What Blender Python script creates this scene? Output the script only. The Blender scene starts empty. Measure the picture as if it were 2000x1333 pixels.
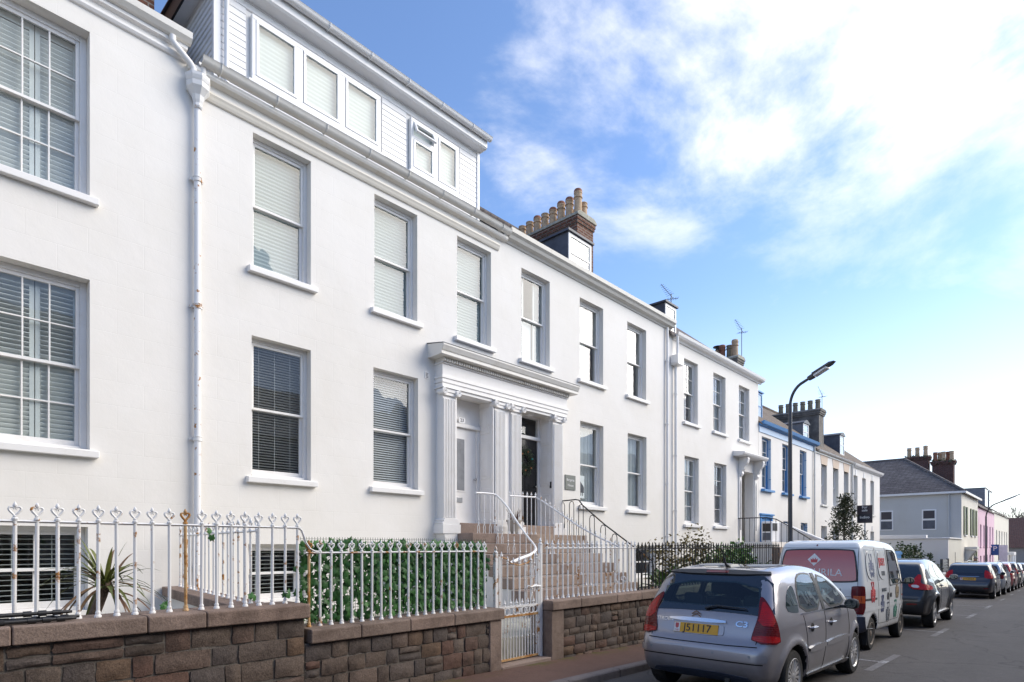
import bpy, bmesh, math, random
import numpy as np
from mathutils import Vector, Matrix, noise
from mathutils.geometry import delaunay_2d_cdt

scene = bpy.context.scene
C = scene.collection
R = math.radians
# ------------------------------------------------------------------ camera, sky, sun, exposure
# world: X runs down the street, Y towards the terrace, Z up; the street falls 2.1 % along X
CAM_Z = 1.6
cam_data = bpy.data.cameras.new('camera')
cam = bpy.data.objects.new('camera', cam_data); C.objects.link(cam)
cam_data.sensor_width = 36.0
cam_data.lens = 21.06
cam_data.shift_y = 0.2003
cam_data.clip_start = 0.05
cam_data.clip_end = 3000
cam.location = (0, 0, CAM_Z)
cam.rotation_euler = (R(90), 0, R(43.025 - 90))
scene.camera = cam

SUN_DIR = Vector((0.76, -0.65, 0.0)).normalized()        # where the sun stands (azimuth)
SUN_EL = R(34)
world = bpy.data.worlds.new('World'); scene.world = world; world.use_nodes = True
nt = world.node_tree; N = nt.nodes; L = nt.links
for n in list(N): N.remove(n)
def nd(tree, kind, **kw):
    n = tree.nodes.new(kind)
    for k, v in kw.items():
        if k.startswith('_'): setattr(n, k[1:], v)
        else: n.inputs[k.replace('__', ' ')].default_value = v
    return n
sky = nd(nt, 'ShaderNodeTexSky'); sky.sky_type = 'NISHITA'; sky.sun_disc = False
sky.sun_elevation = SUN_EL; sky.sun_rotation = math.atan2(SUN_DIR.x, SUN_DIR.y)
sky.altitude = 20; sky.air_density = 1.0; sky.dust_density = 0.6; sky.ozone_density = 2.2
tc = nd(nt, 'ShaderNodeTexCoord')
sep = nd(nt, 'ShaderNodeSeparateXYZ'); L.new(tc.outputs['Generated'], sep.inputs[0])
def wmath(op, a, b=None, clamp=False):
    n = nt.nodes.new('ShaderNodeMath'); n.operation = op; n.use_clamp = clamp
    for i, s in enumerate((a, b)):
        if s is None: continue
        if isinstance(s, (int, float)): n.inputs[i].default_value = s
        else: L.new(s, n.inputs[i])
    return n.outputs[0]
zc = wmath('MAXIMUM', sep.outputs[2], 0.0)
den = wmath('ADD', zc, 0.22)
px = wmath('DIVIDE', sep.outputs[0], den); py = wmath('DIVIDE', sep.outputs[1], den)
cmb = nd(nt, 'ShaderNodeCombineXYZ'); L.new(px, cmb.inputs[0]); L.new(py, cmb.inputs[1])
CLOUD_OFF = (5.5, 3.3, 0.0)
cl1 = nd(nt, 'ShaderNodeTexNoise', Scale=2.1, Detail=12.0, Roughness=0.60, Distortion=0.25); L.new(cmb.outputs[0], cl1.inputs['Vector'])
mp2 = nd(nt, 'ShaderNodeMapping'); mp2.inputs['Location'].default_value = CLOUD_OFF; L.new(cmb.outputs[0], mp2.inputs[0])
cl2 = nd(nt, 'ShaderNodeTexNoise', Scale=0.75, Detail=3.0, Roughness=0.5); L.new(mp2.outputs[0], cl2.inputs['Vector'])
# thicker cloud around the veiled sun
sunv = (SUN_DIR.x * math.cos(SUN_EL), SUN_DIR.y * math.cos(SUN_EL), math.sin(SUN_EL))
dot = nd(nt, 'ShaderNodeVectorMath', _operation='DOT_PRODUCT'); L.new(tc.outputs['Generated'], dot.inputs[0]); dot.inputs[1].default_value = sunv
near = wmath('MULTIPLY', wmath('POWER', wmath('MAXIMUM', dot.outputs['Value'], 0.0), 2.0), 0.17)
s = wmath('ADD', wmath('MULTIPLY', cl1.outputs[0], 0.60), wmath('MULTIPLY', cl2.outputs[0], 0.55))
s = wmath('ADD', s, near)
cr = nd(nt, 'ShaderNodeMapRange'); cr.interpolation_type = 'SMOOTHSTEP'
L.new(s, cr.inputs[0]); cr.inputs[1].default_value = 0.605; cr.inputs[2].default_value = 0.775
hz = nd(nt, 'ShaderNodeMapRange'); hz.interpolation_type = 'SMOOTHSTEP'     # pale haze low over the horizon
L.new(sep.outputs[2], hz.inputs[0]); hz.inputs[1].default_value = 0.40; hz.inputs[2].default_value = 0.0
fadein = nd(nt, 'ShaderNodeMapRange'); fadein.interpolation_type = 'SMOOTHSTEP'     # the cumulus thins out towards the horizon
L.new(sep.outputs[2], fadein.inputs[0]); fadein.inputs[1].default_value = 0.36; fadein.inputs[2].default_value = 0.58; fadein.inputs[3].default_value = 0.30
cover = wmath('MAXIMUM', wmath('MULTIPLY', cr.outputs[0], fadein.outputs[0]), wmath('MULTIPLY', hz.outputs[0], 0.55), clamp=True)
SKY = 0.145
skm = nd(nt, 'ShaderNodeMixRGB', _blend_type='MULTIPLY'); skm.inputs[0].default_value = 1.0
L.new(sky.outputs[0], skm.inputs[1]); skm.inputs[2].default_value = (0.93, 1.0, 1.13, 1)
cmix = nd(nt, 'ShaderNodeMixRGB'); L.new(cover, cmix.inputs[0]); L.new(skm.outputs[0], cmix.inputs[1])
cmix.inputs[2].default_value = (6.4, 6.3, 6.15, 1)
bg = nd(nt, 'ShaderNodeBackground', Strength=SKY); L.new(cmix.outputs[0], bg.inputs[0])
wo = nd(nt, 'ShaderNodeOutputWorld'); L.new(bg.outputs[0], wo.inputs[0])

sl = bpy.data.lights.new('sun', 'SUN'); sl.energy = 2.2; sl.angle = R(48); sl.color = (1.0, 0.905, 0.755)
so = bpy.data.objects.new('sun', sl); C.objects.link(so)
so.rotation_euler = (-Vector(sunv)).to_track_quat('-Z', 'Y').to_euler(); so.location = (0, 0, 60)

scene.view_settings.view_transform = 'Standard'; scene.view_settings.look = 'None'
scene.view_settings.exposure = 0.77; scene.view_settings.gamma = 1.0; scene.view_settings.use_curve_mapping = False
scene.cycles.max_bounces = 8; scene.cycles.transparent_max_bounces = 16
scene.cycles.use_denoising = True
scene.cycles.caustics_reflective = False; scene.cycles.caustics_refractive = False

# ------------------------------------------------------------------ mesh and object helpers
ORG = {}
def ground(x):
    return 0.1 - 0.021 * max(-60, min(x, 110))
class MB:
    def __init__(s): s.v = []; s.f = []
    def face(s, *pts):
        i = len(s.v); s.v += [tuple(p) for p in pts]; s.f.append(tuple(range(i, i + len(pts))))
    def box(s, x0, x1, y0, y1, z0, z1):
        i = len(s.v)
        s.v += [(x0,y0,z0),(x1,y0,z0),(x1,y1,z0),(x0,y1,z0),(x0,y0,z1),(x1,y0,z1),(x1,y1,z1),(x0,y1,z1)]
        s.f += [tuple(i+k for k in q) for q in ((0,3,2,1),(4,5,6,7),(0,1,5,4),(1,2,6,5),(2,3,7,6),(3,0,4,7))]
        return s
    def prism(s, poly, axis, lo, hi):
        def mk(a, b, c): return {'x': (c, a, b), 'y': (a, c, b), 'z': (a, b, c)}[axis]
        n = len(poly); i = len(s.v)
        s.v += [mk(a, b, lo) for a, b in poly] + [mk(a, b, hi) for a, b in poly]
        s.f.append(tuple(range(i, i+n))); s.f.append(tuple(range(i+2*n-1, i+n-1, -1)))
        for k in range(n):
            j = (k+1) % n; s.f.append((i+k, i+j, i+n+j, i+n+k))
        return s
    def tube(s, pts, r, n=8, closed=False, cap=True, flat=1.0):
        pts = [Vector(p) for p in pts]; m = len(pts); i0 = len(s.v)
        rs = r if isinstance(r, (list, tuple)) else [r]*m
        up = None
        for k, p in enumerate(pts):
            a = pts[(k-1) % m] if (closed or k) else pts[0]
            b = pts[(k+1) % m] if (closed or k < m-1) else pts[-1]
            t = (b-a).normalized()
            if up is None:
                up = Vector((0,0,1)) if abs(t.z) < 0.9 else Vector((0,1,0))
            sd = t.cross(up)
            if sd.length < 1e-5: sd = t.cross(Vector((1,0,0)))
            sd.normalize(); up = sd.cross(t).normalized()
            for q in range(n):
                an = 2*math.pi*q/n
                s.v.append(tuple(p + (sd*math.cos(an) + up*math.sin(an)*flat)*rs[k]))
        for k in range(m if closed else m-1):
            a, b = i0+k*n, i0+((k+1) % m)*n
            for q in range(n): s.f.append((a+q, a+(q+1) % n, b+(q+1) % n, b+q))
        if cap and not closed:
            s.f.append(tuple(i0+q for q in range(n-1, -1, -1))); s.f.append(tuple(i0+(m-1)*n+q for q in range(n)))
        return s
    def lathe(s, cx, cy, prof, n=16, z=0, axis='z'):
        i0 = len(s.v); m = len(prof)
        for r, h in prof:
            for q in range(n):
                an = 2*math.pi*q/n; a, b = r*math.cos(an), r*math.sin(an)
                s.v.append({'z': (cx+a, cy+b, z+h), 'y': (cx+a, cy+h, z+b), 'x': (cx+h, cy+a, z+b)}[axis])
        for k in range(m-1):
            for q in range(n): s.f.append((i0+k*n+q, i0+k*n+(q+1) % n, i0+(k+1)*n+(q+1) % n, i0+(k+1)*n+q))
        s.f.append(tuple(i0+q for q in range(n-1, -1, -1))); s.f.append(tuple(i0+(m-1)*n+q for q in range(n)))
        return s
    def xf(s, M):
        s.v = [tuple(M @ Vector(p)) for p in s.v]; return s
    def add(s, o):
        i = len(s.v); s.v += o.v; s.f += [tuple(i+k for k in f) for f in o.f]; return s
    def mesh(s, name, mat, smooth=False, org=(0,0,0), recalc=True):
        me = bpy.data.meshes.new(name)
        ox, oy, oz = org
        me.from_pydata([(a-ox, b-oy, c-oz) for a, b, c in s.v], [], s.f)
        if recalc:
            bm = bmesh.new(); bm.from_mesh(me); bmesh.ops.recalc_face_normals(bm, faces=bm.faces); bm.to_mesh(me); bm.free()
        if mat:
            me.materials.append(M(mat) if isinstance(mat, str) else mat)
        if smooth:
            me.polygons.foreach_set('use_smooth', [True]*len(me.polygons))
            if smooth != 'all':
                me.set_sharp_from_angle(angle=R(38))
        return me
    def build(s, name, mat, parent=None, smooth=False, bevel=0, kind=None, label=None, cat=None, group=None, loc=None, recalc=True):
        if parent is not None: org = ORG[parent.name]
        elif loc is not None: org = loc
        else:
            a = np.array(s.v); org = (float((a[:,0].min()+a[:,0].max())/2), float((a[:,1].min()+a[:,1].max())/2), float(a[:,2].min()))
        me = s.mesh(name, mat, smooth, org, recalc)
        o = bpy.data.objects.new(name, me); C.objects.link(o)
        if parent is not None: o.parent = parent
        else: o.location = org
        ORG[o.name] = org
        if bevel:
            b = o.modifiers.new('bevel', 'BEVEL'); b.width = bevel; b.segments = 2; b.limit_method = 'ANGLE'; b.angle_limit = R(35)
        tag(o, label, cat, group, kind)
        return o
def tag(o, label=None, cat=None, group=None, kind=None):
    if label: o['label'] = label
    if cat: o['category'] = cat
    if group: o['group'] = group
    if kind: o['kind'] = kind
    return o
def thing(name, label, cat, loc=(0,0,0), group=None):
    o = bpy.data.objects.new(name, None); C.objects.link(o); o.location = loc; o.empty_display_size = 0.2
    ORG[o.name] = tuple(loc)
    return tag(o, label, cat, group)
def inst(me, name, parent, pos, rot=(0,0,0), scale=(1,1,1), sub=False):
    o = bpy.data.objects.new(name, me); C.objects.link(o)
    o.parent = parent
    if sub: o.location = pos
    else:
        g = ORG[parent.name]; o.location = (pos[0]-g[0], pos[1]-g[1], pos[2]-g[2])
    o.rotation_euler = rot; o.scale = scale if isinstance(scale, (tuple, list)) else (scale,)*3
    ORG[o.name] = tuple(pos)
    return o
def text(body, name, mat, parent, pos, rot, size, extrude=0.001, align='CENTER', sx=1.0, bold=0.0):
    cu = bpy.data.curves.new(name, 'FONT'); cu.body = body; cu.size = size; cu.extrude = extrude
    cu.align_x = align; cu.align_y = 'CENTER'; cu.offset = bold; cu.resolution_u = 3
    cu.materials.append(M(mat))
    tmp = bpy.data.objects.new(name+'_outline', cu); C.objects.link(tmp)
    me = bpy.data.meshes.new_from_object(tmp.evaluated_get(bpy.context.evaluated_depsgraph_get()))
    bpy.data.objects.remove(tmp); bpy.data.curves.remove(cu); me.name = name
    if not me.materials: me.materials.append(M(mat))
    o = bpy.data.objects.new(name, me); C.objects.link(o); o.parent = parent
    g = ORG[parent.name]; o.location = (pos[0]-g[0], pos[1]-g[1], pos[2]-g[2]); o.rotation_euler = rot; o.scale = (sx, 1, 1)
    return o

# ------------------------------------------------------------------ materials
MATS = {}
def base(name, rough=0.6, spec=0.5, metal=0.0):
    m = bpy.data.materials.new(name); m.use_nodes = True
    b = m.node_tree.nodes['Principled BSDF']; b.inputs['Roughness'].default_value = rough
    b.inputs['Metallic'].default_value = metal; b.inputs['Specular IOR Level'].default_value = spec
    return m, m.node_tree, b
def noise_n(t, scale, detail=4, rough=0.6, dim=None, coord='Object', vec=None, stretch=None):
    if vec is None:
        c = nd(t, 'ShaderNodeTexCoord'); vec = c.outputs[coord]
    if stretch:
        mp = nd(t, 'ShaderNodeMapping'); mp.inputs['Scale'].default_value = stretch; t.links.new(vec, mp.inputs[0]); vec = mp.outputs[0]
    n = nd(t, 'ShaderNodeTexNoise', Scale=scale, Detail=detail, Roughness=rough); t.links.new(vec, n.inputs['Vector'])
    return n.outputs[0]
def ramp(t, fac, stops):
    r = nd(t, 'ShaderNodeValToRGB'); e = r.color_ramp.elements
    while len(e) < len(stops): e.new(0.5)
    for i, (p, c) in enumerate(stops):
        e[i].position = p; e[i].color = (*c, 1) if len(c) == 3 else c
    t.links.new(fac, r.inputs[0]); return r.outputs[0]
def bump(t, b, h, strength=0.3, dist=0.02, prev=None):
    n = nd(t, 'ShaderNodeBump', Strength=strength, Distance=dist); t.links.new(h, n.inputs['Height'])
    if prev is not None: t.links.new(prev, n.inputs['Normal'])
    t.links.new(n.outputs[0], b.inputs['Normal']); return n.outputs[0]
def mixc(t, fac, a, b, mode='MIX'):
    n = nd(t, 'ShaderNodeMixRGB', _blend_type=mode)
    for i, s in enumerate((fac, a, b)):
        if isinstance(s, (int, float)): n.inputs[i].default_value = s
        elif isinstance(s, tuple): n.inputs[i].default_value = (*s, 1) if len(s) == 3 else s
        else: t.links.new(s, n.inputs[i])
    return n.outputs[0]
def lin(r, g, b):
    f = lambda c: (c/255/12.92) if c/255 <= 0.04045 else ((c/255+0.055)/1.055)**2.4
    return (f(r), f(g), f(b))
def plain(name, col, rough=0.6, spec=0.5, metal=0.0, var=0.06, scale=6.0, bmp=0.0, bscale=60, coat=0.0):
    m, t, b = base(name, rough, spec, metal)
    n = noise_n(t, scale, 5)
    lo = tuple(max(0, c*(1-var*1.6)) for c in col); hi = tuple(min(1, c*(1+var)) for c in col)
    t.links.new(ramp(t, n, [(0.3, lo), (0.7, hi)]), b.inputs['Base Color'])
    if bmp: bump(t, b, noise_n(t, bscale, 3), bmp, 0.01)
    if coat: b.inputs['Coat Weight'].default_value = coat; b.inputs['Coat Roughness'].default_value = 0.03
    MATS[name] = m; return m
def M(name): return MATS[name]

def stucco(name, col, block=None, stain=0.10, warm=(0.70, 0.62, 0.48)):
    m, t, b = base(name, 0.75, 0.25)
    c = nd(t, 'ShaderNodeTexCoord'); geo = nd(t, 'ShaderNodeNewGeometry')
    n1 = noise_n(t, 0.7, 5, 0.6, vec=geo.outputs['Position']); n2 = noise_n(t, 3.0, 6, 0.65, vec=geo.outputs['Position'], stretch=(1.0, 1.0, 0.22))
    n3 = noise_n(t, 45, 3, 0.6, vec=geo.outputs['Position'])
    dirty = tuple(a*w for a, w in zip(col, (0.86, 0.84, 0.79)))
    k = ramp(t, n2, [(0.48, (0,0,0)), (0.72, (stain*6,)*3)])
    k2 = ramp(t, n1, [(0.4, (0,0,0)), (0.75, (0.5,)*3)])
    col2 = mixc(t, mixc(t, 1.0, k, k2, 'MULTIPLY'), col, dirty)
    t.links.new(mixc(t, ramp(t, n1, [(0.35, (0,0,0)), (0.7, (0.35,)*3)]), col2, dirty), b.inputs['Base Color'])
    prev = bump(t, b, n3, 0.08, 0.01)
    prev = bump(t, b, noise_n(t, 2.2, 4, 0.55, vec=geo.outputs['Position']), 0.25, 0.03, prev)
    if block:
        mp = nd(t, 'ShaderNodeMapping'); mp.inputs['Rotation'].default_value = (R(90), 0, 0)
        sx = nd(t, 'ShaderNodeSeparateXYZ'); t.links.new(geo.outputs['Position'], sx.inputs[0])
        cx = nd(t, 'ShaderNodeCombineXYZ'); t.links.new(sx.outputs[0], cx.inputs[0]); t.links.new(sx.outputs[2], cx.inputs[1])
        br = nd(t, 'ShaderNodeTexBrick'); t.links.new(cx.outputs[0], br.inputs['Vector'])
        br.inputs['Scale'].default_value = 1.0; br.inputs['Brick Width'].default_value = block[0]; br.inputs['Row Height'].default_value = block[1]
        br.inputs['Mortar Size'].default_value = 0.0045; br.inputs['Mortar Smooth'].default_value = 0.3
        fade = ramp(t, noise_n(t, 0.9, 3, vec=geo.outputs['Position']), [(0.35, (0.25,)*3), (0.6, (1,)*3)])
        inv = nd(t, 'ShaderNodeMath', _operation='MULTIPLY'); t.links.new(br.outputs['Fac'], inv.inputs[0]); t.links.new(fade, inv.inputs[1])
        ng = nd(t, 'ShaderNodeMath', _operation='SUBTRACT'); ng.inputs[0].default_value = 1.0; t.links.new(inv.outputs[0], ng.inputs[1])
        bump(t, b, ng.outputs[0], 0.34, 0.006, prev)
    MATS[name] = m; return m
stucco('white_render', (0.81, 0.785, 0.75), block=(0.62, 0.31))
stucco('white_render_plain', (0.81, 0.785, 0.75))
stucco('cream_render', (0.76, 0.72, 0.64)); stucco('stone_cream', (0.66, 0.54, 0.44))
stucco('grey_render', (0.55, 0.55, 0.54)); stucco('pink_render', (0.72, 0.50, 0.60)); stucco('pale_block', (0.70, 0.68, 0.61), block=(0.5, 0.22))
stucco('dark_grey_render', (0.30, 0.30, 0.32))
def trim_paint(name, col, grime=0.5, rough=0.42):
    m, t, b = base(name, rough, 0.45)
    geo = nd(t, 'ShaderNodeNewGeometry')
    n = noise_n(t, 5.0, 6, 0.65, vec=geo.outputs['Position']); n2 = noise_n(t, 32, 4, 0.6, vec=geo.outputs['Position'])
    d = tuple(c*w for c, w in zip(col, (0.80, 0.76, 0.68)))
    k = mixc(t, 1.0, ramp(t, n, [(0.5, (0,0,0)), (0.75, (grime,)*3)]), ramp(t, n2, [(0.35, (0.2,)*3), (0.7, (1,)*3)]), 'MULTIPLY')
    t.links.new(mixc(t, k, col, d), b.inputs['Base Color'])
    bump(t, b, n2, 0.05, 0.004)
    MATS[name] = m; return m
trim_paint('white_paint', (0.80, 0.785, 0.77)); trim_paint('white_plastic', (0.80, 0.80, 0.81), 0.25, 0.3)
trim_paint('dirty_white', (0.72, 0.70, 0.66), 1.0); trim_paint('gutter_dirty', (0.58, 0.56, 0.52), 1.0); trim_paint('blue_paint', (0.055, 0.22, 0.50), 0.3)
trim_paint('pale_blue_paint', (0.42, 0.55, 0.72), 0.3); trim_paint('green_paint', (0.16, 0.19, 0.10), 0.4); trim_paint('cream_paint', (0.72, 0.68, 0.6), 0.4)
def iron(name, col, rust=0.4):
    m, t, b = base(name, 0.5, 0.4)
    geo = nd(t, 'ShaderNodeNewGeometry'); oi = nd(t, 'ShaderNodeObjectInfo')
    n = noise_n(t, 9, 6, 0.7, vec=geo.outputs['Position'])
    ad = nd(t, 'ShaderNodeMath', _operation='MULTIPLY_ADD'); t.links.new(oi.outputs['Random'], ad.inputs[0]); ad.inputs[1].default_value = 0.16; t.links.new(n, ad.inputs[2])
    k = ramp(t, ad.outputs[0], [(0.70-rust*0.1, (0,0,0)), (0.76-rust*0.06, (1,1,1))])
    n2 = noise_n(t, 40, 4, vec=geo.outputs['Position'])
    rc = ramp(t, n2, [(0.3, (0.20, 0.075, 0.02)), (0.7, (0.50, 0.24, 0.06))])
    t.links.new(mixc(t, k, col, rc), b.inputs['Base Color'])
    t.links.new(ramp(t, k, [(0, (0.42,)*3), (1, (0.9,)*3)]), b.inputs['Roughness'])
    bump(t, b, n2, 0.15, 0.003); MATS[name] = m; return m
iron('white_iron', (0.76, 0.755, 0.75), 0.25); iron('white_iron_clean', (0.78, 0.78, 0.79), -0.3); iron('black_iron', (0.018, 0.018, 0.022), -0.2); iron('rusty_iron', (0.55, 0.36, 0.18), 2.2)
def granite(name, cols, speck=0.5, dark=0.35):
    m, t, b = base(name, 0.85, 0.25)
    oi = nd(t, 'ShaderNodeObjectInfo'); geo = nd(t, 'ShaderNodeNewGeometry')
    pick = ramp(t, oi.outputs['Random'], [((i+0.0)/len(cols), c) for i, c in enumerate(cols)])
    sp = noise_n(t, 85, 5, 0.8, vec=geo.outputs['Position'])
    c1 = mixc(t, 1.0, pick, ramp(t, sp, [(0.30, (1-speck,)*3), (0.5, (1,)*3), (0.72, (1+speck*0.9,)*3)]), 'MULTIPLY')
    gr = noise_n(t, 3.2, 6, 0.7, vec=geo.outputs['Position'])
    c2 = mixc(t, ramp(t, gr, [(0.45, (0,0,0)), (0.72, (0.85,)*3)]), c1, tuple(x*dark for x in cols[0]))
    t.links.new(c2, b.inputs['Base Color'])
    p = bump(t, b, sp, 0.55, 0.008); bump(t, b, noise_n(t, 18, 5, 0.7, vec=geo.outputs['Position']), 0.6, 0.02, p)
    MATS[name] = m; return m
granite('wall_stone', [(0.105,0.080,0.066),(0.135,0.102,0.082),(0.092,0.074,0.065),(0.15,0.098,0.066),(0.115,0.090,0.076),(0.125,0.072,0.055),(0.145,0.112,0.092),(0.10,0.082,0.074)], 0.62, 0.30)
granite('coping', [(0.24,0.17,0.135),(0.27,0.20,0.165),(0.22,0.165,0.135)], 0.38, 0.45)
granite('step_granite', [(0.34,0.255,0.205),(0.36,0.28,0.225),(0.29,0.22,0.185)], 0.3, 0.6)
granite('kerb_granite', [(0.15,0.13,0.125),(0.18,0.155,0.15)], 0.35, 0.6)
plain('mortar', (0.15, 0.132, 0.115), 0.95, 0.1, var=0.25, scale=20, bmp=0.6, bscale=90)
def asphalt(name, c0, c1, moss=False, patch=0.5):
    m, t, b = base(name, 0.82, 0.35)
    geo = nd(t, 'ShaderNodeNewGeometry')
    big = noise_n(t, 0.55, 5, 0.6, vec=geo.outputs['Position'], stretch=(0.35, 1, 1)); fine = noise_n(t, 120, 3, 0.8, vec=geo.outputs['Position']); mid = noise_n(t, 7, 5, 0.7, vec=geo.outputs['Position'])
    c = ramp(t, big, [(0.32, c0), (0.68, c1)])
    c = mixc(t, 1.0, c, ramp(t, fine, [(0.3, (0.55,)*3), (0.5, (1,)*3), (0.75, (1.7,)*3)]), 'MULTIPLY')
    c = mixc(t, 1.0, c, ramp(t, mid, [(0.3, (0.86,)*3), (0.7, (1.1,)*3)]), 'MULTIPLY')
    if not moss and name == 'road':      # hairline cracks and old oil drips
        wv = nd(t, 'ShaderNodeVectorMath', _operation='ADD'); t.links.new(geo.outputs['Position'], wv.inputs[0]); nz = nd(t, 'ShaderNodeTexNoise', Scale=1.4, Detail=4.0); t.links.new(geo.outputs['Position'], nz.inputs['Vector']); t.links.new(nz.outputs['Color'], wv.inputs[1])
        vo = nd(t, 'ShaderNodeTexVoronoi', Scale=0.42, _feature='DISTANCE_TO_EDGE'); t.links.new(wv.outputs[0], vo.inputs['Vector'])
        c = mixc(t, 1.0, c, ramp(t, vo.outputs['Distance'], [(0.0, (0.55,)*3), (0.012, (1,)*3)]), 'MULTIPLY')
        c = mixc(t, 1.0, c, ramp(t, noise_n(t, 1.9, 4, 0.6, vec=geo.outputs['Position']), [(0.60, (1,)*3), (0.72, (0.72,)*3)]), 'MULTIPLY')
    if moss:
        sx = nd(t, 'ShaderNodeSeparateXYZ'); t.links.new(geo.outputs['Position'], sx.inputs[0])
        edge = nd(t, 'ShaderNodeMapRange'); t.links.new(sx.outputs[1], edge.inputs[0]); edge.inputs[1].default_value = 4.82; edge.inputs[2].default_value = 5.05
        mm = nd(t, 'ShaderNodeMath', _operation='MULTIPLY'); t.links.new(edge.outputs[0], mm.inputs[0])
        t.links.new(ramp(t, noise_n(t, 2.4, 5, 0.7, vec=geo.outputs['Position']), [(0.48, (0,0,0)), (0.62, (1,1,1))]), mm.inputs[1])
        c = mixc(t, mm.outputs[0], c, (0.085, 0.075, 0.02))
    t.links.new(c, b.inputs['Base Color'])
    bump(t, b, fine, 0.5, 0.006); MATS[name] = m; return m
asphalt('road', (0.062, 0.056, 0.054), (0.090, 0.081, 0.078)); asphalt('pavement', (0.092, 0.050, 0.038), (0.130, 0.074, 0.056), moss=True)
asphalt('earth', (0.05, 0.04, 0.03), (0.09, 0.075, 0.055))
def worn_line():
    m, t, b = base('road_line', 0.8, 0.3); geo = nd(t, 'ShaderNodeNewGeometry')
    k = ramp(t, noise_n(t, 26, 6, 0.75, vec=geo.outputs['Position']), [(0.40, (0.15,)*3), (0.62, (1,)*3)])
    t.links.new(mixc(t, k, (0.10, 0.095, 0.097), (0.42, 0.42, 0.43)), b.inputs['Base Color']); MATS['road_line'] = m
    m, t, b = base('road_line_faint', 0.8, 0.3); geo = nd(t, 'ShaderNodeNewGeometry')
    k = ramp(t, noise_n(t, 26, 6, 0.75, vec=geo.outputs['Position']), [(0.40, (0.1,)*3), (0.66, (0.55,)*3)])
    t.links.new(mixc(t, k, (0.095, 0.09, 0.092), (0.30, 0.29, 0.29)), b.inputs['Base Color']); MATS['road_line_faint'] = m
worn_line()
def brick_mat(name, c1, c2, mortar, w=0.22, h=0.075, plane='xz'):
    m, t, b = base(name, 0.85, 0.2); geo = nd(t, 'ShaderNodeNewGeometry')
    sx = nd(t, 'ShaderNodeSeparateXYZ'); t.links.new(geo.outputs['Position'], sx.inputs[0])
    ad = nd(t, 'ShaderNodeMath', _operation='ADD'); t.links.new(sx.outputs[0], ad.inputs[0]); t.links.new(sx.outputs[1], ad.inputs[1])
    cx = nd(t, 'ShaderNodeCombineXYZ'); t.links.new(ad.outputs[0], cx.inputs[0]); t.links.new(sx.outputs[2], cx.inputs[1])
    br = nd(t, 'ShaderNodeTexBrick'); t.links.new(cx.outputs[0], br.inputs['Vector']); br.inputs['Scale'].default_value = 1
    br.inputs['Brick Width'].default_value = w; br.inputs['Row Height'].default_value = h; br.inputs['Mortar Size'].default_value = 0.012
    br.inputs['Color1'].default_value = (*c1, 1); br.inputs['Color2'].default_value = (*c2, 1); br.inputs['Mortar'].default_value = (*mortar, 1)
    n = noise_n(t, 12, 5, vec=geo.outputs['Position'])
    t.links.new(mixc(t, 1.0, br.outputs['Color'], ramp(t, n, [(0.3, (0.7,)*3), (0.7, (1.2,)*3)]), 'MULTIPLY'), b.inputs['Base Color'])
    iv = nd(t, 'ShaderNodeMath', _operation='SUBTRACT'); iv.inputs[0].default_value = 1; t.links.new(br.outputs['Fac'], iv.inputs[1])
    bump(t, b, iv.outputs[0], 0.8, 0.012); MATS[name] = m
brick_mat('chimney_brick', (0.13,0.055,0.038), (0.19,0.085,0.055), (0.26,0.22,0.19)); brick_mat('dark_brick', (0.10,0.04,0.035), (0.14,0.055,0.045), (0.14,0.12,0.11))
brick_mat('roof_slate', (0.14,0.120,0.115), (0.205,0.178,0.168), (0.075,0.066,0.063), 0.3, 0.14); brick_mat('roof_brown', (0.17,0.135,0.11), (0.23,0.19,0.155), (0.10,0.08,0.07), 0.3, 0.13)
plain('pot_buff', (0.52, 0.37, 0.24), 0.8, var=0.18, scale=9, bmp=0.2); plain('pot_red', (0.28, 0.12, 0.075), 0.8, var=0.2, scale=9, bmp=0.2); plain('pot_grey', (0.26, 0.23, 0.17), 0.85, var=0.25, scale=9, bmp=0.2)
plain('cement', (0.40, 0.39, 0.33), 0.9, var=0.2, scale=7, bmp=0.3); plain('lead', (0.085, 0.095, 0.12), 0.55, var=0.18, scale=4, bmp=0.1, bscale=12); plain('soot_render', (0.17, 0.158, 0.145), 0.9, var=0.3, scale=3, bmp=0.3)
plain('lead_light', (0.22, 0.23, 0.25), 0.5, var=0.15); plain('steel', (0.45, 0.46, 0.48), 0.3, metal=1.0, var=0.05); plain('aerial', (0.10, 0.10, 0.11), 0.5, var=0.05)
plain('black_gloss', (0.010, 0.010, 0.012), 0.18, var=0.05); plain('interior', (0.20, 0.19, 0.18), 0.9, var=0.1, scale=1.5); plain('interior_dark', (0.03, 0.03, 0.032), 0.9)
plain('lamp_grey', (0.060, 0.064, 0.075), 0.45, var=0.15, scale=3); plain('lamp_glass', (0.72, 0.74, 0.77), 0.25); plain('bulb_black', (0.02, 0.02, 0.022), 0.4)
plain('blind_white', (0.29, 0.335, 0.335), 0.7, var=0.03); plain('slat_grey', (0.50, 0.50, 0.51), 0.55, var=0.04); plain('shutter_white', (0.60, 0.62, 0.615), 0.5, var=0.03); plain('attic_blind', (0.46, 0.50, 0.485), 0.7, var=0.04); plain('curtain', (0.52, 0.53, 0.52), 0.9, var=0.08, scale=3)
plain('navy_board', (0.028, 0.026, 0.042), 0.4, var=0.05); plain('sign_green', (0.15, 0.165, 0.15), 0.5, var=0.05); plain('lettering_white', (0.78, 0.78, 0.78), 0.5, var=0.02); plain('lettering_black', (0.02, 0.02, 0.025), 0.5, var=0.02)
plain('pot_clay', (0.42, 0.38, 0.33), 0.8, var=0.1)
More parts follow.
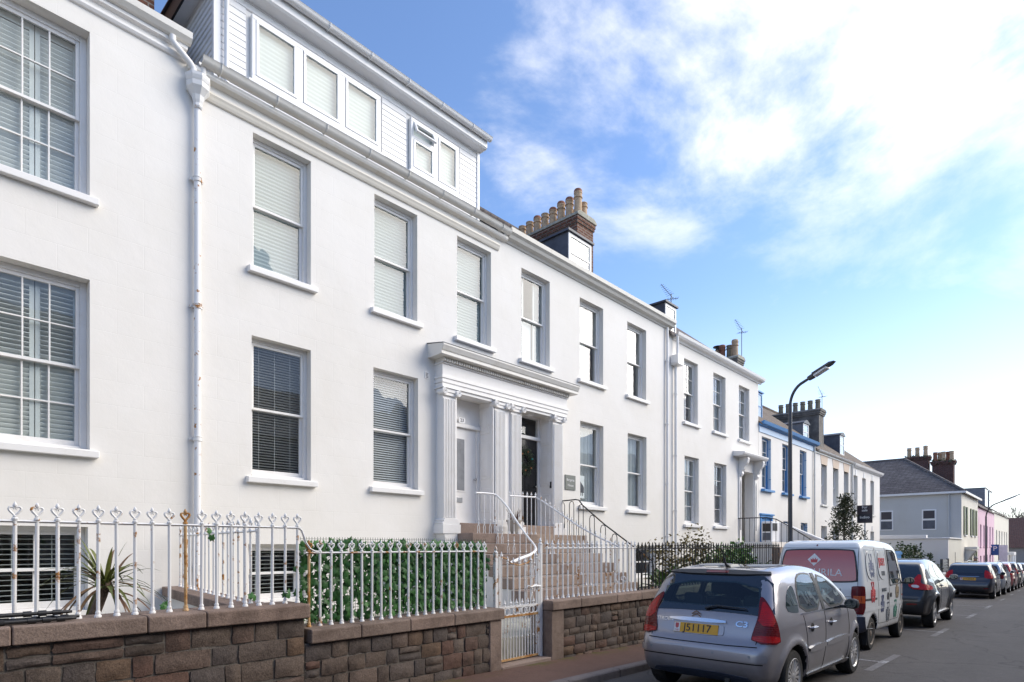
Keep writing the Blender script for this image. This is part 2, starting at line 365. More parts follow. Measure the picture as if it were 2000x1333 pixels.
def glass_mat(name, tint=(0.93, 0.97, 0.965), rough=0.0, boost=1.0, ior=1.5):
    m = bpy.data.materials.new(name); m.use_nodes = True; t = m.node_tree
    for n in list(t.nodes): t.nodes.remove(n)
    out = nd(t, 'ShaderNodeOutputMaterial'); tr = nd(t, 'ShaderNodeBsdfTransparent'); tr.inputs[0].default_value = (*tint, 1)
    gl = nd(t, 'ShaderNodeBsdfGlossy', Roughness=rough); gl.inputs[0].default_value = (0.95, 0.97, 1.0, 1)
    fr = nd(t, 'ShaderNodeFresnel', IOR=ior)
    geo = nd(t, 'ShaderNodeNewGeometry')      # a thin sheet reflects the same from both faces
    io = nd(t, 'ShaderNodeMath', _operation='MULTIPLY_ADD'); t.links.new(geo.outputs['Backfacing'], io.inputs[0]); io.inputs[1].default_value = 1/ior-ior; io.inputs[2].default_value = ior; t.links.new(io.outputs[0], fr.inputs['IOR'])
    wob = noise_n(t, 1.6, 2, vec=geo.outputs['Position'])
    bp = nd(t, 'ShaderNodeBump', Strength=0.05, Distance=0.05); t.links.new(wob, bp.inputs['Height']); t.links.new(bp.outputs[0], gl.inputs['Normal'])
    mu = nd(t, 'ShaderNodeMath', _operation='MULTIPLY'); mu.use_clamp = True; t.links.new(fr.outputs[0], mu.inputs[0]); mu.inputs[1].default_value = boost
    mx = nd(t, 'ShaderNodeMixShader'); t.links.new(mu.outputs[0], mx.inputs[0]); t.links.new(tr.outputs[0], mx.inputs[1]); t.links.new(gl.outputs[0], mx.inputs[2])
    t.links.new(mx.outputs[0], out.inputs[0]); MATS[name] = m
glass_mat('glass', boost=1.15); glass_mat('glass_old', boost=1.8)
# ------------------------------------------------------------------ the ground, road and pavement
def sheet(name, mat, x0, x1, y0, y1, dz, step=3.0, skirt=0.0):
    b = MB(); n = max(1, int((x1-x0)/step)); xs = [x0+(x1-x0)*i/n for i in range(n+1)]
    for a, c in zip(xs, xs[1:]):
        b.face((a,y0,ground(a)+dz),(c,y0,ground(c)+dz),(c,y1,ground(c)+dz),(a,y1,ground(a)+dz))
        if skirt: b.face((a,y0,ground(a)+dz),(a,y0,ground(a)+dz-skirt),(c,y0,ground(c)+dz-skirt),(c,y0,ground(c)+dz))
    o = b.build(name, mat, loc=(0,0,0), recalc=False); tag(o, kind='structure'); return o
sheet('ground', 'earth', -400, 600, -400, 500, -0.06, 20)
sheet('road', 'road', -60, 130, -4.6, 4.3, 0.0)
KERB_Y, WALL_Y = 4.12, 5.10
pave = sheet('pavement', 'pavement', -60, 120, KERB_Y+0.13, WALL_Y+0.2, 0.10)
sheet('far_pavement', 'pavement', -60, 120, -6.4, -4.6, 0.10)
kb = random.Random(5)
x = -4.0
while x < 34:
    w = kb.uniform(0.8, 1.15); g0, g1 = ground(x), ground(x+w)
    b = MB(); b.prism([(KERB_Y, -0.08), (KERB_Y+0.13, -0.08), (KERB_Y+0.13, 0.102), (KERB_Y+0.02, 0.102), (KERB_Y, 0.085)], 'x', x+0.004, x+w-0.004)
    b.v = [(p[0], p[1], p[2]+ground(p[0])) for p in b.v]
    b.build('kerb_stone', 'kerb_granite', pave, bevel=0.008); x += w
# bay markings, 5.25 m bays
def paint(name, x0, x1, y0, y1, mat, label, group):
    b = MB(); b.face((x0,y0,ground(x0)+0.004),(x1,y0,ground(x1)+0.004),(x1,y1,ground(x1)+0.004),(x0,y1,ground(x0)+0.004))
    o = b.build(name, mat, recalc=False, kind='structure'); return o
for i, bx_ in enumerate((4.95, 10.2, 15.45, 20.85, 25.55, 31.0, 36.3, 41.5)):
    paint('bay_marking', bx_-0.03, bx_+0.03, 2.08, 4.08, 'road_line', None, None)
    paint('bay_marking', bx_-0.95, bx_+0.95, 1.97, 2.07, 'road_line_faint', None, None)
    paint('bay_marking', bx_-0.12, bx_+0.12, 1.972, 2.072, 'road_line', None, None).location.z += 0.002

# ------------------------------------------------------------------ house building blocks
YF = 9.0
def facade(parent, x0, x1, z0, z1, y, ops, mat, depth=0.34, name='wall'):
    b = MB()
    xs = sorted({x0, x1, *[o[0] for o in ops], *[o[1] for o in ops]}); zs = sorted({z0, z1, *[o[2] for o in ops], *[o[3] for o in ops]})
    for a, c in zip(xs, xs[1:]):
        for d, e in zip(zs, zs[1:]):
            mx, mz = (a+c)/2, (d+e)/2
            if any(o[0] < mx < o[1] and o[2] < mz < o[3] for o in ops): continue
            b.face((a,y,d),(c,y,d),(c,y,e),(a,y,e))
    for a, c, d, e in ops:
        w = y+depth
        b.face((a,y,d),(a,y,e),(a,w,e),(a,w,d)); b.face((c,y,e),(c,y,d),(c,w,d),(c,w,e))
        b.face((a,y,e),(c,y,e),(c,w,e),(a,w,e)); b.face((c,y,d),(a,y,d),(a,w,d),(c,w,d))
    bm = bmesh.new(); vs = {}
    def V(p):
        k = tuple(round(q, 4) for q in p)
        if k not in vs: vs[k] = bm.verts.new(k)
        return vs[k]
    return b.build(name, mat, parent, recalc=False)
def shell(parent, x0, x1, z0, z1, y, mat, deep=8.0, floors=()):
    """side and rear walls, rooms inside"""
    b = MB()
    b.face((x0,y,z0),(x0,y,z1),(x0,y+deep,z1),(x0,y+deep,z0)); b.face((x1,y,z0),(x1,y+deep,z0),(x1,y+deep,z1),(x1,y,z1))
    b.face((x0,y+deep,z0),(x0,y+deep,z1),(x1,y+deep,z1),(x1,y+deep,z0))
    b.build('end_wall', mat, parent, recalc=False)
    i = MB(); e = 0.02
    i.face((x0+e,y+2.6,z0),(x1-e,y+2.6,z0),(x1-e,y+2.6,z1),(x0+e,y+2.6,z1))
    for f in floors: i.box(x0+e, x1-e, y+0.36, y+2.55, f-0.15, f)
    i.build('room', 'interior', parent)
def roof(parent, x0, x1, y, z, run, pitch, mat, over=0.18, back=8.0):
    t = math.tan(R(pitch)); zt = z+run*t; b = MB()
    b.prism([(y-over, z-over*t), (y+run, zt), (y+2*run, z), (y+2*run, z-0.12), (y+run, zt-0.14), (y-over, z-over*t-0.06)], 'x', x0, x1)
    o = b.build('roof', mat, parent)
    r = MB(); r.tube([(x0, y+run, zt+0.03), (x1, y+run, zt+0.03)], 0.09, 8); r.build('ridge_tile', mat, o, smooth=True)
    return o
def gutter(parent, x0, x1, y, z, mat='white_paint', r=0.06, brackets=1.0, name='gutter'):
    """half-round gutter along the eave with its brackets"""
    prof = [(y-r*math.cos(a)*1.0, z-r*math.sin(a)) for a in [math.pi*k/8 for k in range(9)]]
    prof = [(y-r-0.012, z+0.012)] + prof + [(y+r-0.008, z), ] + [(y-(r-0.01)*math.cos(a), z-(r-0.01)*math.sin(a)) for a in [math.pi*(8-k)/8 for k in range(9)]]
    b = MB(); b.prism(prof, 'x', x0, x1); g = b.build(name, mat, parent, smooth=True)
    if brackets:
        x = x0+0.25; bb = MB()
        while x < x1:
            bb = MB(); pr = [(y-(r+0.008)*math.cos(a), z-(r+0.008)*math.sin(a)) for a in [math.pi*k/6 for k in range(7)]]
            bb.tube([(x, p, q) for p, q in [(y-r-0.015, z+0.012)]+pr], 0.011, 6); bb.build('bracket', mat, g); x += brackets
    return g
def moulding(parent, x0, x1, prof, mat, name='cornice'):
    b = MB(); b.prism(prof, 'x', x0, x1); return b.build(name, mat, parent)
def downpipe(parent, pts, r, mat='white_paint', collars=(), name='downpipe'):
    b = MB(); b.tube(pts, r, 12); p = b.build(name, mat, parent, smooth=True)
    for c in collars:
        k = MB(); k.lathe(c[0], c[1], [(r*1.02,-0.02),(r*1.28,-0.018),(r*1.28,0.018),(r*1.02,0.02)], 12, c[2]); k.build('collar', mat, p, smooth=True)
        k = MB(); k.box(c[0]-r*1.7, c[0]+r*1.7, c[1]+r*0.5, c[1]+r*0.8, c[2]-0.012, c[2]+0.012); k.build('bracket', mat, p)
    return p
def slats(x0, x1, y, z0, z1, pitch, w, tilt, th=0.0016):
    b = MB(); z = z0+pitch/2; c, s = math.cos(R(tilt))*w/2, math.sin(R(tilt))*w/2
    while z < z1:
        b.face((x0, y-c, z+s), (x1, y-c, z+s), (x1, y+c, z-s), (x0, y+c, z-s)); b.face((x0, y-c, z+s+th), (x0, y+c, z-s+th), (x1, y+c, z-s+th), (x1, y-c, z+s+th))
        b.face((x0, y-c, z+s), (x0, y-c, z+s+th), (x1, y-c, z+s+th), (x1, y-c, z+s))
        z += pitch
    return b
def window(parent, xa, xb, za, zb, y=YF, cols=1, rows=1, blind=None, mat='white_paint', sill='white_paint', setback=0.13, sash_mat=None, meet=0.5, fr=0.055, glass='glass', label=None, sill_out=0.085, shut=1.0):
    """sliding sash window: box frame, two sashes with their panes, sill, and what hangs inside"""
    sm = sash_mat or mat; f0 = y+setback
    b = MB()
    b.box(xa, xa+fr, f0, f0+0.12, za, zb); b.box(xb-fr, xb, f0, f0+0.12, za, zb)
    b.box(xa+fr, xb-fr, f0+0.001, f0+0.119, zb-fr, zb); b.box(xa+fr, xb-fr, f0-0.02, f0+0.119, za, za+0.045)
    w = b.build('window', mat, parent, bevel=0.006, label=label)
    x0, x1, z0, z1 = xa+fr, xb-fr, za+0.045, zb-fr; zm = z0+(z1-z0)*(1-meet)
    for (lo, hi, yy, nm) in ((zm-0.02, z1, f0+0.022, 'upper_sash'), (z0, zm+0.02, f0+0.066, 'lower_sash')):
        st, bt = 0.042, (0.045 if nm == 'upper_sash' else 0.075); tp = 0.045 if nm == 'upper_sash' else 0.04
        s = MB(); s.box(x0, x0+st, yy, yy+0.04, lo, hi); s.box(x1-st, x1, yy, yy+0.04, lo, hi)
        s.box(x0+st, x1-st, yy+0.001, yy+0.039, lo, lo+(0.036 if nm == 'upper_sash' else bt)); s.box(x0+st, x1-st, yy+0.001, yy+0.039, hi-tp, hi)
        a0, a1 = x0+st, x1-st; b0, b1 = lo+(0.036 if nm == 'upper_sash' else bt), hi-tp
        for i in range(1, cols): s.box(a0+(a1-a0)*i/cols-0.009, a0+(a1-a0)*i/cols+0.009, yy+0.004, yy+0.036, b0, b1)
        for i in range(1, rows): s.box(a0, a1, yy+0.005, yy+0.035, b0+(b1-b0)*i/rows-0.009, b0+(b1-b0)*i/rows+0.009)
        s.build(nm, sm, w, bevel=0.004)
        for i in range(cols):
            for j in range(rows):
                p = MB(); g0, g1 = a0+(a1-a0)*i/cols, a0+(a1-a0)*(i+1)/cols; h0, h1 = b0+(b1-b0)*j/rows, b0+(b1-b0)*(j+1)/rows
                p.face((g0, yy+0.02, h0), (g1, yy+0.02, h0), (g1, yy+0.02, h1), (g0, yy+0.02, h1)); p.build('pane', glass, w, recalc=False)
    if sill:
        s = MB(); s.prism([(y-sill_out, za-0.105), (y+0.02, za-0.105), (y+setback, za-0.10), (y+setback+0.02, za+0.012), (y-sill_out, za-0.02)], 'x', xa-0.085, xb+0.085)
        s.build('sill', sill, w, bevel=0.008)
    yb = f0+0.122
    if blind == 'pleated':
        s = MB(); z = z0; n = int((z1-z0)/0.03); zs = [z0+(z1-z0)*i/n for i in range(n+1)]
        for i in range(n):
            u, v = (yb, yb+0.012) if i % 2 else (yb+0.012, yb)
            s.face((x0-0.02, u, zs[i]), (x1+0.02, u, zs[i]), (x1+0.02, v, zs[i+1]), (x0-0.02, v, zs[i+1]))
        s.build('blind', 'blind_white', w, kind='stuff', recalc=False)
    elif blind == 'venetian':
        s = slats(x0-0.01, x1+0.01, yb+0.03, z0, z1, 0.042, 0.036, 14 if shut > 0.9 else -52)
        for q in (0.2, 0.5, 0.8): s.box(x0+(x1-x0)*q-0.002, x0+(x1-x0)*q+0.002, yb+0.012, yb+0.014, z0, z1)
        s.build('blind', 'slat_grey', w, kind='stuff', recalc=False)
    elif blind == 'wide_venetian':
        s = slats(x0-0.01, x1+0.01, yb+0.03, z0, z1, 0.062, 0.05, 12, 0.004)
        for q in (0.2, 0.5, 0.8): s.box(x0+(x1-x0)*q-0.003, x0+(x1-x0)*q+0.003, yb+0.004, yb+0.008, z0, z1)
        s.build('blind', 'shutter_white', w, kind='stuff', recalc=False)
    elif blind == 'shutters':
        m = (x0+x1)/2
        for k, (l, r_) in enumerate(((x0, m-0.004), (m+0.004, x1))):
            s = MB(); st = 0.05
            s.box(l, l+st, yb, yb+0.028, z0, z1); s.box(r_-st, r_, yb, yb+0.028, z0, z1)
            for zz in (z0, zm-0.04, z1-0.09): s.box(l+st, r_-st, yb+0.001, yb+0.027, zz, zz+0.09)
            sh = s.build('shutter', 'shutter_white', w, bevel=0.004)
            v = slats(l+st, r_-st, yb+0.014, z0+0.09, zm-0.04, 0.058, 0.064, 58, 0.008).add(slats(l+st, r_-st, yb+0.014, zm+0.05, z1-0.09, 0.058, 0.064, 58*shut, 0.008))
            v.build('louvre', 'shutter_white', w, kind='stuff', recalc=False)
    elif blind == 'half_shutters':
        m = x0+(x1-x0)*0.32
        for l, r_ in ((x0, m), (x1-(x1-x0)*0.30, x1)):
            s = MB(); s.box(l, l+0.04, yb, yb+0.025, z0, z1); s.box(r_-0.04, r_, yb, yb+0.025, z0, z1)
            for zz in (z0, zm-0.04, z1-0.07): s.box(l+0.04, r_-0.04, yb+0.001, yb+0.024, zz, zz+0.07)
            s.build('shutter', 'shutter_white', w)
            slats(l+0.04, r_-0.04, yb+0.012, z0+0.07, zm-0.04, 0.055, 0.058, 60, 0.006).add(slats(l+0.04, r_-0.04, yb+0.012, zm+0.03, z1-0.07, 0.055, 0.058, 42, 0.006)).build('louvre', 'shutter_white', w, kind='stuff', recalc=False)
        s = MB(); s.box(m+0.01, x1-(x1-x0)*0.30-0.01, yb+0.05, yb+0.06, z0, zm); s.build('lower_blind', 'shutter_white', w)
    elif blind in ('curtain', 'curtains', 'net'):
        n = 44; s = MB()
        span = [(x0, x1)] if blind == 'net' else ([(x0, x0+(x1-x0)*0.34), (x1-(x1-x0)*0.3, x1)] if blind == 'curtains' else [(x0, x0+(x1-x0)*0.62)])
        for l, r_ in span:
            for i in range(n):
                a, c = l+(r_-l)*i/n, l+(r_-l)*(i+1)/n; ya, yc = [yb+0.06+0.018*math.sin(t*70)+0.01*math.sin(t*33) for t in (a, c)]
                s.face((a, ya, z0), (c, yc, z0), (c, yc, z1), (a, ya, z1))
        s.build('curtain', 'curtain', w, recalc=False)
    return w
def dormer(parent, x0, x1, yfront, zbase, ztop, deep, side_mat, front_mat, win_mat='white_paint', roof_mat='lead', name='dormer', arch=False):
    b = MB(); b.box(x0, x1, yfront, yfront+deep, zbase, ztop); d = b.build(name, side_mat, parent)
    t = MB()
    if arch: t.prism([(x0-0.05+(x1-x0+0.1)*i/8, ztop+0.16*math.sin(math.pi*i/8)+0.0) for i in range(9)]+[(x1+0.05, ztop-0.03), (x0-0.05, ztop-0.03)], 'y', yfront-0.08, yfront+deep)
    else: t.box(x0-0.06, x1+0.06, yfront-0.08, yfront+deep, ztop+0.002, ztop+0.06)
    t.build('dormer_roof', roof_mat, d)
    f = MB(); q = 0.07
    f.box(x0+0.01, x0+q+0.02, yfront-0.03, yfront-0.002, zbase+0.05, ztop-0.02); f.box(x1-q-0.02, x1-0.01, yfront-0.03, yfront-0.002, zbase+0.05, ztop-0.02)
    f.box(x0+q+0.02, x1-q-0.02, yfront-0.029, yfront-0.002, ztop-0.10, ztop-0.02); f.box(x0+q+0.02, x1-q-0.02, yfront-0.029, yfront-0.002, zbase+0.05, zbase+0.13)
    f.box(x0+q+0.02, x1-q-0.02, yfront-0.024, yfront-0.002, (zbase+ztop)/2, (zbase+ztop)/2+0.05)
    f.build('dormer_window_frame', win_mat, d, bevel=0.004)
    for z0, z1 in ((zbase+0.13, (zbase+ztop)/2), ((zbase+ztop)/2+0.05, ztop-0.10)):
        p = MB(); p.face((x0+q+0.02, yfront-0.010, z0), (x1-q-0.02, yfront-0.010, z0), (x1-q-0.02, yfront-0.010, z1), (x0+q+0.02, yfront-0.010, z1)); p.build('pane', 'glass_old', d, recalc=False)
        p = MB(); p.box(x0+q+0.02, x1-q-0.02, yfront-0.005, yfront-0.003, z0, z1); p.build('dormer_blind', 'lead_light' if z0 < (zbase+ztop)/2 else 'attic_blind', d)
    return d
def pot(parent, x, y, z, h, r, mat, crown='plain', rmat=None):
    b = MB(); pr = [(r*0.92, 0), (r*1.0, 0.03), (r*0.90, h*0.70), (r*0.90, h*0.72), (r*1.10, h*0.74), (r*1.10, h*0.79), (r*0.94, h*0.81), (r*0.96, h*0.94), (r*1.06, h*0.95), (r*1.04, h), (r*0.8, h), (r*0.8, h*0.6)]
    b.lathe(x, y, pr, 14, z); o = b.build('chimney_pot', mat, parent, smooth=True)
    if crown == 'vented':
        c = MB(); c.lathe(x, y, [(r*1.03, 0), (r*1.03, 0.05), (r*0.85, 0.085), (r*0.45, 0.10), (0.01, 0.105)], 14, z+h); c.build('pot_cap', rmat or mat, parent, smooth=True)
    if crown == 'cowl':
        c = MB(); c.lathe(x, y, [(r*0.7, 0), (r*0.7, 0.12)], 12, z+h); c.lathe(x, y, [(r*1.5, 0.14), (r*1.45, 0.17), (0.01, 0.22)], 14, z+h); c.build('cowl', 'bulb_black', parent, smooth=True)
    return o
def stack(parent, x0, x1, y0, y1, z0, z1, mat, cap_mat='cement', name='chimney', corbel=0.05):
    b = MB(); b.box(x0, x1, y0, y1, z0, z1-0.16); s = b.build(name, mat, parent)
    c = MB(); c.box(x0-corbel*0.6, x1+corbel*0.6, y0-corbel*0.6, y1+corbel*0.6, z1-0.30, z1-0.22); c.box(x0-corbel, x1+corbel, y0-corbel, y1+corbel, z1-0.22, z1-0.121); c.build('corbel', mat, s)
    c = MB(); c.prism([(x0-corbel-0.03, z1-0.12), (x1+corbel+0.03, z1-0.12), (x1+corbel+0.03, z1-0.05), (x1-0.05, z1+0.03), (x0+0.05, z1+0.03), (x0-corbel-0.03, z1-0.05)], 'y', y0-corbel-0.03, y1+corbel+0.03); c.build('flaunching', cap_mat, s, bevel=0.015)
    return s
def aerial(label, x, y, z0, z1, tilt=0.5, n=7):
    t = thing('tv_aerial', label, 'aerial', (x, y, z0), group='television aerials on the roofs')
    m = MB(); m.tube([(x, y, z0), (x, y, z1)], 0.014, 6); m.build('mast', 'aerial', t)
    a = MB(); d = Vector((-0.62, 0.25, tilt)).normalized(); o = Vector((x, y, z1-0.08)); s = Vector((0.2, 0.9, 0)).normalized()
    a.tube([o-d*0.1, o+d*0.52], 0.009, 6)
    for i in range(n):
        p = o+d*(0.05+0.07*i); a.tube([p-s*(0.15-0.012*i), p+s*(0.15-0.012*i)], 0.005, 5)
    a.build('boom', 'aerial', t)
    a = MB(); o = Vector((x, y, z1-0.18)); d = Vector((0.7, -0.5, 0.15)).normalized(); a.tube([o-d*0.18, o+d*0.25], 0.009, 6)
    for i in range(5):
        p = o+d*(-0.15+0.09*i); a.tube([p-Vector((0.08,0.11,0)), p+Vector((0.08,0.11,0))], 0.005, 5)
    a.build('reflector', 'aerial', t)
    return t
# ------------------------------------------------------------------ house at the near end (louvred shutters)
hA = thing('terraced_house', 'white rendered house with louvred shutters in its many-paned sash windows, nearest the camera', 'house', (0.0, YF, 0.2), group='white terraced houses')
opsA = [(0.87,1.88,5.98,8.05), (0.87,1.88,2.81,4.94), (0.45,1.86,0.80,1.84), (-2.2,-1.2,5.98,8.05), (-2.2,-1.2,2.81,4.94), (-2.4,-1.0,0.80,1.84)]
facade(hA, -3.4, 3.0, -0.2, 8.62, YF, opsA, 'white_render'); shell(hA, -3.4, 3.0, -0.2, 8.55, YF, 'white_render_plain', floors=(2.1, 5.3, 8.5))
for i, o in enumerate(opsA):
    if i % 3 == 2: 
        w = window(hA, *o, cols=3, rows=1, blind='wide_venetian', sill=None, setback=0.16)
    else: window(hA, *o, cols=3, rows=2, blind='shutters', setback=0.16, shut=0.62 if i == 1 else 1.0, fr=0.07)
roof(hA, -3.4, 2.99, YF, 8.72, 4.0, 38, 'roof_slate', over=0.1)
moulding(hA, -3.4, 3.0, [(YF+0.002, 8.30), (YF-0.03, 8.31), (YF-0.05, 8.34), (YF-0.05, 8.37), (YF-0.02, 8.39), (YF+0.002, 8.40)], 'white_paint', 'string_course')
moulding(hA, -3.4, 3.0, [(YF+0.002, 8.46), (YF-0.06, 8.47), (YF-0.06, 8.58), (YF+0.002, 8.60)], 'white_paint', 'fascia')
g = moulding(hA, -3.4, 3.03, [(YF-0.062, 8.52), (YF-0.11, 8.53), (YF-0.16, 8.58), (YF-0.17, 8.66), (YF-0.155, 8.66), (YF-0.145, 8.60), (YF-0.10, 8.555), (YF-0.062, 8.55)], 'dirty_white', 'gutter')
s = stack(hA, 2.2, 2.98, 10.3, 12.2, 9.2, 12.0, 'chimney_brick'); 
for i in range(4): pot(s, 2.55, 10.55+0.38*i, 12.0, 0.5, 0.12, 'pot_buff')
# shared rainwater pipe and hopper head between the first two houses
PX, PY = 3.12, YF-0.075
dp = thing('rainwater_pipe', 'white cast iron rainwater pipe with rust-stained hopper head between two houses', 'pipe', (PX, PY, 0.25))
b = MB(); b.tube([(PX,PY,0.25), (PX,PY,7.78)], 0.045, 14); b.build('pipe', 'white_iron_clean', dp, smooth=True)
for z in (6.72, 4.95, 3.1, 1.3):
    k = MB(); k.lathe(PX, PY, [(0.046,-0.035),(0.058,-0.033),(0.058,0.005),(0.05,0.007),(0.05,0.02),(0.058,0.022),(0.058,0.035),(0.046,0.037)], 14, z); k.box(PX-0.085, PX+0.085, PY+0.03, PY+0.06, z-0.015, z+0.015); k.build('collar', 'white_iron', dp, smooth=True)
h = MB(); h.lathe(PX, PY-0.02, [(0.05,-0.22),(0.062,-0.20),(0.055,-0.16),(0.07,-0.12),(0.085,-0.06),(0.12,-0.01),(0.15,0.03),(0.155,0.09),(0.135,0.10),(0.15,0.12),(0.165,0.16),(0.165,0.20),(0.15,0.20),(0.14,0.12)], 8, 7.92)
h.build('hopper_head', 'white_iron', dp)
b = MB(); b.tube([(2.80,PY-0.02,8.52),(2.80,PY-0.02,8.45),(2.83,PY-0.03,8.41),(3.02,PY-0.03,8.27),(3.06,PY-0.03,8.22),(3.06,PY-0.03,8.02)], 0.042, 12); b.build('swan_neck', 'white_paint', dp, smooth=True)
b = MB(); b.tube([(3.19,PY-0.03,8.30),(3.19,PY-0.03,8.02)], 0.036, 12); b.build('outlet', 'white_paint', dp, smooth=True)

# ------------------------------------------------------------------ number 23: weatherboarded attic storey
hB = thing('terraced_house', 'white rendered house numbered 23 with weatherboarded attic storey and pale blinds', 'house', (6.2, YF, 0.2), group='white terraced houses')
DOORB = (7.83, 8.86, 2.06, 4.62); DOORC = (9.72, 10.83, 2.06, 4.62)
opsB = [(3.93,4.87,5.81,7.83), (6.08,7.03,5.81,7.83), (8.03,8.99,5.81,7.83), (3.91,4.87,2.66,4.77), (6.06,7.05,2.66,4.76), (3.86,4.78,0.74,1.63), (6.05,6.98,0.74,1.60), DOORB]
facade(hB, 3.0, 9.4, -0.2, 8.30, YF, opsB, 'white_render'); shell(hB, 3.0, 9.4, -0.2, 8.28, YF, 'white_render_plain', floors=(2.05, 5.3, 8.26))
for i, o in enumerate(opsB[:7]):
    window(hB, *o, blind=('pleated','pleated','pleated','venetian','venetian','wide_venetian','pleated')[i], sill='white_paint' if i < 5 else None, glass='glass', shut=0.5 if i == 4 else 1.0)
moulding(hB, 3.0, 9.2, [(YF+0.002, 7.93), (YF-0.03, 7.94), (YF-0.045, 7.97), (YF-0.055, 8.0), (YF-0.07, 8.03), (YF-0.07, 8.055), (YF+0.002, 8.06)], 'cream_paint', 'string_course')
moulding(hB, 3.0, 9.4, [(YF+0.002, 8.19), (YF-0.10, 8.20), (YF-0.12, 8.23), (YF-0.12, 8.28), (YF+0.002, 8.29)], 'dirty_white', 'eaves_board')
gutter(hB, 3.14, 9.4, YF-0.16, 8.38, 'dirty_white', 0.085, 0.82)
# attic storey
AY, AX0, AX1, AZ0, AZ1 = 9.15, 3.46, 8.75, 8.40, 10.08
att = MB(); att.box(AX0, AX1, AY+0.03, 13.5, 8.2, AZ1).build('attic_storey', 'white_paint', hB)
awin = [(3.96,6.28,8.72,9.70), (6.96,8.17,8.72,9.70)]
z = AZ0; pitch = 0.105
while z < AZ1-0.02:
    zt = min(z+pitch, AZ1); segs = [(AX0, AX1)]
    for a, c, d, e in awin:
        if zt > d-0.07 and z < e+0.06:
            ns = []
            for l, r_ in segs:
                if r_ <= a-0.07 or l >= c+0.07: ns.append((l, r_)); continue
                if l < a-0.07 < r_: ns.append((l, a-0.07))
                if l < c+0.07 < r_: ns.append((c+0.07, r_))
            segs = ns
    for l, r_ in segs:
        b = MB(); b.prism([(AY+0.028, z), (AY+0.006, z+0.006), (AY+0.002, z+0.010), (AY+0.009, zt), (AY+0.028, zt)], 'x', l, r_); b.build('weatherboard', 'white_plastic', hB)
    b = MB(); b.prism([(AX0-0.004, z), (AX0-0.026, z+0.012), (AX0-0.032, z+0.016), (AX0-0.018, zt), (AX0-0.004, zt)], 'y', AY+0.05, 13.4); b.build('side_board', 'white_plastic', hB)
    z += pitch
for q0, q1 in ((AX0-0.045, AX0+0.05), (AX1-0.03, AX1+0.03)): MB().box(q0, q1, AY-0.02, AY+0.06, AZ0, AZ1).build('corner_trim', 'white_plastic', hB)
downpipe(hB, [(AX0+0.12, AY-0.06, 8.42), (AX0+0.12, AY-0.06, 9.86), (AX0+0.12, AY-0.14, 9.99)], 0.034, 'white_plastic', [(AX0+0.12, AY-0.06, 8.62)])
e = MB(); e.prism([(8.93, 9.93), (8.93, 10.10), (8.96, 10.115), (14.0, 10.30), (14.0, 9.93), (AY+0.03, 9.90), (8.96, 9.90)], 'x', AX0-0.22, AX1+0.06); e.build('eaves', 'white_plastic', hB)
e = MB(); e.prism([(8.86, 10.118), (8.86, 10.145), (14.1, 10.34), (14.1, 10.31)], 'x', AX0-0.26, AX1+0.10); e.build('flat_roof', 'lead', hB)
gutter(hB, AX0-0.2, AX1+0.10, 8.87, 10.10, 'white_plastic', 0.062, 0.8)
b = MB(); b.prism([(AX0-0.23, 9.90), (AX0-0.20, 9.90), (AX0-0.20, 10.16), (AX0-0.23, 10.16)], 'y', 8.95, 14.0); b.build('barge_board', 'bulb_black', hB)
for a, c, d, e2 in awin:
    three = c-a > 2; n = 3 if three else 2
    f = MB(); y0, y1 = AY-0.055, AY+0.02; q = 0.065
    f.box(a-0.06, c+0.06, y0-0.03, y1, d-0.075, d-0.035); f.box(a, c, y0, y1, d-0.034, d+q); f.box(a, c, y0, y1, e2-q, e2); f.box(a, a+q, y0+0.001, y1, d+q, e2-q); f.box(c-q, c, y0+0.001, y1, d+q, e2-q)
    for i in range(1, n): xm = a+(c-a)*i/n; f.box(xm-0.055, xm+0.055, y0+0.001, y1, d+q, e2-q)
    w = f.build('casement_window', 'white_plastic', hB, bevel=0.006)
    for i in range(n):
        l, r_ = a+(c-a)*i/n+0.06, a+(c-a)*(i+1)/n-0.06; lo, hi = d+q, e2-q
        boxes = [(lo, hi)] if (three or i == 1) else [(lo, lo+(hi-lo)*0.62), (lo+(hi-lo)*0.72, hi)]
        for j, (p0, p1) in enumerate(boxes):
            s = MB(); k = 0.045; s.box(l, r_, y0-0.012, y0+0.03, p0, p0+k); s.box(l, r_, y0-0.012, y0+0.03, p1-k, p1); s.box(l, l+k, y0-0.011, y0+0.03, p0+k, p1-k); s.box(r_-k, r_, y0-0.011, y0+0.03, p0+k, p1-k)
            g = MB(); g.face((l+k, y0+0.01, p0+k), (r_-k, y0+0.01, p0+k), (r_-k, y0+0.01, p1-k), (l+k, y0+0.01, p1-k))
            if j == 1:      # the small top light stands open
                Mx = Matrix.Translation((0, y0, p1)) @ Matrix.Rotation(R(-24), 4, 'X') @ Matrix.Translation((0, -y0, -p1)); s.xf(Mx); g.xf(Mx)
                t = MB(); t.box(l-0.02, r_+0.02, y0, y1, p0-0.07, p0-0.005); t.build('transom', 'white_plastic', w)
            s.build('casement', 'white_plastic', w, bevel=0.004); g.build('pane', 'glass', w, recalc=False)
    bl = MB(); nn = 28
    for i in range(nn):
        z0_, z1_ = d+(e2-d)*i/nn, d+(e2-d)*(i+1)/nn; u, v = (0.024, 0.029) if i % 2 else (0.029, 0.024)
        bl.face((a, AY+u, z0_), (c, AY+u, z0_), (c, AY+v, z1_), (a, AY+v, z1_))
    bl.build('blind', 'attic_blind', w, kind='stuff', recalc=False)
b = MB(); b.box(7.20, 7.30, YF-0.012, YF+0.004, 4.80, 4.92); v = b.build('air_vent', 'white_paint', hB)
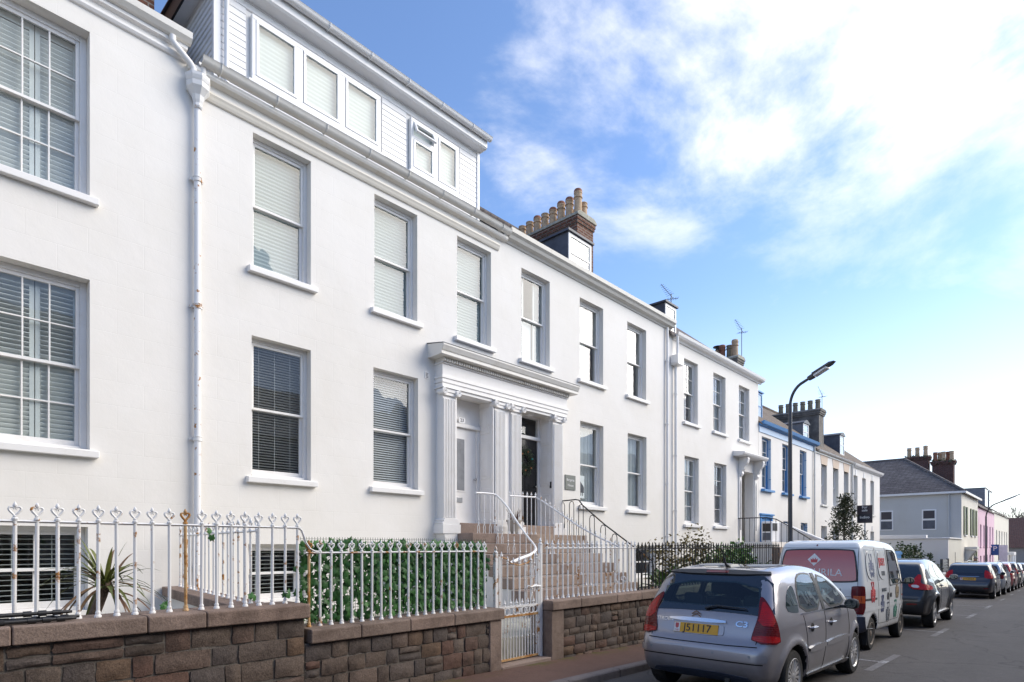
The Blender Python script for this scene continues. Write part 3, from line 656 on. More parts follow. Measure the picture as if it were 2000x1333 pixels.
for i in range(4): 
    b = MB(); b.box(7.215, 7.285, YF-0.0135, YF-0.0125, 4.815+0.026*i, 4.828+0.026*i); b.build('vent_slot', 'interior_dark', v)
# front door of 23: white with a long glazed light, in a panelled recess
def door_recess(h, op, y1, mat):
    a, c, d, e = op; b = MB()
    b.box(a-0.02, a+0.012, YF-0.2, y1, d, e); b.box(c-0.012, c+0.02, YF-0.2, y1, d, e); b.build('recess_lining', mat, h)
    for zz0, zz1 in ((d+0.25, d+0.75), (d+0.95, d+1.72), (d+1.9, e-0.12)):
        for xx in (a+0.012, c-0.012):
            s = 1 if xx < (a+c)/2 else -1; p = MB()
            p.box(min(xx, xx+s*0.012), max(xx, xx+s*0.012), YF-0.12, y1-0.06, zz0, zz1); k = p.build('recess_panel', mat, h, bevel=0.006)
            p = MB(); p.box(min(xx+s*0.012, xx+s*0.02), max(xx+s*0.012, xx+s*0.02), YF-0.07, y1-0.11, zz0+0.06, zz1-0.06); p.build('raised_field', mat, h, bevel=0.006)
door_recess(hB, DOORB, 9.24, 'white_paint'); door_recess(hC := thing('terraced_house', 'white rendered house with black front door, lead dormer and tall brick chimney', 'house', (13.0, YF, 0.2), group='white terraced houses'), DOORC, 9.24, 'white_paint')
a, c, d, e = DOORB; DY = 9.22
b = MB(); b.box(a, c, DY, DY+0.05, 4.10, e); b.box(a, a+0.10, DY-0.03, DY+0.05, d, 4.10); b.box(c-0.10, c, DY-0.03, DY+0.05, d, 4.10); b.build('door_frame', 'white_paint', hB, bevel=0.006)
b = MB(); b.box(a, c, DY-0.07, DY-0.002, 4.04, 4.12); b.build('transom', 'white_paint', hB, bevel=0.01)
b = MB(); b.box(a+0.1, c-0.1, DY, DY+0.045, d, 4.04); dr = b.build('front_door', 'white_paint', hB, bevel=0.005, label='white front door with a tall narrow pane')
xm = (a+c)/2
b = MB(); b.box(xm-0.17, xm+0.10, DY-0.012, DY-0.001, 2.72, 3.84); b.build('door_glazing_bead', 'white_paint', dr, bevel=0.004)
b = MB(); b.box(xm-0.14, xm+0.07, DY-0.014, DY-0.0125, 2.75, 3.81); b.build('door_pane', 'lead_light', dr)
b = MB(); b.box(xm-0.24, xm+0.02, DY-0.012, DY-0.001, 2.50, 2.61); b.build('letter_plate', 'steel', dr, bevel=0.006)
b = MB(); b.lathe(c-0.16, DY-0.05, [(0.012,0.05),(0.012,0.02),(0.028,0.0),(0.02,-0.02)], 12, 3.0, 'y'); b.build('door_knob', 'steel', dr, smooth=True)
b = MB(); b.box(xm-0.14, xm+0.03, DY-0.08, DY-0.071, 4.125, 4.235); b.build('number_plate', 'white_plastic', hB)
text('23', 'house_number', 'lettering_black', hB, (xm-0.055, DY-0.083, 4.18), (R(90), 0, 0), 0.10)

# ------------------------------------------------------------------ next house: black door, lead dormer, brick stack
opsC = [(9.95,10.95,5.81,7.84), (12.13,13.16,5.81,7.84), (14.33,15.34,5.81,7.84), (12.15,13.17,2.63,4.75), (14.35,15.36,2.63,4.75), (14.73,15.90,0.69,1.60), DOORC]
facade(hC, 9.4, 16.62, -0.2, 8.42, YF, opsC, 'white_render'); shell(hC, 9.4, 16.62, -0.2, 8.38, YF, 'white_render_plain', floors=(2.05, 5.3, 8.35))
for i, o in enumerate(opsC[:6]): window(hC, *o, blind=('half_shutters','curtain','curtain','net','net',None)[i], sill='white_paint' if i < 5 else None, glass='glass_old' if i in (1, 2) else 'glass')
roof(hC, 9.4, 16.62, YF, 8.50, 4.0, 38.5, 'roof_slate', over=0.12)
moulding(hC, 9.4, 16.75, [(YF+0.002, 8.20), (YF-0.03, 8.20), (YF-0.05, 8.24), (YF-0.14, 8.27), (YF-0.17, 8.33), (YF-0.22, 8.37), (YF-0.23, 8.46), (YF-0.20, 8.46), (YF-0.19, 8.40), (YF+0.002, 8.40)], 'gutter_dirty', 'gutter')
dormer(hC, 12.18, 13.19, 9.42, 8.6, 9.66, 2.4, 'lead', 'lead')
s = stack(hC, 13.36, 14.12, 10.0, 12.35, 9.2, 10.88, 'chimney_brick')
for i in range(8):
    yy = 10.12+0.30*i; hgt = (0.62,0.50,0.50,0.44,0.46,0.42,0.44,0.42)[i]
    pot(s, 13.56, yy, 10.9, hgt, 0.115, 'pot_buff', ('vented','vented','vented','vented','plain','vented','plain','plain')[i], 'pot_red')
    if i < 7: pot(s, 13.93, yy+0.08, 10.9, (0.5,0.40,0.34,0.36,0.34,0.34,0.32)[i], 0.11, 'pot_buff', 'plain')
pot(s, 13.6, 12.75, 10.55, 0.40, 0.10, 'bulb_black', 'cowl')
# black door with fanlight and wreath
a, c, d, e = DOORC
b = MB(); b.box(a, a+0.09, DY-0.03, DY+0.05, d, e); b.box(c-0.09, c, DY-0.03, DY+0.05, d, e); b.box(a+0.09, c-0.09, DY-0.03, DY+0.05, e-0.06, e); b.build('door_frame', 'white_paint', hC, bevel=0.006)
b = MB(); b.box(a, c, DY-0.06, DY+0.04, 4.07, 4.15); b.build('transom', 'white_paint', hC, bevel=0.01)
b = MB(); b.face((a+0.09, DY+0.01, 4.15), (c-0.09, DY+0.01, 4.15), (c-0.09, DY+0.01, e-0.06), (a+0.09, DY+0.01, e-0.06)); b.build('fanlight', 'glass', hC, recalc=False)
b = MB(); b.box(a+0.09, c-0.09, DY, DY+0.045, d, 4.07); MB().box(a+0.20, a+0.36, DY-0.07, DY-0.061, 4.055, 4.165).build('number_plate', 'white_plastic', hC); text('25', 'house_number', 'lettering_black', hC, (a+0.28, DY-0.073, 4.11), (R(90),0,0), 0.10)
dr = b.build('front_door', 'black_gloss', hC, bevel=0.005, label='glossy black panelled front door')
xm = (a+c)/2
for x0, x1 in ((a+0.17, xm-0.04), (xm+0.04, c-0.17)):
    for z0, z1 in ((2.2, 2.75), (2.9, 3.9)):
        b = MB(); b.box(x0, x1, DY-0.012, DY-0.001, z0, z1); b.build('door_panel', 'black_gloss', dr, bevel=0.006)
b = MB(); b.lathe(c-0.15, DY-0.05, [(0.012,0.05),(0.012,0.02),(0.03,0.0),(0.02,-0.02)], 12, 3.0, 'y'); b.build('door_knob', 'steel', dr, smooth=True)
b = MB(); b.box(c+0.0-0.02, c+0.012-0.02, YF-0.16, YF-0.11, 2.95, 3.10); b.build('bell_push', 'bulb_black', hC)
# slate name plaque and the piano poster in the window
b = MB(); b.box(11.52, 11.93, YF-0.022, YF-0.001, 2.98, 3.34); pl = b.build('name_plaque', 'sign_green', hC, bevel=0.003)
text('Bergerac', 'plaque_lettering', 'lettering_white', hC, (11.725, YF-0.024, 3.22), (R(90),0,0), 0.088); text('House', 'plaque_lettering', 'lettering_white', hC, (11.725, YF-0.024, 3.09), (R(90),0,0), 0.088)
ps = thing('window_poster', 'small framed grand piano picture hanging inside a ground floor window', 'poster', (12.55, YF+0.245, 2.85))
b = MB(); b.box(12.24, 12.66, YF+0.245, YF+0.252, 2.84, 3.42); b.build('panel', 'lettering_white', ps)
b = MB(); yy = YF+0.2435
b.prism([(12.26,2.98),(12.64,2.98),(12.64,3.13),(12.52,3.13),(12.26,3.13)], 'y', yy, yy+0.001); b.prism([(12.28,3.40),(12.33,3.40),(12.63,3.14),(12.50,3.10)], 'y', yy-0.0005, yy+0.0008)
for i in range(5): b.box(12.28+0.07*i, 12.31+0.07*i, yy, yy+0.001, 2.90, 2.98)
b.build('piano_print', 'navy_board', ps)
b = MB(); b.tube([(12.28, YF+0.245, 3.42), (12.40, YF+0.23, 3.72), (12.64, YF+0.245, 3.42)], 0.002, 4); b.build('cord', 'lettering_black', ps)
downpipe(hC, [(16.47, YF-0.06, 0.3), (16.47, YF-0.06, 8.22)], 0.04, 'white_paint', [(16.47, YF-0.06, z) for z in (7.2, 5.3, 3.5, 1.9)])

# ------------------------------------------------------------------ double portico
po = thing('portico', 'double white portico with four fluted Ionic pilasters and dentilled cornice over two doors', 'portico', (9.4, 8.75, 1.6))
FY = 8.78                       # frieze face
def ent(prof_y, z0, z1, x0, x1, nm, bev=0.004):
    b = MB(); b.box(x0, x1, prof_y, YF+0.01, z0, z1); return b.build(nm, 'white_paint', po, bevel=bev)
ent(FY, 4.66, 4.74, 7.46, 11.33, 'architrave'); ent(FY-0.015, 4.742, 4.82, 7.445, 11.345, 'architrave'); ent(FY-0.03, 4.822, 4.87, 7.43, 11.36, 'architrave_fillet'); ent(FY, 4.872, 5.10, 7.46, 11.33, 'frieze')
ent(FY-0.03, 5.10, 5.125, 7.43, 11.36, 'bed_mould')
co = MB(); co.prism([(FY-0.09, 5.20), (FY-0.20, 5.205), (FY-0.20, 5.27), (FY-0.215, 5.275), (FY-0.24, 5.33), (FY-0.255, 5.36), (FY-0.255, 5.39), (YF, 5.47), (YF, 5.20)], 'x', 7.27, 11.50); co.build('cornice', 'dirty_white', po, bevel=0.004)
co = MB(); co.prism([(FY-0.262, 5.392), (FY-0.262, 5.40), (YF-0.002, 5.485), (YF-0.002, 5.475)], 'x', 7.26, 11.51); co.build('lead_flashing', 'lead', po)
dn = MB(); x = 7.44
dn.box(7.445, 11.345, FY-0.035, YF, 5.126, 5.199)
while x < 11.34: dn.box(x, x+0.035, FY-0.085, FY-0.034, 5.13, 5.195); x += 0.062
dn.build('dentil_course', 'dirty_white', po, kind='stuff')
ent(FY+0.03, 4.60, 4.659, 7.83, 8.86, 'soffit'); ent(FY+0.03, 4.60, 4.659, 9.72, 10.83, 'soffit')
for xc in (7.645, 9.055, 9.555, 11.005):
    w = 0.155; cz0, cz1 = 2.12, 4.50
    p = MB(); p.box(xc-w, xc+w, FY+0.02, YF+0.01, cz0, cz1); sh = p.build('pilaster', 'white_paint', po)
    for i in range(8):          # fillets between the flutes
        q = xc-w+0.012+i*(2*w-0.024)/7; f = MB(); f.box(q-0.011, q+0.011, FY-0.006, FY+0.021, cz0+0.03, cz1-0.06); f.build('fluting', 'white_paint', sh, bevel=0.004)
    k = MB()                    # Ionic capital
    k.box(xc-w-0.06, xc+w+0.06, FY-0.06, YF+0.01, 4.63, 4.655); k.box(xc-w-0.02, xc+w+0.02, FY-0.035, YF, 4.56, 4.63); k.box(xc-w-0.005, xc+w+0.005, FY-0.02, YF, 4.50, 4.56)
    k.build('capital', 'white_paint', po, bevel=0.006)
    for sg in (-1, 1):
        v = MB(); cx, cz = xc+sg*(w+0.015), 4.565; sp = []
        for i in range(40):
            a_ = i/39*2*math.pi*2.1; rr = 0.066*(1-0.82*i/39); sp.append((cx+sg*rr*math.sin(a_), FY-0.062, cz+rr*math.cos(a_)))
        v.tube(sp, 0.0135, 6); v.lathe(cx, FY-0.055, [(0.06, 0), (0.06, 0.16)], 16, cz, 'y'); v.build('volute', 'white_paint', po, smooth=True)
    bs = MB(); bs.box(xc-w-0.075, xc+w+0.075, FY-0.065, YF+0.01, 1.84, 2.02); bs.build('plinth', 'white_paint', po, bevel=0.006)
    bs = MB(); bs.prism([(xc-w-0.06,2.021),(xc+w+0.06,2.021),(xc+w+0.07,2.05),(xc+w+0.03,2.075),(xc+w+0.045,2.10),(xc+w+0.005,2.135),(xc-w-0.005,2.135),(xc-w-0.045,2.10),(xc-w-0.03,2.075),(xc-w-0.07,2.05)], 'y', FY-0.05, YF+0.01); bs.build('pilaster_base', 'white_paint', po, bevel=0.006)
bs = MB(); bs.prism([(7.47,1.66),(7.85,1.66),(7.80,1.70),(7.80,1.72),(7.83,1.745),(7.83,1.80),(7.85,1.838),(7.47,1.838),(7.47,1.80),(7.49,1.745)], 'y', FY-0.05, YF+0.01); bs.build('corbel', 'white_paint', po, bevel=0.004)
b = MB(); b.box(8.93, 9.65, FY+0.05, YF+0.012, 1.85, 4.658); b.build('centre_pier', 'white_paint', po)
b = MB(); b.lathe(10.25, 9.0, [(0.08, 0), (0.08, -0.03), (0.05, -0.05), (0.01, -0.055)], 16, 4.598); b.build('porch_light', 'lettering_white', po, smooth=True)
# wreath
wr = thing('wreath', 'dark green festive wreath with baubles on the black door', 'wreath', (xm, DY-0.05, 3.42))
rw = random.Random(3)
b = MB(); 
for i in range(520):
    t = rw.uniform(0, 2*math.pi); rr = 0.20+rw.gauss(0, 0.055); p = Vector((xm+rr*math.cos(t), DY-0.05+rw.uniform(-0.045, 0.03), 3.55+rr*math.sin(t)*1.15)); q = p+Vector((rw.uniform(-1,1), rw.uniform(-0.8,0.3), rw.uniform(-1,1))).normalized()*0.05
    b.tube([p, q], [0.007, 0.003], 4, cap=False)
plain('fir', (0.03, 0.055, 0.025), 0.7, var=0.4, scale=30); b.build('greenery', 'fir', wr, kind='stuff')
plain('bauble_teal', (0.03, 0.32, 0.33), 0.15, var=0.05); plain('bauble_copper', (0.36, 0.16, 0.08), 0.2, metal=0.8, var=0.05)
for i in range(6):
    t = i*1.05+0.3; m_ = 'bauble_teal' if i % 3 == 0 else 'bauble_copper'
    b = MB(); b.lathe(xm+0.2*math.cos(t), DY-0.09, [(0.022*math.sin(math.pi*k/8)+0.0005, -0.022*math.cos(math.pi*k/8)) for k in range(9)], 10, 3.55+0.22*math.sin(t)); b.build('bauble', m_, wr, smooth='all')
# ------------------------------------------------------------------ house with the bracketed door hood
hD = thing('terraced_house', 'white rendered house with scrolled brackets carrying a hood over its doorway', 'house', (20.2, YF, 0.0), group='white terraced houses')
opsD = [(17.66,18.64,5.58,7.59), (19.80,20.80,5.58,7.59), (21.96,22.96,5.58,7.59), (17.70,18.70,2.31,4.49), (19.87,20.87,2.31,4.49), (22.16,23.34,1.75,4.42)]
facade(hD, 16.64, 23.85, -0.5, 8.12, YF, opsD, 'white_render'); shell(hD, 16.64, 23.85, -0.5, 8.1, YF, 'white_render_plain', floors=(1.75, 5.1, 8.05))
for i, o in enumerate(opsD[:5]):
    window(hD, *o, cols=2, rows=2, blind=('curtain','curtains','curtains','net','venetian')[i], glass='glass_old')
    for q in (0.25, 0.78):       # hinges of the folded-back shutters on the jamb
        b = MB(); z = o[2]+(o[3]-o[2])*q; b.box(o[1]-0.012, o[1]-0.002, YF+0.01, YF+0.10, z, z+0.03); b.build('shutter_hinge', 'lead_light', hD)
    b = MB(); b.box(o[1]-0.028, o[1]-0.014, YF+0.008, YF+0.12, o[2]+0.05, o[3]-0.05); b.build('folded_shutter', 'white_paint', hD, bevel=0.004)
roof(hD, 16.64, 23.85, YF, 8.2, 4.0, 39.5, 'roof_slate', over=0.12)
moulding(hD, 16.9, 24.05, [(YF+0.002, 7.98), (YF-0.04, 7.98), (YF-0.06, 8.03), (YF-0.16, 8.05), (YF-0.20, 8.10), (YF-0.22, 8.18), (YF-0.19, 8.18), (YF-0.17, 8.12), (YF+0.002, 8.12)], 'white_paint', 'gutter')
b = MB(); b.prism([(16.80,7.16),(17.12,7.16),(17.16,7.22),(17.16,7.45),(16.76,7.45),(16.76,7.22)], 'y', YF-0.26, YF-0.02); hp = b.build('hopper', 'white_paint', hD, bevel=0.008)
downpipe(hD, [(16.96, YF-0.08, 0.1), (16.96, YF-0.08, 7.16)], 0.045, 'white_paint', [(16.96, YF-0.08, z) for z in (6.3, 4.4, 2.7)]); downpipe(hD, [(16.96, YF-0.14, 7.46), (16.96, YF-0.14, 8.05)], 0.04, 'white_paint')
dormer(hD, 17.18, 17.90, 9.42, 8.3, 9.33, 2.2, 'lead', 'lead')
a, c, d, e = opsD[5]
b = MB(); b.box(a, c, 9.9, 9.95, d, e); b.build('front_door', 'white_paint', hD)
for x0, x1 in ((a-0.26, a-0.05), (c+0.05, c+0.26)):
    b = MB(); b.box(x0, x1, YF-0.05, YF+0.002, 1.75, 4.25); p = b.build('pilaster', 'white_paint', hD, bevel=0.006)
    b = MB(); b.prism([(x0+0.06, 2.2), (x1-0.06, 2.2), (x1-0.06, 3.9), ((x0+x1)/2, 4.05), (x0+0.06, 3.9)], 'y', YF-0.058, YF-0.051); b.build('pilaster_panel', 'lead_light', p)
    b = MB(); b.prism([(YF, 4.18), (YF-0.10, 4.19), (YF-0.15, 4.27), (YF-0.13, 4.36), (YF-0.20, 4.44), (YF-0.24, 4.55), (YF-0.33, 4.66), (YF-0.36, 4.80), (YF-0.34, 4.88), (YF, 4.88)], 'x', x0+0.02, x1-0.02); b.build('console_bracket', 'white_paint', hD, bevel=0.012)
b = MB(); b.prism([(YF, 4.885), (YF-0.38, 4.885), (YF-0.42, 4.93), (YF-0.44, 4.98), (YF-0.44, 5.01), (YF, 5.08)], 'x', 21.42, 23.76); b.build('door_hood', 'white_paint', hD, bevel=0.008)
s = stack(hD, 23.6, 24.2, 9.75, 11.1, 8.3, 9.22, 'soot_render')
for i, (q, m_, cw) in enumerate(((9.92,'pot_buff','vented'),(10.2,'pot_grey','plain'),(10.45,'pot_red','vented'),(10.7,'pot_buff','cowl'),(10.95,'pot_red','plain'))): pot(s, 23.82+0.14*(i % 2), q, 9.22, 0.62-0.05*i, 0.13, m_, cw)
# entrance landing of the bracketed house, with stair parapet and iron rail
st = thing('entrance_steps', 'white stair parapet and landing with thin iron handrail at the bracketed doorway', 'steps', (23.0, 7.4, -0.3))
b = MB(); b.box(21.7, 24.2, 7.7, YF, -0.4, 1.75); b.build('landing', 'white_render_plain', st)
for i in range(9):
    b = MB(); b.box(21.7, 24.2, 7.7-0.27*(i+1), 7.7-0.27*i, -0.4, 1.75-0.185*(i+1)); b.build('step', 'step_granite', st, bevel=0.01)
b = MB(); b.prism([(YF, -0.4), (YF, 2.50), (8.55, 2.50), (8.2, 2.42), (5.25, 1.05), (5.25, -0.4)], 'x', 24.22, 24.42); b.build('parapet', 'white_render_plain', st, bevel=0.01)
b = MB(); b.prism([(YF, 2.502), (YF, 2.58), (8.55, 2.58), (8.18, 2.50), (5.2, 1.115), (5.2, 1.03), (8.2, 2.422), (8.55, 2.502)], 'x', 24.18, 24.46); b.build('parapet_coping', 'white_paint', st, bevel=0.01)
rail = [(21.78, 8.95, 2.62), (21.78, 7.95, 2.62), (21.78, 7.6, 2.55), (21.78, 7.2, 2.32), (21.78, 6.6, 1.92), (21.78, 5.6, 1.25)]
b = MB(); b.tube(rail, 0.018, 8); b.build('handrail', 'black_iron', st, smooth=True)
for i in range(18):
    y = 8.9-0.185*i; zt = np.interp(-y, [-p[1] for p in rail], [p[2] for p in rail]); zb = 1.75 if y > 7.7 else 1.75-(7.7-y)/0.27*0.185
    b = MB(); b.tube([(21.78, y, zb-0.02), (21.78, y, zt)], 0.009, 6); b.build('baluster', 'black_iron', st)
ac = thing('air_conditioner', 'pale boxy air conditioning unit with dark grille standing on the landing', 'air conditioner', (23.3, 8.2, 1.75))
b = MB(); b.box(22.95, 23.75, 8.15, 8.55, 1.76, 2.52); b.build('casing', 'white_plastic', ac, bevel=0.03)
b = MB(); b.box(23.0, 23.45, 8.135, 8.149, 2.18, 2.46); b.box(22.938, 22.949, 8.2, 8.5, 2.15, 2.45); b.build('grille', 'bulb_black', ac)
b = MB(); b.box(22.938, 22.949, 8.2, 8.5, 1.82, 2.10); b.build('lower_grille', 'lead', ac)

# ------------------------------------------------------------------ house with blue woodwork
hE = thing('terraced_house', 'white rendered house with bright blue window frames, sills and eaves', 'house', (27.3, YF, -0.3), group='white terraced houses')
opsE = [(24.22,25.22,3.89,5.98), (26.53,27.50,3.89,5.98), (28.78,29.72,3.89,5.98), (26.66,27.50,1.55,2.67), (28.92,29.86,1.55,2.67), (24.08,25.30,0.4,2.84)]
facade(hE, 23.87, 30.85, -0.7, 6.45, YF, opsE, 'white_render_plain'); shell(hE, 23.87, 30.85, -0.7, 6.4, YF, 'white_render_plain', floors=(0.35, 3.3, 6.4))
for i, o in enumerate(opsE[:5]):
    window(hE, *o, cols=2 if i < 3 else 1, rows=2 if i < 3 else 1, mat='blue_paint', sash_mat='white_paint', sill='blue_paint' if i < 3 else None, blind='net' if i != 1 else None, sill_out=0.14)
    b = MB(); b.box(o[1]-0.030, o[1]-0.012, YF+0.008, YF+0.125, o[2]+0.03, o[3]-0.05); b.build('folded_shutter', 'pale_blue_paint', hE, bevel=0.004)
    for q in (0.2, 0.8):
        b = MB(); z = o[2]+(o[3]-o[2])*q; b.box(o[1]-0.042, o[1]-0.032, YF-0.01, YF+0.08, z, z+0.03); b.build('shutter_hinge', 'blue_paint', hE)
a, c, d, e = opsE[5]
b = MB(); b.box(a-0.06, a+0.06, YF-0.03, YF+0.1, d, e); b.box(c-0.06, c+0.06, YF-0.03, YF+0.1, d, e); b.box(a+0.06, c-0.06, YF-0.03, YF+0.1, e-0.12, e); b.box(a-0.12, c+0.12, YF-0.08, YF+0.05, e+0.002, e+0.06); b.build('door_frame', 'blue_paint', hE, bevel=0.005)
b = MB(); b.box(a+0.06, c-0.06, YF+0.04, YF+0.09, d, e-0.12); b.build('front_door', 'blue_paint', hE)
roof(hE, 23.87, 30.85, YF, 6.55, 4.0, 39, 'roof_brown', over=0.14)
moulding(hE, 23.9, 30.9, [(YF+0.002, 6.12), (YF-0.03, 6.12), (YF-0.03, 6.36), (YF+0.002, 6.36)], 'pale_blue_paint', 'fascia'); moulding(hE, 23.9, 31.0, [(YF+0.002, 6.361), (YF-0.10, 6.365), (YF-0.20, 6.42), (YF-0.24, 6.54), (YF-0.20, 6.55), (YF+0.002, 6.46)], 'blue_paint', 'gutter')
downpipe(hE, [(30.72, YF-0.06, 0.0), (30.72, YF-0.06, 6.36)], 0.04, 'dirty_white', [(30.72, YF-0.06, z) for z in (5.0, 3.2)])
dormer(hE, 24.9, 26.1, 9.7, 6.9, 8.12, 2.0, 'blue_paint', 'blue_paint', 'blue_paint', 'blue_paint')

# ------------------------------------------------------------------ paired houses at the far end of the terrace
hF = thing('terraced_house', 'white rendered house with buff flared lintels and a long grey stack of six pots', 'house', (34.2, YF, -0.5), group='white terraced houses')
opsF = [(31.97,32.90,3.67,5.65), (33.97,34.97,3.67,5.65), (36.0,36.92,3.67,5.65), (31.97,32.90,0.6,2.6), (33.97,34.97,0.6,2.6)]
facade(hF, 30.87, 37.6, -1.0, 6.25, YF, opsF, 'white_render_plain'); shell(hF, 30.87, 37.6, -1.0, 6.2, YF, 'white_render_plain', floors=(0.3, 3.2, 6.2))
for i, o in enumerate(opsF):
    window(hF, *o, blind='net' if i % 2 else None, sill='dirty_white', setback=0.16)
    if i < 3:
        b = MB(); b.prism([(o[0], o[3]), (o[1], o[3]), (o[1]+0.16, o[3]+0.45), (o[0]-0.16, o[3]+0.45)], 'y', YF-0.015, YF+0.1); b.build('lintel', 'stone_cream', hF)
roof(hF, 30.87, 37.6, YF, 6.36, 4.0, 39, 'roof_brown', over=0.12); gutter(hF, 31.1, 37.6, YF-0.12, 6.26, 'white_paint', 0.07, 1.2)
moulding(hF, 30.9, 37.6, [(YF+0.002, 6.10), (YF-0.05, 6.10), (YF-0.05, 6.24), (YF+0.002, 6.25)], 'dirty_white', 'fascia')
dormer(hF, 31.45, 32.3, 9.7, 6.8, 7.72, 2.2, 'lead_light', 'lead', arch=True)
s = stack(hF, 33.2, 34.0, 9.45, 11.7, 6.4, 8.66, 'soot_render', 'soot_render', corbel=0.08)
for i in range(6): pot(s, 33.6, 9.62+0.37*i, 8.66, 0.55, 0.125, 'pot_grey')
downpipe(hF, [(37.45, YF-0.06, -0.4), (37.45, YF-0.06, 6.2)], 0.05, 'dirty_white', [(37.45, YF-0.06, 4.6)])
hG = thing('terraced_house', 'white rendered house ending the terrace with three narrow sash windows and low portico', 'house', (41.0, YF, -0.7), group='white terraced houses')
opsG = [(37.96,38.85,3.54,5.63), (39.89,40.75,3.54,5.63), (41.86,42.78,3.54,5.63), (41.86,42.78,0.5,2.5)]
facade(hG, 37.62, 44.3, -1.1, 6.22, YF, opsG, 'white_render_plain'); shell(hG, 37.62, 44.3, -1.1, 6.2, YF, 'white_render_plain', floors=(0.2, 3.1, 6.15))
for i, o in enumerate(opsG):
    window(hG, *o, blind='net', setback=0.16, sill='dirty_white')
    b = MB(); b.box((o[0]+o[1])/2-0.1, (o[0]+o[1])/2+0.1, YF-0.03, YF+0.01, o[3]+0.01, o[3]+0.34); b.build('keystone', 'white_paint', hG)
dormer(hG, 37.9, 38.78, 9.7, 6.8, 8.0, 2.4, 'lead', 'lead', arch=True)
roof(hG, 37.62, 44.4, YF, 6.33, 4.0, 39, 'roof_brown', over=0.12); moulding(hG, 37.62, 44.5, [(YF+0.002, 6.05), (YF-0.05, 6.05), (YF-0.18, 6.15), (YF-0.22, 6.26), (YF-0.18, 6.26), (YF+0.002, 6.2)], 'white_paint', 'gutter')
b = MB(); b.prism([(38.3, 1.2), (40.1, 1.2), (40.2, 1.5), (40.4, 1.75), (38.0, 1.75), (38.2, 1.5)], 'y', YF-0.6, YF); b.build('porch', 'dirty_white', hG, bevel=0.02)
b = MB(); b.box(38.4, 38.65, YF-0.5, YF-0.25, -1.0, 1.2); b.box(39.75, 40.0, YF-0.5, YF-0.25, -1.0, 1.2); b.build('porch_column', 'dirty_white', hG)
aerial('dark television aerial on a mast beside the lead dormer', 17.85, 9.55, 8.6, 9.85); aerial('thin television aerial above the sooty chimney of the bracketed house', 24.0, 9.72, 9.0, 10.4, 0.7); aerial('short aerial at the end of the row of six grey pots', 33.6, 9.42, 8.5, 9.5, 0.9, 4)

# ------------------------------------------------------------------ side wall, slate-roofed grey house and those beyond
yard = thing('garden_wall', 'tall pale shaded wall with moulded coping beside the slate-roofed grey house', 'wall', (45.0, 7.2, -0.9))
b = MB(); b.box(45.0, 45.3, 5.5, 9.6, -1.2, 2.05); b.build('wall_face', 'white_render_plain', yard)
b = MB(); b.box(44.9, 45.4, 6.6, 9.6, 2.052, 2.30); b.box(44.92, 45.38, 5.4, 6.6, 2.052, 2.12); b.build('coping', 'white_paint', yard, bevel=0.02)
yard2 = thing('garden_wall', 'cream blockwork wall along the pavement with a narrow slit opening', 'wall', (48.0, 5.5, -1.0))
facade(yard2, 45.3, 51.1, -1.3, 2.06, 5.5, [(47.9, 48.2, -0.2, 1.2)], 'pale_block', name='wall_face'); b = MB(); b.box(45.3, 51.1, 5.42, 5.85, 2.062, 2.14); b.build('coping', 'white_paint', yard2, bevel=0.01)
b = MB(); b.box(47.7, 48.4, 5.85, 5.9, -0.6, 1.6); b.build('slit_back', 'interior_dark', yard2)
hH = thing('slate_roofed_house', 'grey end house with hipped slate roof, green shutters and two ivy-topped brick chimneys', 'house', (56, 5.5, -1.1))
HY0, HX0, HX1, HZ = 5.5, 51.1, 61.0, 5.36
b = MB(); b.face((HX0, HY0, -1.5), (HX0, HY0, HZ), (HX0, 15.5, HZ), (HX0, 15.5, -1.5)); b.build('side_wall', 'grey_render', hH, recalc=False)
opsH = [(52.6,53.6,2.4,4.4), (56.4,57.4,2.4,4.4), (55.2,56.2,-1.0,1.3), (58.6,59.4,2.4,4.4), (58.6,59.4,-0.6,1.2)]
facade(hH, HX0, HX1, -1.5, HZ, HY0, opsH, 'cream_render'); 
for o in opsH: window(hH, *o, y=HY0, cols=2, rows=2, blind='net')
for o in opsH:
    for x0, x1 in ((o[0]-0.5, o[0]-0.04), (o[1]+0.04, o[1]+0.5)):
        b = MB(); b.box(x0, x1, HY0-0.07, HY0-0.02, o[2], o[3]); b.build('shutter', 'green_paint', hH, bevel=0.004)
b = MB(); b.box(52.7, 54.2, HY0-0.7, HY0, 1.35, 1.55); b.prism([(HY0, 0.5), (HY0-0.15, 0.6), (HY0-0.6, 1.3), (HY0, 1.35)], 'x', 52.8, 53.0); b.prism([(HY0, 0.5), (HY0-0.15, 0.6), (HY0-0.6, 1.3), (HY0, 1.35)], 'x', 53.9, 54.1); b.build('door_canopy', 'dirty_white', hH, bevel=0.02)
rz, ry, rx = 8.39, 9.5, 55.1
b = MB(); o_ = 0.2; A_, B_, C_, D_ = (HX0-o_, HY0-o_, HZ), (HX1, HY0-o_, HZ), (HX1, 18, HZ), (HX0-o_, 18, HZ); P_, Q_, W_ = (rx, ry, rz), (rx, 18, rz), (HX1, ry, rz)
b.face(A_, P_, Q_, D_); b.face(A_, B_, W_, P_); b.face(P_, W_, (HX1, 18, rz), Q_); b.build('roof', 'roof_slate', hH, recalc=False)
b = MB(); b.tube([A_, P_], 0.11, 6); b.build('hip_tile', 'roof_slate', hH); b = MB(); b.tube([P_, Q_], 0.1, 6); b.build('ridge_tile', 'roof_slate', hH)
b = MB(); b.box(HX0-0.27, HX0-0.18, HY0-0.2, 15.5, HZ-0.12, HZ+0.02); b.box(HX0-0.2, HX1, HY0-0.27, HY0-0.18, HZ-0.12, HZ+0.02); b.build('gutter', 'white_paint', hH)
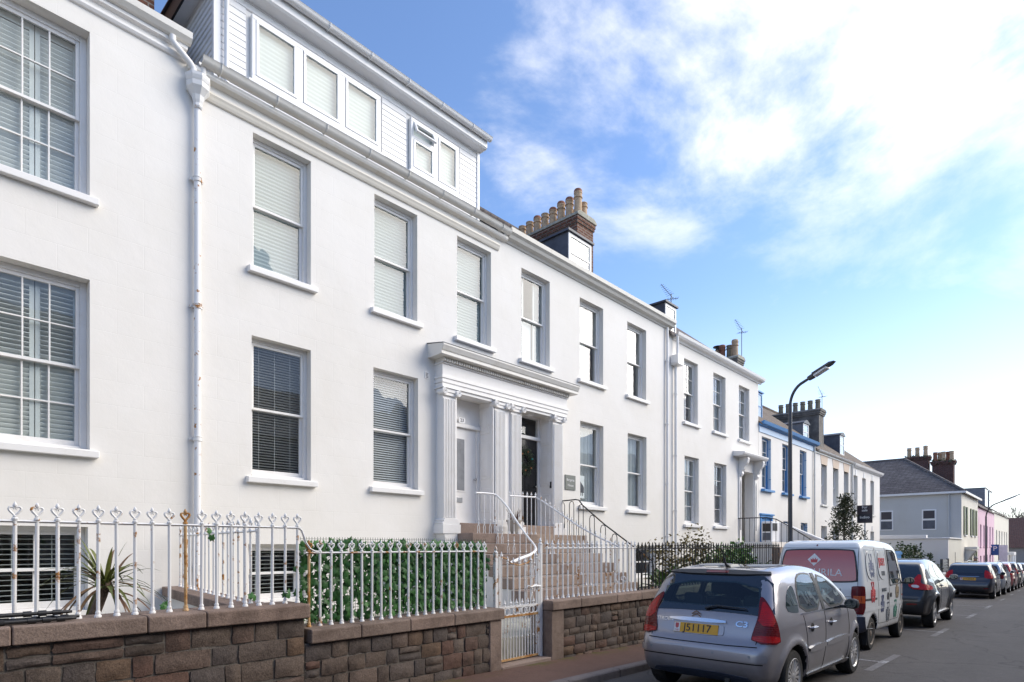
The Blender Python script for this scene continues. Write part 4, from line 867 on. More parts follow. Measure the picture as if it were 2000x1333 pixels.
downpipe(hH, [(HX0-0.07, 6.2, HZ-0.1), (HX0-0.07, 6.2, 2.2)], 0.05, 'grey_render', name='downpipe')
for y0 in (9.52, 6.92):      # casements in the grey side wall
    b = MB(); b.box(HX0-0.03, HX0+0.02, y0, y0+0.85, 2.75, 4.2); w = b.build('window', 'white_plastic', hH, bevel=0.01)
    b = MB(); b.box(HX0-0.036, HX0-0.031, y0+0.07, y0+0.78, 2.82, 3.42); b.build('pane', 'lead', w); b = MB(); b.box(HX0-0.05, HX0-0.031, y0+0.03, y0+0.82, 3.48, 4.18); q = b.build('top_light', 'white_plastic', w); b = MB(); b.box(HX0-0.055, HX0-0.051, y0+0.09, y0+0.76, 3.55, 4.11); b.build('pane', 'navy_board', w)
def ivy_cap(par, x0, x1, y0, y1, z):
    r_ = random.Random(9); b = MB()
    for i in range(160):
        p = Vector((r_.uniform(x0, x1), r_.uniform(y0, y1), z+r_.uniform(-0.25, 0.1))); s = 0.16
        b.face(*[p+Vector((r_.uniform(-s,s), r_.uniform(-s,s), r_.uniform(-s,s))) for _ in range(3)])
    b.build('ivy', 'ivy_dark', par, recalc=False, kind='stuff')
def leafmat(name, a, b_, trans=0.25, rough=0.45):
    m, t, b = base(name, rough, 0.4); oi = nd(t, 'ShaderNodeObjectInfo'); geo = nd(t, 'ShaderNodeNewGeometry')
    ad = nd(t, 'ShaderNodeMath', _operation='ADD'); t.links.new(noise_n(t, 14, 3, vec=geo.outputs['Position']), ad.inputs[0])
    mu = nd(t, 'ShaderNodeMath', _operation='MULTIPLY'); t.links.new(oi.outputs['Random'], mu.inputs[0]); mu.inputs[1].default_value = 0.5; t.links.new(mu.outputs[0], ad.inputs[1])
    t.links.new(ramp(t, ad.outputs[0], [(0.35, a), (0.95, b_)]), b.inputs['Base Color'])
    b.inputs['Transmission Weight'].default_value = 0.0
    MATS[name] = m; return m
leafmat('ivy_dark', (0.02, 0.03, 0.012), (0.06, 0.07, 0.03))
s = stack(hH, 60.2, 61.0, 8.7, 10.35, 6.5, 9.12, 'dark_brick', 'dark_brick', corbel=0.1); ivy_cap(s, 60.0, 61.1, 8.6, 10.4, 9.12)
for i in range(3): pot(s, 60.6, 8.95+0.58*i, 9.14, 0.82, 0.17, 'pot_buff', 'vented' if i == 0 else 'plain')
s = stack(hH, 60.2, 61.0, 7.0, 8.45, 5.8, 8.6, 'dark_brick', 'dark_brick', corbel=0.1); ivy_cap(s, 60.0, 61.1, 6.9, 8.5, 8.6)
for i in range(5): pot(s, 60.5+0.25*(i % 2), 7.15+0.28*i, 8.62, 0.78, 0.16, 'pot_red' if i in (1, 4) else 'pot_buff')
hI = thing('terraced_house', 'small pink rendered house with narrow sash windows down the street', 'house', (68, 5.5, -1.4), group='houses down the street')
opsI = [(62.6+2.6*i, 63.6+2.6*i, z0, z1) for i in range(5) for z0, z1 in ((1.6, 3.4), (-1.0, 0.8))]
facade(hI, 61.02, 75.0, -1.8, 4.8, HY0, opsI, 'pink_render'); shell(hI, 61.02, 75.0, -1.8, 4.3, HY0, 'pink_render')
for o in opsI: window(hI, *o, y=HY0, blind='net', sill='pink_render')
roof(hI, 61.02, 75.0, HY0, 4.9, 4.0, 38, 'roof_slate', over=0.15)
hJ = thing('terraced_house', 'cream rendered house beyond the pink one with a columned porch', 'house', (84, 5.5, -1.7), group='houses down the street')
opsJ = [(77.0+3.2*i, 78.2+3.2*i, 1.2, 3.2) for i in range(5)]
facade(hJ, 75.02, 93.5, -2.2, 4.95, HY0, opsJ, 'cream_render'); shell(hJ, 75.02, 93.5, -2.2, 4.1, HY0, 'cream_render'); roof(hJ, 75.02, 93.5, HY0, 5.05, 4.0, 36, 'roof_slate', over=0.15); dormer(hJ, 75.9, 78.8, 6.3, 5.4, 7.4, 2.6, 'lead_light', 'lead'); dormer(hJ, 80.2, 83.0, 6.3, 5.4, 7.4, 2.6, 'lead_light', 'lead')
for o in opsJ: window(hJ, *o, y=HY0, blind='net', sill='cream_render')
b = MB(); b.box(84.0, 87.5, HY0-1.0, HY0, 0.6, 0.95); b.build('porch', 'white_paint', hJ, bevel=0.02)
for xq in (84.3, 87.2): MB().lathe(xq, HY0-0.8, [(0.2, -2.4), (0.2, 0.6)], 12, 0.0).build('porch_column', 'white_paint', hJ, smooth=True)
hK = thing('end_building', 'low dark-roofed grey building closing the end of the street', 'building', (104, 2, -2.0))
b = MB(); b.box(100, 110, -6, 8, -2.6, 1.4); b.build('wall', 'dark_grey_render', hK); b = MB(); b.box(99.9, 100.0, -4.5, 3.5, -2.5, -0.3); b.build('garage_door', 'lead_light', hK, bevel=0.02)
b = MB(); b.prism([(99.6, 1.4), (104.8, 5.4), (110.4, 1.4)], 'y', -6.3, 8.3); b.build('roof', 'dark_brick', hK)
# ------------------------------------------------------------------ front gardens, stone walls
def garden_bed(name, x0, x1, y0, y1, z, mat='earth'):
    MB().box(x0, x1, y0, y1, z-0.3, z).build(name, mat, kind='structure')
garden_bed('area_floor', -3.4, 2.85, 5.4, YF, 0.42, 'cement'); garden_bed('area_floor', 2.86, 7.6, 5.4, YF, 0.40, 'cement'); garden_bed('garden_soil', 11.3, 21.6, 5.4, YF, 0.45); garden_bed('garden_soil', 24.5, 44.2, 5.4, YF, 0.0)
def stone_mesh(w, h, d, rng, rough=0.016):
    nx, nz = 4, 3; b = MB(); P = {}
    for i in range(nx+1):
        for j in range(nz+1):
            u, v = i/nx*2-1, j/nz*2-1; rim = max(abs(u), abs(v)) > 0.99
            cx, cz = u*w/2, v*h/2
            if rim and abs(u) > 0.99 and abs(v) > 0.99: cx *= rng.uniform(0.965, 0.995); cz *= rng.uniform(0.94, 0.99)
            elif rim: cx += rng.uniform(-1, 1)*0.006; cz += rng.uniform(-1, 1)*0.006
            y = rng.uniform(-0.003, 0.004) if rim else -(0.006+rng.random()*0.72*rough)
            P[i, j] = len(b.v); b.v.append((cx, y, cz))
    for i in range(nx):
        for j in range(nz): b.f.append((P[i,j], P[i+1,j], P[i+1,j+1], P[i,j+1]))
    ring = [P[i,0] for i in range(nx+1)]+[P[nx,j] for j in range(1, nz+1)]+[P[i,nz] for i in range(nx-1, -1, -1)]+[P[0,j] for j in range(nz-1, 0, -1)]
    o = len(b.v)
    for k in ring: x, y, z = b.v[k]; b.v.append((x, d, z))
    n = len(ring)
    for k in range(n): q = (k+1) % n; b.f.append((ring[k], o+k, o+q, ring[q]))
    return b
def stone_wall(label, x0, x1, ztop, copings, cz, seed, smax=0.36, lo=0.115, hi=0.185, rough=0.016, pier=None):
    rng = random.Random(seed)
    root = thing('boundary_wall', label, 'wall', ((x0+x1)/2, WALL_Y+0.2, ground((x0+x1)/2)+0.1), group='granite front walls')
    MB().box(x0, x1, WALL_Y+0.014, WALL_Y+0.36, ground(x1)-0.1, ztop).build('mortar_core', 'mortar', root)
    z = ztop-0.004
    while z > ground(x1)+0.08:
        h = rng.uniform(lo, hi); x = x0 + (0 if pier is None else pier)
        while x < x1-0.02:
            w = rng.uniform(0.13, smax)
            if x1-x-w < 0.1: w = x1-x
            gx = ground(x+w/2)+0.1
            if z > gx:
                hh, split = h, rng.random() < 0.12 and h > 0.15
                parts_ = [(z-h/2, h)] if not split else [(z-h*0.26, h*0.48), (z-h*0.76, h*0.48)]
                for zc_, h_ in parts_:
                    me = stone_mesh(w-rng.uniform(0.008, 0.02), h_-rng.uniform(0.008, 0.018), 0.05, rng, rough).mesh('stone', 'wall_stone', True)
                    inst(me, 'stone', root, (x+w/2, WALL_Y+0.004+rng.uniform(-0.007, 0.006), zc_), rot=(0, rng.uniform(-0.012, 0.012), 0))
            x += w
        z -= h
    for a, c in zip(copings, copings[1:]):
        b = MB(); b.prism([(WALL_Y-0.045, cz[0]), (WALL_Y+0.40, cz[0]), (WALL_Y+0.40, cz[1]), (WALL_Y-0.03, cz[1]), (WALL_Y-0.045, cz[1]-0.012)], 'x', a+0.003, c-0.003)
        o = b.build('coping_stone', 'coping', root, bevel=0.012)
    return root
w1 = stone_wall('tallest brown granite wall with pinkish coping below the heart-topped white railing', -2.4, 2.70, 0.945, (-2.45,-1.5,-0.45,0.63,1.42,1.84,2.735), (0.948, 1.075), 11, 0.44, 0.135, 0.20, 0.020)
w2 = stone_wall('lower brown granite wall below the ivy-covered railing, ending at the gate', 2.705, 5.24, 0.705, (2.74,3.27,3.866,4.48,5.29), (0.708, 0.838), 12, 0.34, 0.12, 0.20, 0.020)
w3 = stone_wall('rough granite wall beyond the white gate, behind the silver hatchback', 6.24, 16.6, 0.735, (6.215,6.86,7.78,8.49,9.4,10.3,11.2,12.1,13.0,13.9,14.8,15.7,16.6), (0.738, 0.868), 13, 0.30, 0.09, 0.2, 0.024, pier=0.26)
b = MB(); b.box(5.06, 5.262, WALL_Y-0.02, WALL_Y+0.37, ground(5.2)-0.1, 0.703); b.build('gate_pier', 'coping', w2, bevel=0.012)
b = MB(); b.box(6.225, 6.49, WALL_Y-0.018, WALL_Y+0.37, ground(6.3)-0.1, 0.733); b.build('gate_pier', 'coping', w3, bevel=0.012)
b = MB(); b.box(5.27, 6.22, WALL_Y-0.02, WALL_Y+0.55, -0.1, 0.118); b.build('threshold', 'step_granite', label='worn granite threshold slab under the white iron gate', cat='threshold', bevel=0.01)
# cross wall between the first two front areas
cw = thing('cross_wall', 'white wall with granite coping running from the house to the street between front areas', 'wall', (2.65, 7.1, 0.4))
def along(p, q, t): return tuple(p[i]+(q[i]-p[i])*t for i in range(len(p)))
CA, CB = (2.86, 8.99), (2.42, 5.47)
def skew_box(b, p, q, hw, z0, z1):
    b.prism([(p[0]-hw, p[1]), (p[0]+hw, p[1]), (q[0]+hw, q[1]), (q[0]-hw, q[1])], 'z', z0, z1); return b
skew_box(MB(), CA, CB, 0.10, 0.3, 0.93).build('wall_face', 'white_render_plain', cw)
for i in range(4): skew_box(MB(), along(CA, CB, i/4+0.001), along(CA, CB, (i+1)/4-0.001), 0.17, 0.932, 1.052).build('coping_stone', 'coping', cw, bevel=0.01)

# ------------------------------------------------------------------ railings
def heart_finial():
    b = MB(); b.lathe(0, 0, [(0.011,-0.005),(0.019,0.0),(0.019,0.012),(0.011,0.018),(0.014,0.026),(0.008,0.03)], 8)
    for sg in (-1, 1):
        pts = [(0,0,0.026),(sg*0.012,0,0.040),(sg*0.027,0,0.058),(sg*0.0335,0,0.072),(sg*0.031,0,0.082),(sg*0.020,0,0.087),(sg*0.009,0,0.083),(sg*0.004,0,0.074),(sg*0.010,0,0.069)]
        b.tube(pts, [0.007,0.0085,0.0095,0.0095,0.009,0.008,0.007,0.006,0.005], 6)
    b.lathe(0, 0, [(0.004,0.078),(0.011,0.088),(0.014,0.097),(0.010,0.108),(0.003,0.122),(0.0005,0.124)], 8)
    return b
def spear_finial():
    b = MB(); b.lathe(0, 0, [(0.010,-0.003),(0.017,0.0),(0.017,0.010),(0.010,0.016),(0.013,0.024),(0.020,0.04),(0.016,0.052),(0.009,0.06),(0.012,0.066),(0.007,0.078),(0.001,0.098)], 8)
    return b
def bar_mesh(h, r, foot=True, mat='white_iron'):
    b = MB(); b.tube([(0,0,0),(0,0,h)], r, 8)
    if foot: b.lathe(0, 0, [(0.024,0),(0.024,0.012),(0.017,0.022),(0.019,0.036),(0.012,0.05)], 8)
    return b.mesh('bar', mat, True)
FIN = {m_: heart_finial().mesh('finial', m_, True) for m_ in ('white_iron', 'rusty_iron')}
SPW = spear_finial().mesh('finial', 'white_iron', True); SPB = spear_finial().mesh('finial', 'black_iron', True)
def railing(label, pts, z0, zr, mat, fin, r=0.0125, foot=True, fs=1.0, rusty=(), finials=True):
    root = thing('railing', label, 'railing', (pts[0][0], pts[0][1], z0), group='front garden railings')
    a, c = pts[0], pts[-1]; d = Vector((c[0]-a[0], c[1]-a[1], 0)).normalized()
    b = MB(); e = 0.03; b.tube([(a[0]-d.x*e, a[1]-d.y*e, zr), (c[0]+d.x*e, c[1]+d.y*e, zr)], 0.015, 4, flat=0.7); b.build('top_rail', mat, root)
    me = {m_: bar_mesh(zr-z0, r, foot, m_) for m_ in {mat, 'rusty_iron'}}; rg = random.Random(len(pts)); yaw = math.atan2(d.y, d.x)
    for i, p in enumerate(pts):
        m_ = 'rusty_iron' if i in rusty else mat
        o = inst(me[m_], 'bar', root, (p[0], p[1], z0), rot=(rg.uniform(-0.006, 0.006), rg.uniform(-0.006, 0.006), 0))
        if finials: inst(FIN['rusty_iron'] if i in rusty else fin, 'finial', o, (0, 0, zr-z0+0.01), rot=(0, 0, yaw+rg.uniform(-0.15, 0.15)), scale=fs, sub=True)
    return root
RY = 5.25
r1 = railing('tall white iron railing with heart-shaped finials and one rusty bar on the near wall', [(-2.33+0.1199*i, RY) for i in range(43)], 1.075, 1.77, 'white_iron', FIN['white_iron'], rusty=(34,))
b = MB(); b.tube([(2.71,RY,1.77),(2.745,RY,1.75),(2.77,RY,1.69),(2.79,RY,1.63),(2.83,RY,1.575),(2.88,RY,1.55),(2.95,RY,1.545)], 0.014, 6, flat=0.7); b.build('swept_rail', 'white_iron', r1, smooth=True)
r2 = railing('lower white iron railing with heart-shaped finials in front of the artificial ivy', [(2.82+0.1158*i, RY) for i in range(21)], 0.838, 1.535, 'white_iron', FIN['white_iron'], fs=0.92, rusty=(0,))
r3 = railing('white railing with bud finials between the gate and the black railing', [(6.32+0.1198*i, RY) for i in range(20)], 0.868, 1.57, 'white_iron', SPW, fs=1.15)
r4 = railing('black spear-topped iron railing in front of the leafy garden', [(8.70+0.1145*i, RY) for i in range(58)], 0.868, 1.56, 'black_iron', SPB, 0.010, fs=1.05)
n = 18
r5 = railing('white railing on the cross wall running back to the house', [along((2.86, 8.8), (2.44, 5.5), i/(n-1)) for i in range(n)], 1.052, 1.74, 'white_iron', FIN['white_iron'])
# ------------------------------------------------------------------ iron gate
gt = thing('garden_gate', 'rust-streaked white iron garden gate with a band of interlaced rings, standing shut', 'gate', (5.75, RY, 0.12))
for xx, zt in ((5.325, 1.51), (6.185, 1.62)):
    b = MB(); b.box(xx-0.022, xx+0.022, RY-0.022, RY+0.022, 0.10, zt); b.lathe(xx, RY, [(0.03,0),(0.03,0.015),(0.012,0.03),(0.022,0.05),(0.014,0.075),(0.002,0.095)], 8, zt); b.build('gate_post', 'white_iron', gt, bevel=0.003)
gx0, gx1 = 5.40, 6.13
for zz, nm in ((0.15, 'bottom_rail'), (0.70, 'lock_rail'), (0.82, 'lock_rail')):
    b = MB(); b.box(gx0, gx1, RY-0.012, RY+0.012, zz-0.013, zz+0.013); b.build(nm, 'rusty_iron' if zz < 0.75 else 'white_iron', gt)
b = MB(); b.box(gx0-0.02, gx0, RY-0.014, RY+0.014, 0.137, 1.47); b.build('hinge_stile', 'white_iron', gt); b = MB(); b.box(gx1, gx1+0.028, RY-0.016, RY+0.016, 0.137, 1.50); b.build('lock_stile', 'white_iron', gt)
for i in range(13):
    xx = gx0+0.03+i*(gx1-gx0-0.06)/12
    b = MB(); b.tube([(xx, RY, 0.15), (xx, RY, 0.70)], 0.0085, 6)
    if i % 2: b.lathe(xx, RY, [(0.008,-0.02),(0.015,0),(0.008,0.02)], 6, 0.42)
    b.build('bar', 'white_iron', gt)
    if i % 2 == 0:
        tall = i in (0, 4, 8, 12); zt = (1.44, 0, 0, 0, 1.36, 0, 0, 0, 1.36, 0, 0, 0, 1.44)[i] if tall else 1.38
        b = MB(); b.tube([(xx, RY, 0.82), (xx, RY, zt)], 0.0095, 6); b.build('bar', 'white_iron', gt); o = inst(SPW, 'finial', gt, (xx, RY, zt-0.002), scale=1.0)
    else: inst(SPW, 'finial', gt, (xx, RY, 0.83), scale=0.95)
for i in range(9):
    xx = gx0+0.05+i*(gx1-gx0-0.1)/8; b = MB(); b.tube([(xx+0.05*math.cos(t), RY+0.004*(-1)**i, 0.76+0.045*math.sin(t)) for t in [2*math.pi*k/14 for k in range(14)]], 0.008, 5, closed=True); b.build('ring', 'white_iron', gt, smooth=True)
b = MB(); b.tube([(gx0, RY, 1.46), (gx0+0.12, RY, 1.44), (gx0+0.2, RY, 1.38), (gx0+0.36, RY, 1.35), (gx1-0.2, RY, 1.38), (gx1-0.12, RY, 1.43), (gx1-0.08, RY, 1.50)], 0.012, 6, flat=0.7); b.build('swept_rail', 'rusty_iron', gt, smooth=True)
b = MB(); b.tube([(6.15, RY-0.03, 1.06), (6.02, RY-0.05, 1.075), (5.93, RY-0.05, 1.06), (5.88, RY-0.05, 1.085), (5.86, RY-0.05, 1.06), (5.87, RY-0.05, 1.035)], [0.016,0.02,0.013,0.010,0.008,0.006], 8); b.build('latch', 'white_iron', gt, smooth=True)
# ------------------------------------------------------------------ entrance steps of the double portico
es = thing('entrance_steps', 'broad pinkish granite steps climbing from the gate to the double portico', 'steps', (9.45, 7.0, 0.2))
SX0, SX1 = 7.66, 11.25
nst = 8
for i in range(nst):
    y1 = 8.30-0.30*i; zt = 1.85-0.205*i
    a, c = (7.80, 11.48) if i == 0 else (SX0-0.03*max(0, i-4), SX1+0.03*max(0, i-3))
    yb = YF-0.02 if i == 0 else y1+0.34
    m1 = a+(c-a)*(0.45+0.1*((i*37) % 5)/5)
    for p, q in ((a, m1-0.002), (m1+0.002, c)):
        b = MB(); b.box(p, q, y1, yb, zt-0.19, zt); b.build('step', 'step_granite', es, bevel=0.012)
b = MB(); b.box(7.86, 8.90, 8.72, 9.24, 1.852, 2.058); b.build('door_step', 'step_granite', es, bevel=0.01); b = MB(); b.box(9.70, 10.84, 8.72, 9.24, 1.852, 2.058); b.build('door_step', 'step_granite', es, bevel=0.01)
b = MB(); b.prism([(YF-0.03, 0.1), (YF-0.03, 1.66), (8.32, 1.655), (8.32, 1.45)]+[p for i in range(1, nst) for p in ((8.32-0.30*i, 1.655-0.205*i+0.0), (8.32-0.30*i, 1.45-0.205*i))]+[(5.9, 0.1)], 'x', SX0+0.02, SX1-0.02); b.build('stair_flank', 'white_render_plain', es)
# left handrail: along the landing edge, then sweeping round towards the gate
hr = [(7.92,8.34,2.62),(8.15,8.34,2.63),(8.40,8.33,2.62),(8.46,8.25,2.56),(8.46,8.0,2.34),(8.42,7.7,2.03),(8.36,7.4,1.77),(8.22,7.12,1.62),(7.95,6.85,1.53),(7.55,6.62,1.46),(7.1,6.45,1.40),(6.75,6.33,1.34)]
sm = []
for i in range(len(hr)-1):
    p0, p1, p2, p3 = [Vector(hr[max(0, min(len(hr)-1, i+k))]) for k in (-1, 0, 1, 2)]
    for k in range(5):
        t = k/5; sm.append(0.5*((2*p1)+(-p0+p2)*t+(2*p0-5*p1+4*p2-p3)*t*t+(-p0+3*p1-3*p2+p3)*t**3))
sm.append(Vector(hr[-1]))
lr = thing('stair_rail', 'white iron stair rail curving down from the left side of the landing', 'railing', (8.0, 7.4, 0.6), group='stair handrails')
b = MB(); b.tube(sm, 0.026, 8, flat=0.75); b.build('handrail', 'white_iron_clean', lr, smooth=True)
def step_z(x, y):
    if x < SX0-0.1: return 0.40
    i = max(0, math.ceil((8.30-y)/0.30)); return max(0.4, 1.85-0.205*i)
for k in range(2, len(sm)-2, 3):
    p = sm[k]; z0 = step_z(p.x, p.y); h = p.z-z0
    b = MB(); b.tube([(p.x, p.y, z0+0.18), (p.x, p.y, p.z)], 0.008, 6); b.lathe(p.x, p.y, [(0.008,-0.02),(0.018,0),(0.008,0.02)], 6, z0+0.26); b.lathe(p.x, p.y, [(0.008,-0.015),(0.016,0),(0.008,0.015)], 6, z0+0.19)
    for sg in (-1, 1): b.tube([(p.x, p.y, z0+0.19), (p.x+sg*0.028, p.y, z0+0.12), (p.x+sg*0.02, p.y, z0+0.05), (p.x+sg*0.034, p.y, z0-0.01)], 0.008, 5)
    b.build('baluster', 'white_iron', lr, smooth=True)
# middle white rail with bud finials, ending in a scroll
mr = thing('stair_rail', 'white stair rail with bud finials dividing the broad granite steps', 'railing', (9.7, 7.2, 0.6), group='stair handrails')
mp = [Vector(p) for p in ((8.85,8.33,2.62),(9.66,8.33,2.64),(9.72,8.2,2.56),(9.73,7.7,2.26),(9.72,7.2,1.98),(9.68,6.7,1.76),(9.62,6.2,1.58))]
b = MB(); b.tube(mp, 0.018, 6); b.build('handrail', 'white_iron_clean', mr, smooth=True)
L_ = [0]
for p, q in zip(mp, mp[1:]): L_.append(L_[-1]+(q-p).length)
tt = 0.0
while tt < L_[-1]:
    k = max(i for i in range(len(L_)-1) if L_[i] <= tt); p = mp[k].lerp(mp[k+1], (tt-L_[k])/(L_[k+1]-L_[k])); z0 = step_z(p.x, p.y)
    o = inst(bar_mesh(p.z-z0, 0.009, True, 'white_iron'), 'baluster', mr, (p.x, p.y, z0)); inst(SPW, 'finial', o, (0, 0, p.z-z0+0.012), scale=1.0, sub=True); tt += 0.135
b = MB(); b.tube([(9.62+0.02*i*0, 6.2-0.004*i+0.12*(1-i/30)*math.sin(i*0.42), 0.98+0.12*(1-i/30)*math.cos(i*0.42)) for i in range(30)], 0.009, 5); b.build('scroll', 'white_iron', mr, smooth=True)
# black hooped rail on the far side
br_ = thing('stair_rail', 'black hooped stair rail on the far side of the granite steps', 'railing', (11.15, 7.2, 0.6), group='stair handrails')
bp = [Vector(p) for p in ((11.15,8.95,2.66),(11.16,8.40,2.68),(11.16,8.30,2.66),(11.16,8.2,2.54),(11.17,7.6,2.08),(11.18,7.0,1.68),(11.19,6.4,1.28))]
b = MB(); b.tube(bp, 0.016, 6); b.build('handrail', 'black_iron', br_, smooth=True)
for y0 in (8.85, 8.58, 8.31, 8.0, 7.7, 7.4, 7.1, 6.8, 6.5):
    ys = [-p.y for p in bp]; zs = [p.z for p in bp]; zt = float(np.interp(-(y0-0.07), ys, zs))-0.03; z0 = step_z(11.16, y0-0.05)
    b = MB(); b.tube([(11.16, y0, z0), (11.16, y0, zt-0.08), (11.16, y0-0.02, zt-0.02), (11.16, y0-0.065, zt), (11.16, y0-0.11, zt-0.02), (11.16, y0-0.13, zt-0.08), (11.16, y0-0.13, step_z(11.16, y0-0.13))], 0.009, 6); b.build('hoop', 'black_iron', br_, smooth=True)
# pot with a dry plant on the landing
pt = thing('plant_pot', 'grey plant pot holding a dry reddish plant on the landing', 'plant pot', (9.10, 8.44, 1.852))
b = MB(); b.lathe(9.10, 8.44, [(0.10,0),(0.145,0.25),(0.165,0.25),(0.168,0.29),(0.145,0.29),(0.14,0.24)], 18, 1.852); b.build('pot', 'pot_clay', pt, smooth=True)
plain('dry_stem', (0.16, 0.07, 0.045), 0.8, var=0.3, scale=40); rs = random.Random(2); b = MB()
for i in range(46):
    a = rs.uniform(0, 6.28); l = rs.uniform(0.08, 0.26); b.tube([(9.1+0.07*math.cos(a), 8.44+0.07*math.sin(a), 2.12), (9.1+0.10*math.cos(a), 8.44+0.10*math.sin(a), 2.12+l*0.6), (9.1+(0.10+0.25*l)*math.cos(a), 8.44+(0.10+0.25*l)*math.sin(a), 2.12+l)], [0.006, 0.005, 0.002], 4)
b.build('dry_plant', 'dry_stem', pt, kind='stuff')

# ------------------------------------------------------------------ artificial ivy screen on its net
leafmat('ivy_leaf', (0.016, 0.075, 0.017), (0.075, 0.215, 0.055), rough=0.5)
def ivy_leaf():
    o = [(0,-0.036),(0.016,-0.030),(0.034,-0.028),(0.027,-0.008),(0.038,0.010),(0.018,0.014),(0.0,0.042),(-0.018,0.014),(-0.038,0.010),(-0.027,-0.008),(-0.034,-0.028),(-0.016,-0.030)]
    b = MB(); b.v.append((0, -0.004, 0))
    for x, z in o: b.v.append((x, 0.012*(abs(x)/0.038)**1.2+0.004*(z/0.04)**2, z))
    for i in range(12): b.f.append((0, 1+i, 1+(i+1) % 12))
    return b
iv = thing('ivy_screen', 'roll of artificial ivy leaves on a wire net behind the lower white railing', 'ivy screen', (4.0, 5.34, 0.84))
leaf_me = ivy_leaf().mesh('leaf', 'ivy_leaf', 'all', recalc=False)
ri = random.Random(21); spots = []
x = 2.80
while x < 5.24:
    dens = 0.034-0.003*(x-2.8)/2.4; z = 0.86+ri.uniform(0, 0.05)
    while z < 1.655-0.03*(x-2.8)/2.4:
        spots.append((x+ri.gauss(0, 0.014), 5.335+ri.uniform(-0.022, 0.02), z)); 
        if ri.random() < 0.35+0.5*(x-2.8)/2.4: spots.append((x+ri.gauss(0, 0.04), 5.345+ri.uniform(-0.02, 0.02), z+0.02))
        z += dens*ri.uniform(0.75, 1.25)
    x += 0.080-0.022*(x-2.8)/2.4
ri.shuffle(spots); rest = MB()
for k, p in enumerate(spots):
    rot = (ri.uniform(-0.6, 0.35), ri.uniform(-0.9, 0.9), ri.uniform(-0.7, 0.7)); s_ = ri.uniform(0.80, 1.22)
    if k < 300: inst(leaf_me, 'leaf', iv, p, rot, s_)
    else:
        from mathutils import Euler
        t = ivy_leaf().xf(Matrix.Translation(p) @ Euler(rot).to_matrix().to_4x4() @ Matrix.Scale(s_, 4)); rest.add(t)
rest.build('leaves', 'ivy_leaf', iv, 'all', recalc=False, kind='stuff')
net = MB(); x = 2.79
while x < 5.26: net.box(x-0.0016, x+0.0016, 5.356, 5.3585, 0.85, 1.69); x += 0.03
z = 0.86
while z < 1.70: net.box(2.79, 5.26, 5.3586, 5.361, z-0.0016, z+0.0016); z += 0.03
plain('net_green', (0.03, 0.06, 0.035), 0.6); net.build('net', 'net_green', iv, kind='stuff')
for p in ((2.60, 5.22, 1.16), (2.34, 5.38, 1.13), (2.03, 5.5, 1.7), (1.70, 5.6, 1.10)): 
    for k in range(3): inst(leaf_me, 'leaf', iv, (p[0]+ri.uniform(-0.04,0.04), p[1]+ri.uniform(-0.02,0.02), p[2]+ri.uniform(-0.03,0.04)), (ri.uniform(-0.6,0.3), ri.uniform(-0.9,0.9), ri.uniform(-0.7,0.7)), 0.85)
# ------------------------------------------------------------------ cordyline and folded tripod
leafmat('cordyline_leaf', (0.055, 0.095, 0.02), (0.16, 0.17, 0.045), rough=0.4); leafmat('cordyline_dry', (0.12, 0.05, 0.028), (0.25, 0.15, 0.07)); plain('palm_bark', (0.17, 0.12, 0.085), 0.9, var=0.35, scale=22, bmp=0.8, bscale=50)
cp = thing('cordyline', 'spiky cabbage palm with a leaning trunk behind the near railing', 'plant', (1.24, 6.0, 0.42))
b = MB(); b.tube([(1.20,6.02,0.42),(1.22,6.01,0.75),(1.27,6.0,0.98),(1.335,5.99,1.18),(1.36,5.99,1.30)], [0.055,0.05,0.043,0.042,0.05], 12); b.build('trunk', 'palm_bark', cp, smooth=True)
rc = random.Random(8)
for i in range(58):
    az = i*2.399+rc.uniform(-0.3, 0.3); el = rc.choice((rc.uniform(-0.5, 0.3), rc.uniform(0.1, 0.8), rc.uniform(0.6, 1.35))); ln = rc.uniform(0.34, 0.56); droop = rc.uniform(0.15, 0.55)*(1.3-el*0.6)
    d = Vector((math.cos(az)*math.cos(el), math.sin(az)*math.cos(el), math.sin(el))); sd = d.cross(Vector((0,0,1))).normalized(); o = Vector((1.36, 5.99, 1.24))+d*0.02+Vector((0,0,rc.uniform(-0.03, 0.08)))
    b = MB(); wd = rc.uniform(0.014, 0.020); n = 7; row = []
    for k in range(n+1):
        t = k/n; c_ = o+d*ln*t+Vector((0,0,-1))*droop*ln*t*t*t; hw = wd*(0.55+0.45*math.sin(min(1, t*2.2)*math.pi/2))*(1-t**2.6)+0.0008
        up = Vector((0,0,1))*hw*0.35; row.append((c_-sd*hw+up, c_, c_+sd*hw+up))
    for k in range(n):
        b.face(row[k][0], row[k][1], row[k+1][1], row[k+1][0]); b.face(row[k][1], row[k][2], row[k+1][2], row[k+1][1])
    b.build('frond', 'cordyline_dry' if (el < 0.05 and rc.random() < 0.5) or rc.random() < 0.1 else 'cordyline_leaf', cp, recalc=False)
tp = thing('tripod', 'black folded camera tripod lying on the coping of the near wall', 'tripod', (0.6, 5.16, 1.077)); TZ = 1.077
plain('foam', (0.018, 0.018, 0.02), 0.85, bmp=0.2, bscale=200); plain('carbon', (0.02, 0.02, 0.022), 0.35); plain('anodised_red', (0.35, 0.015, 0.03), 0.35, metal=0.5)
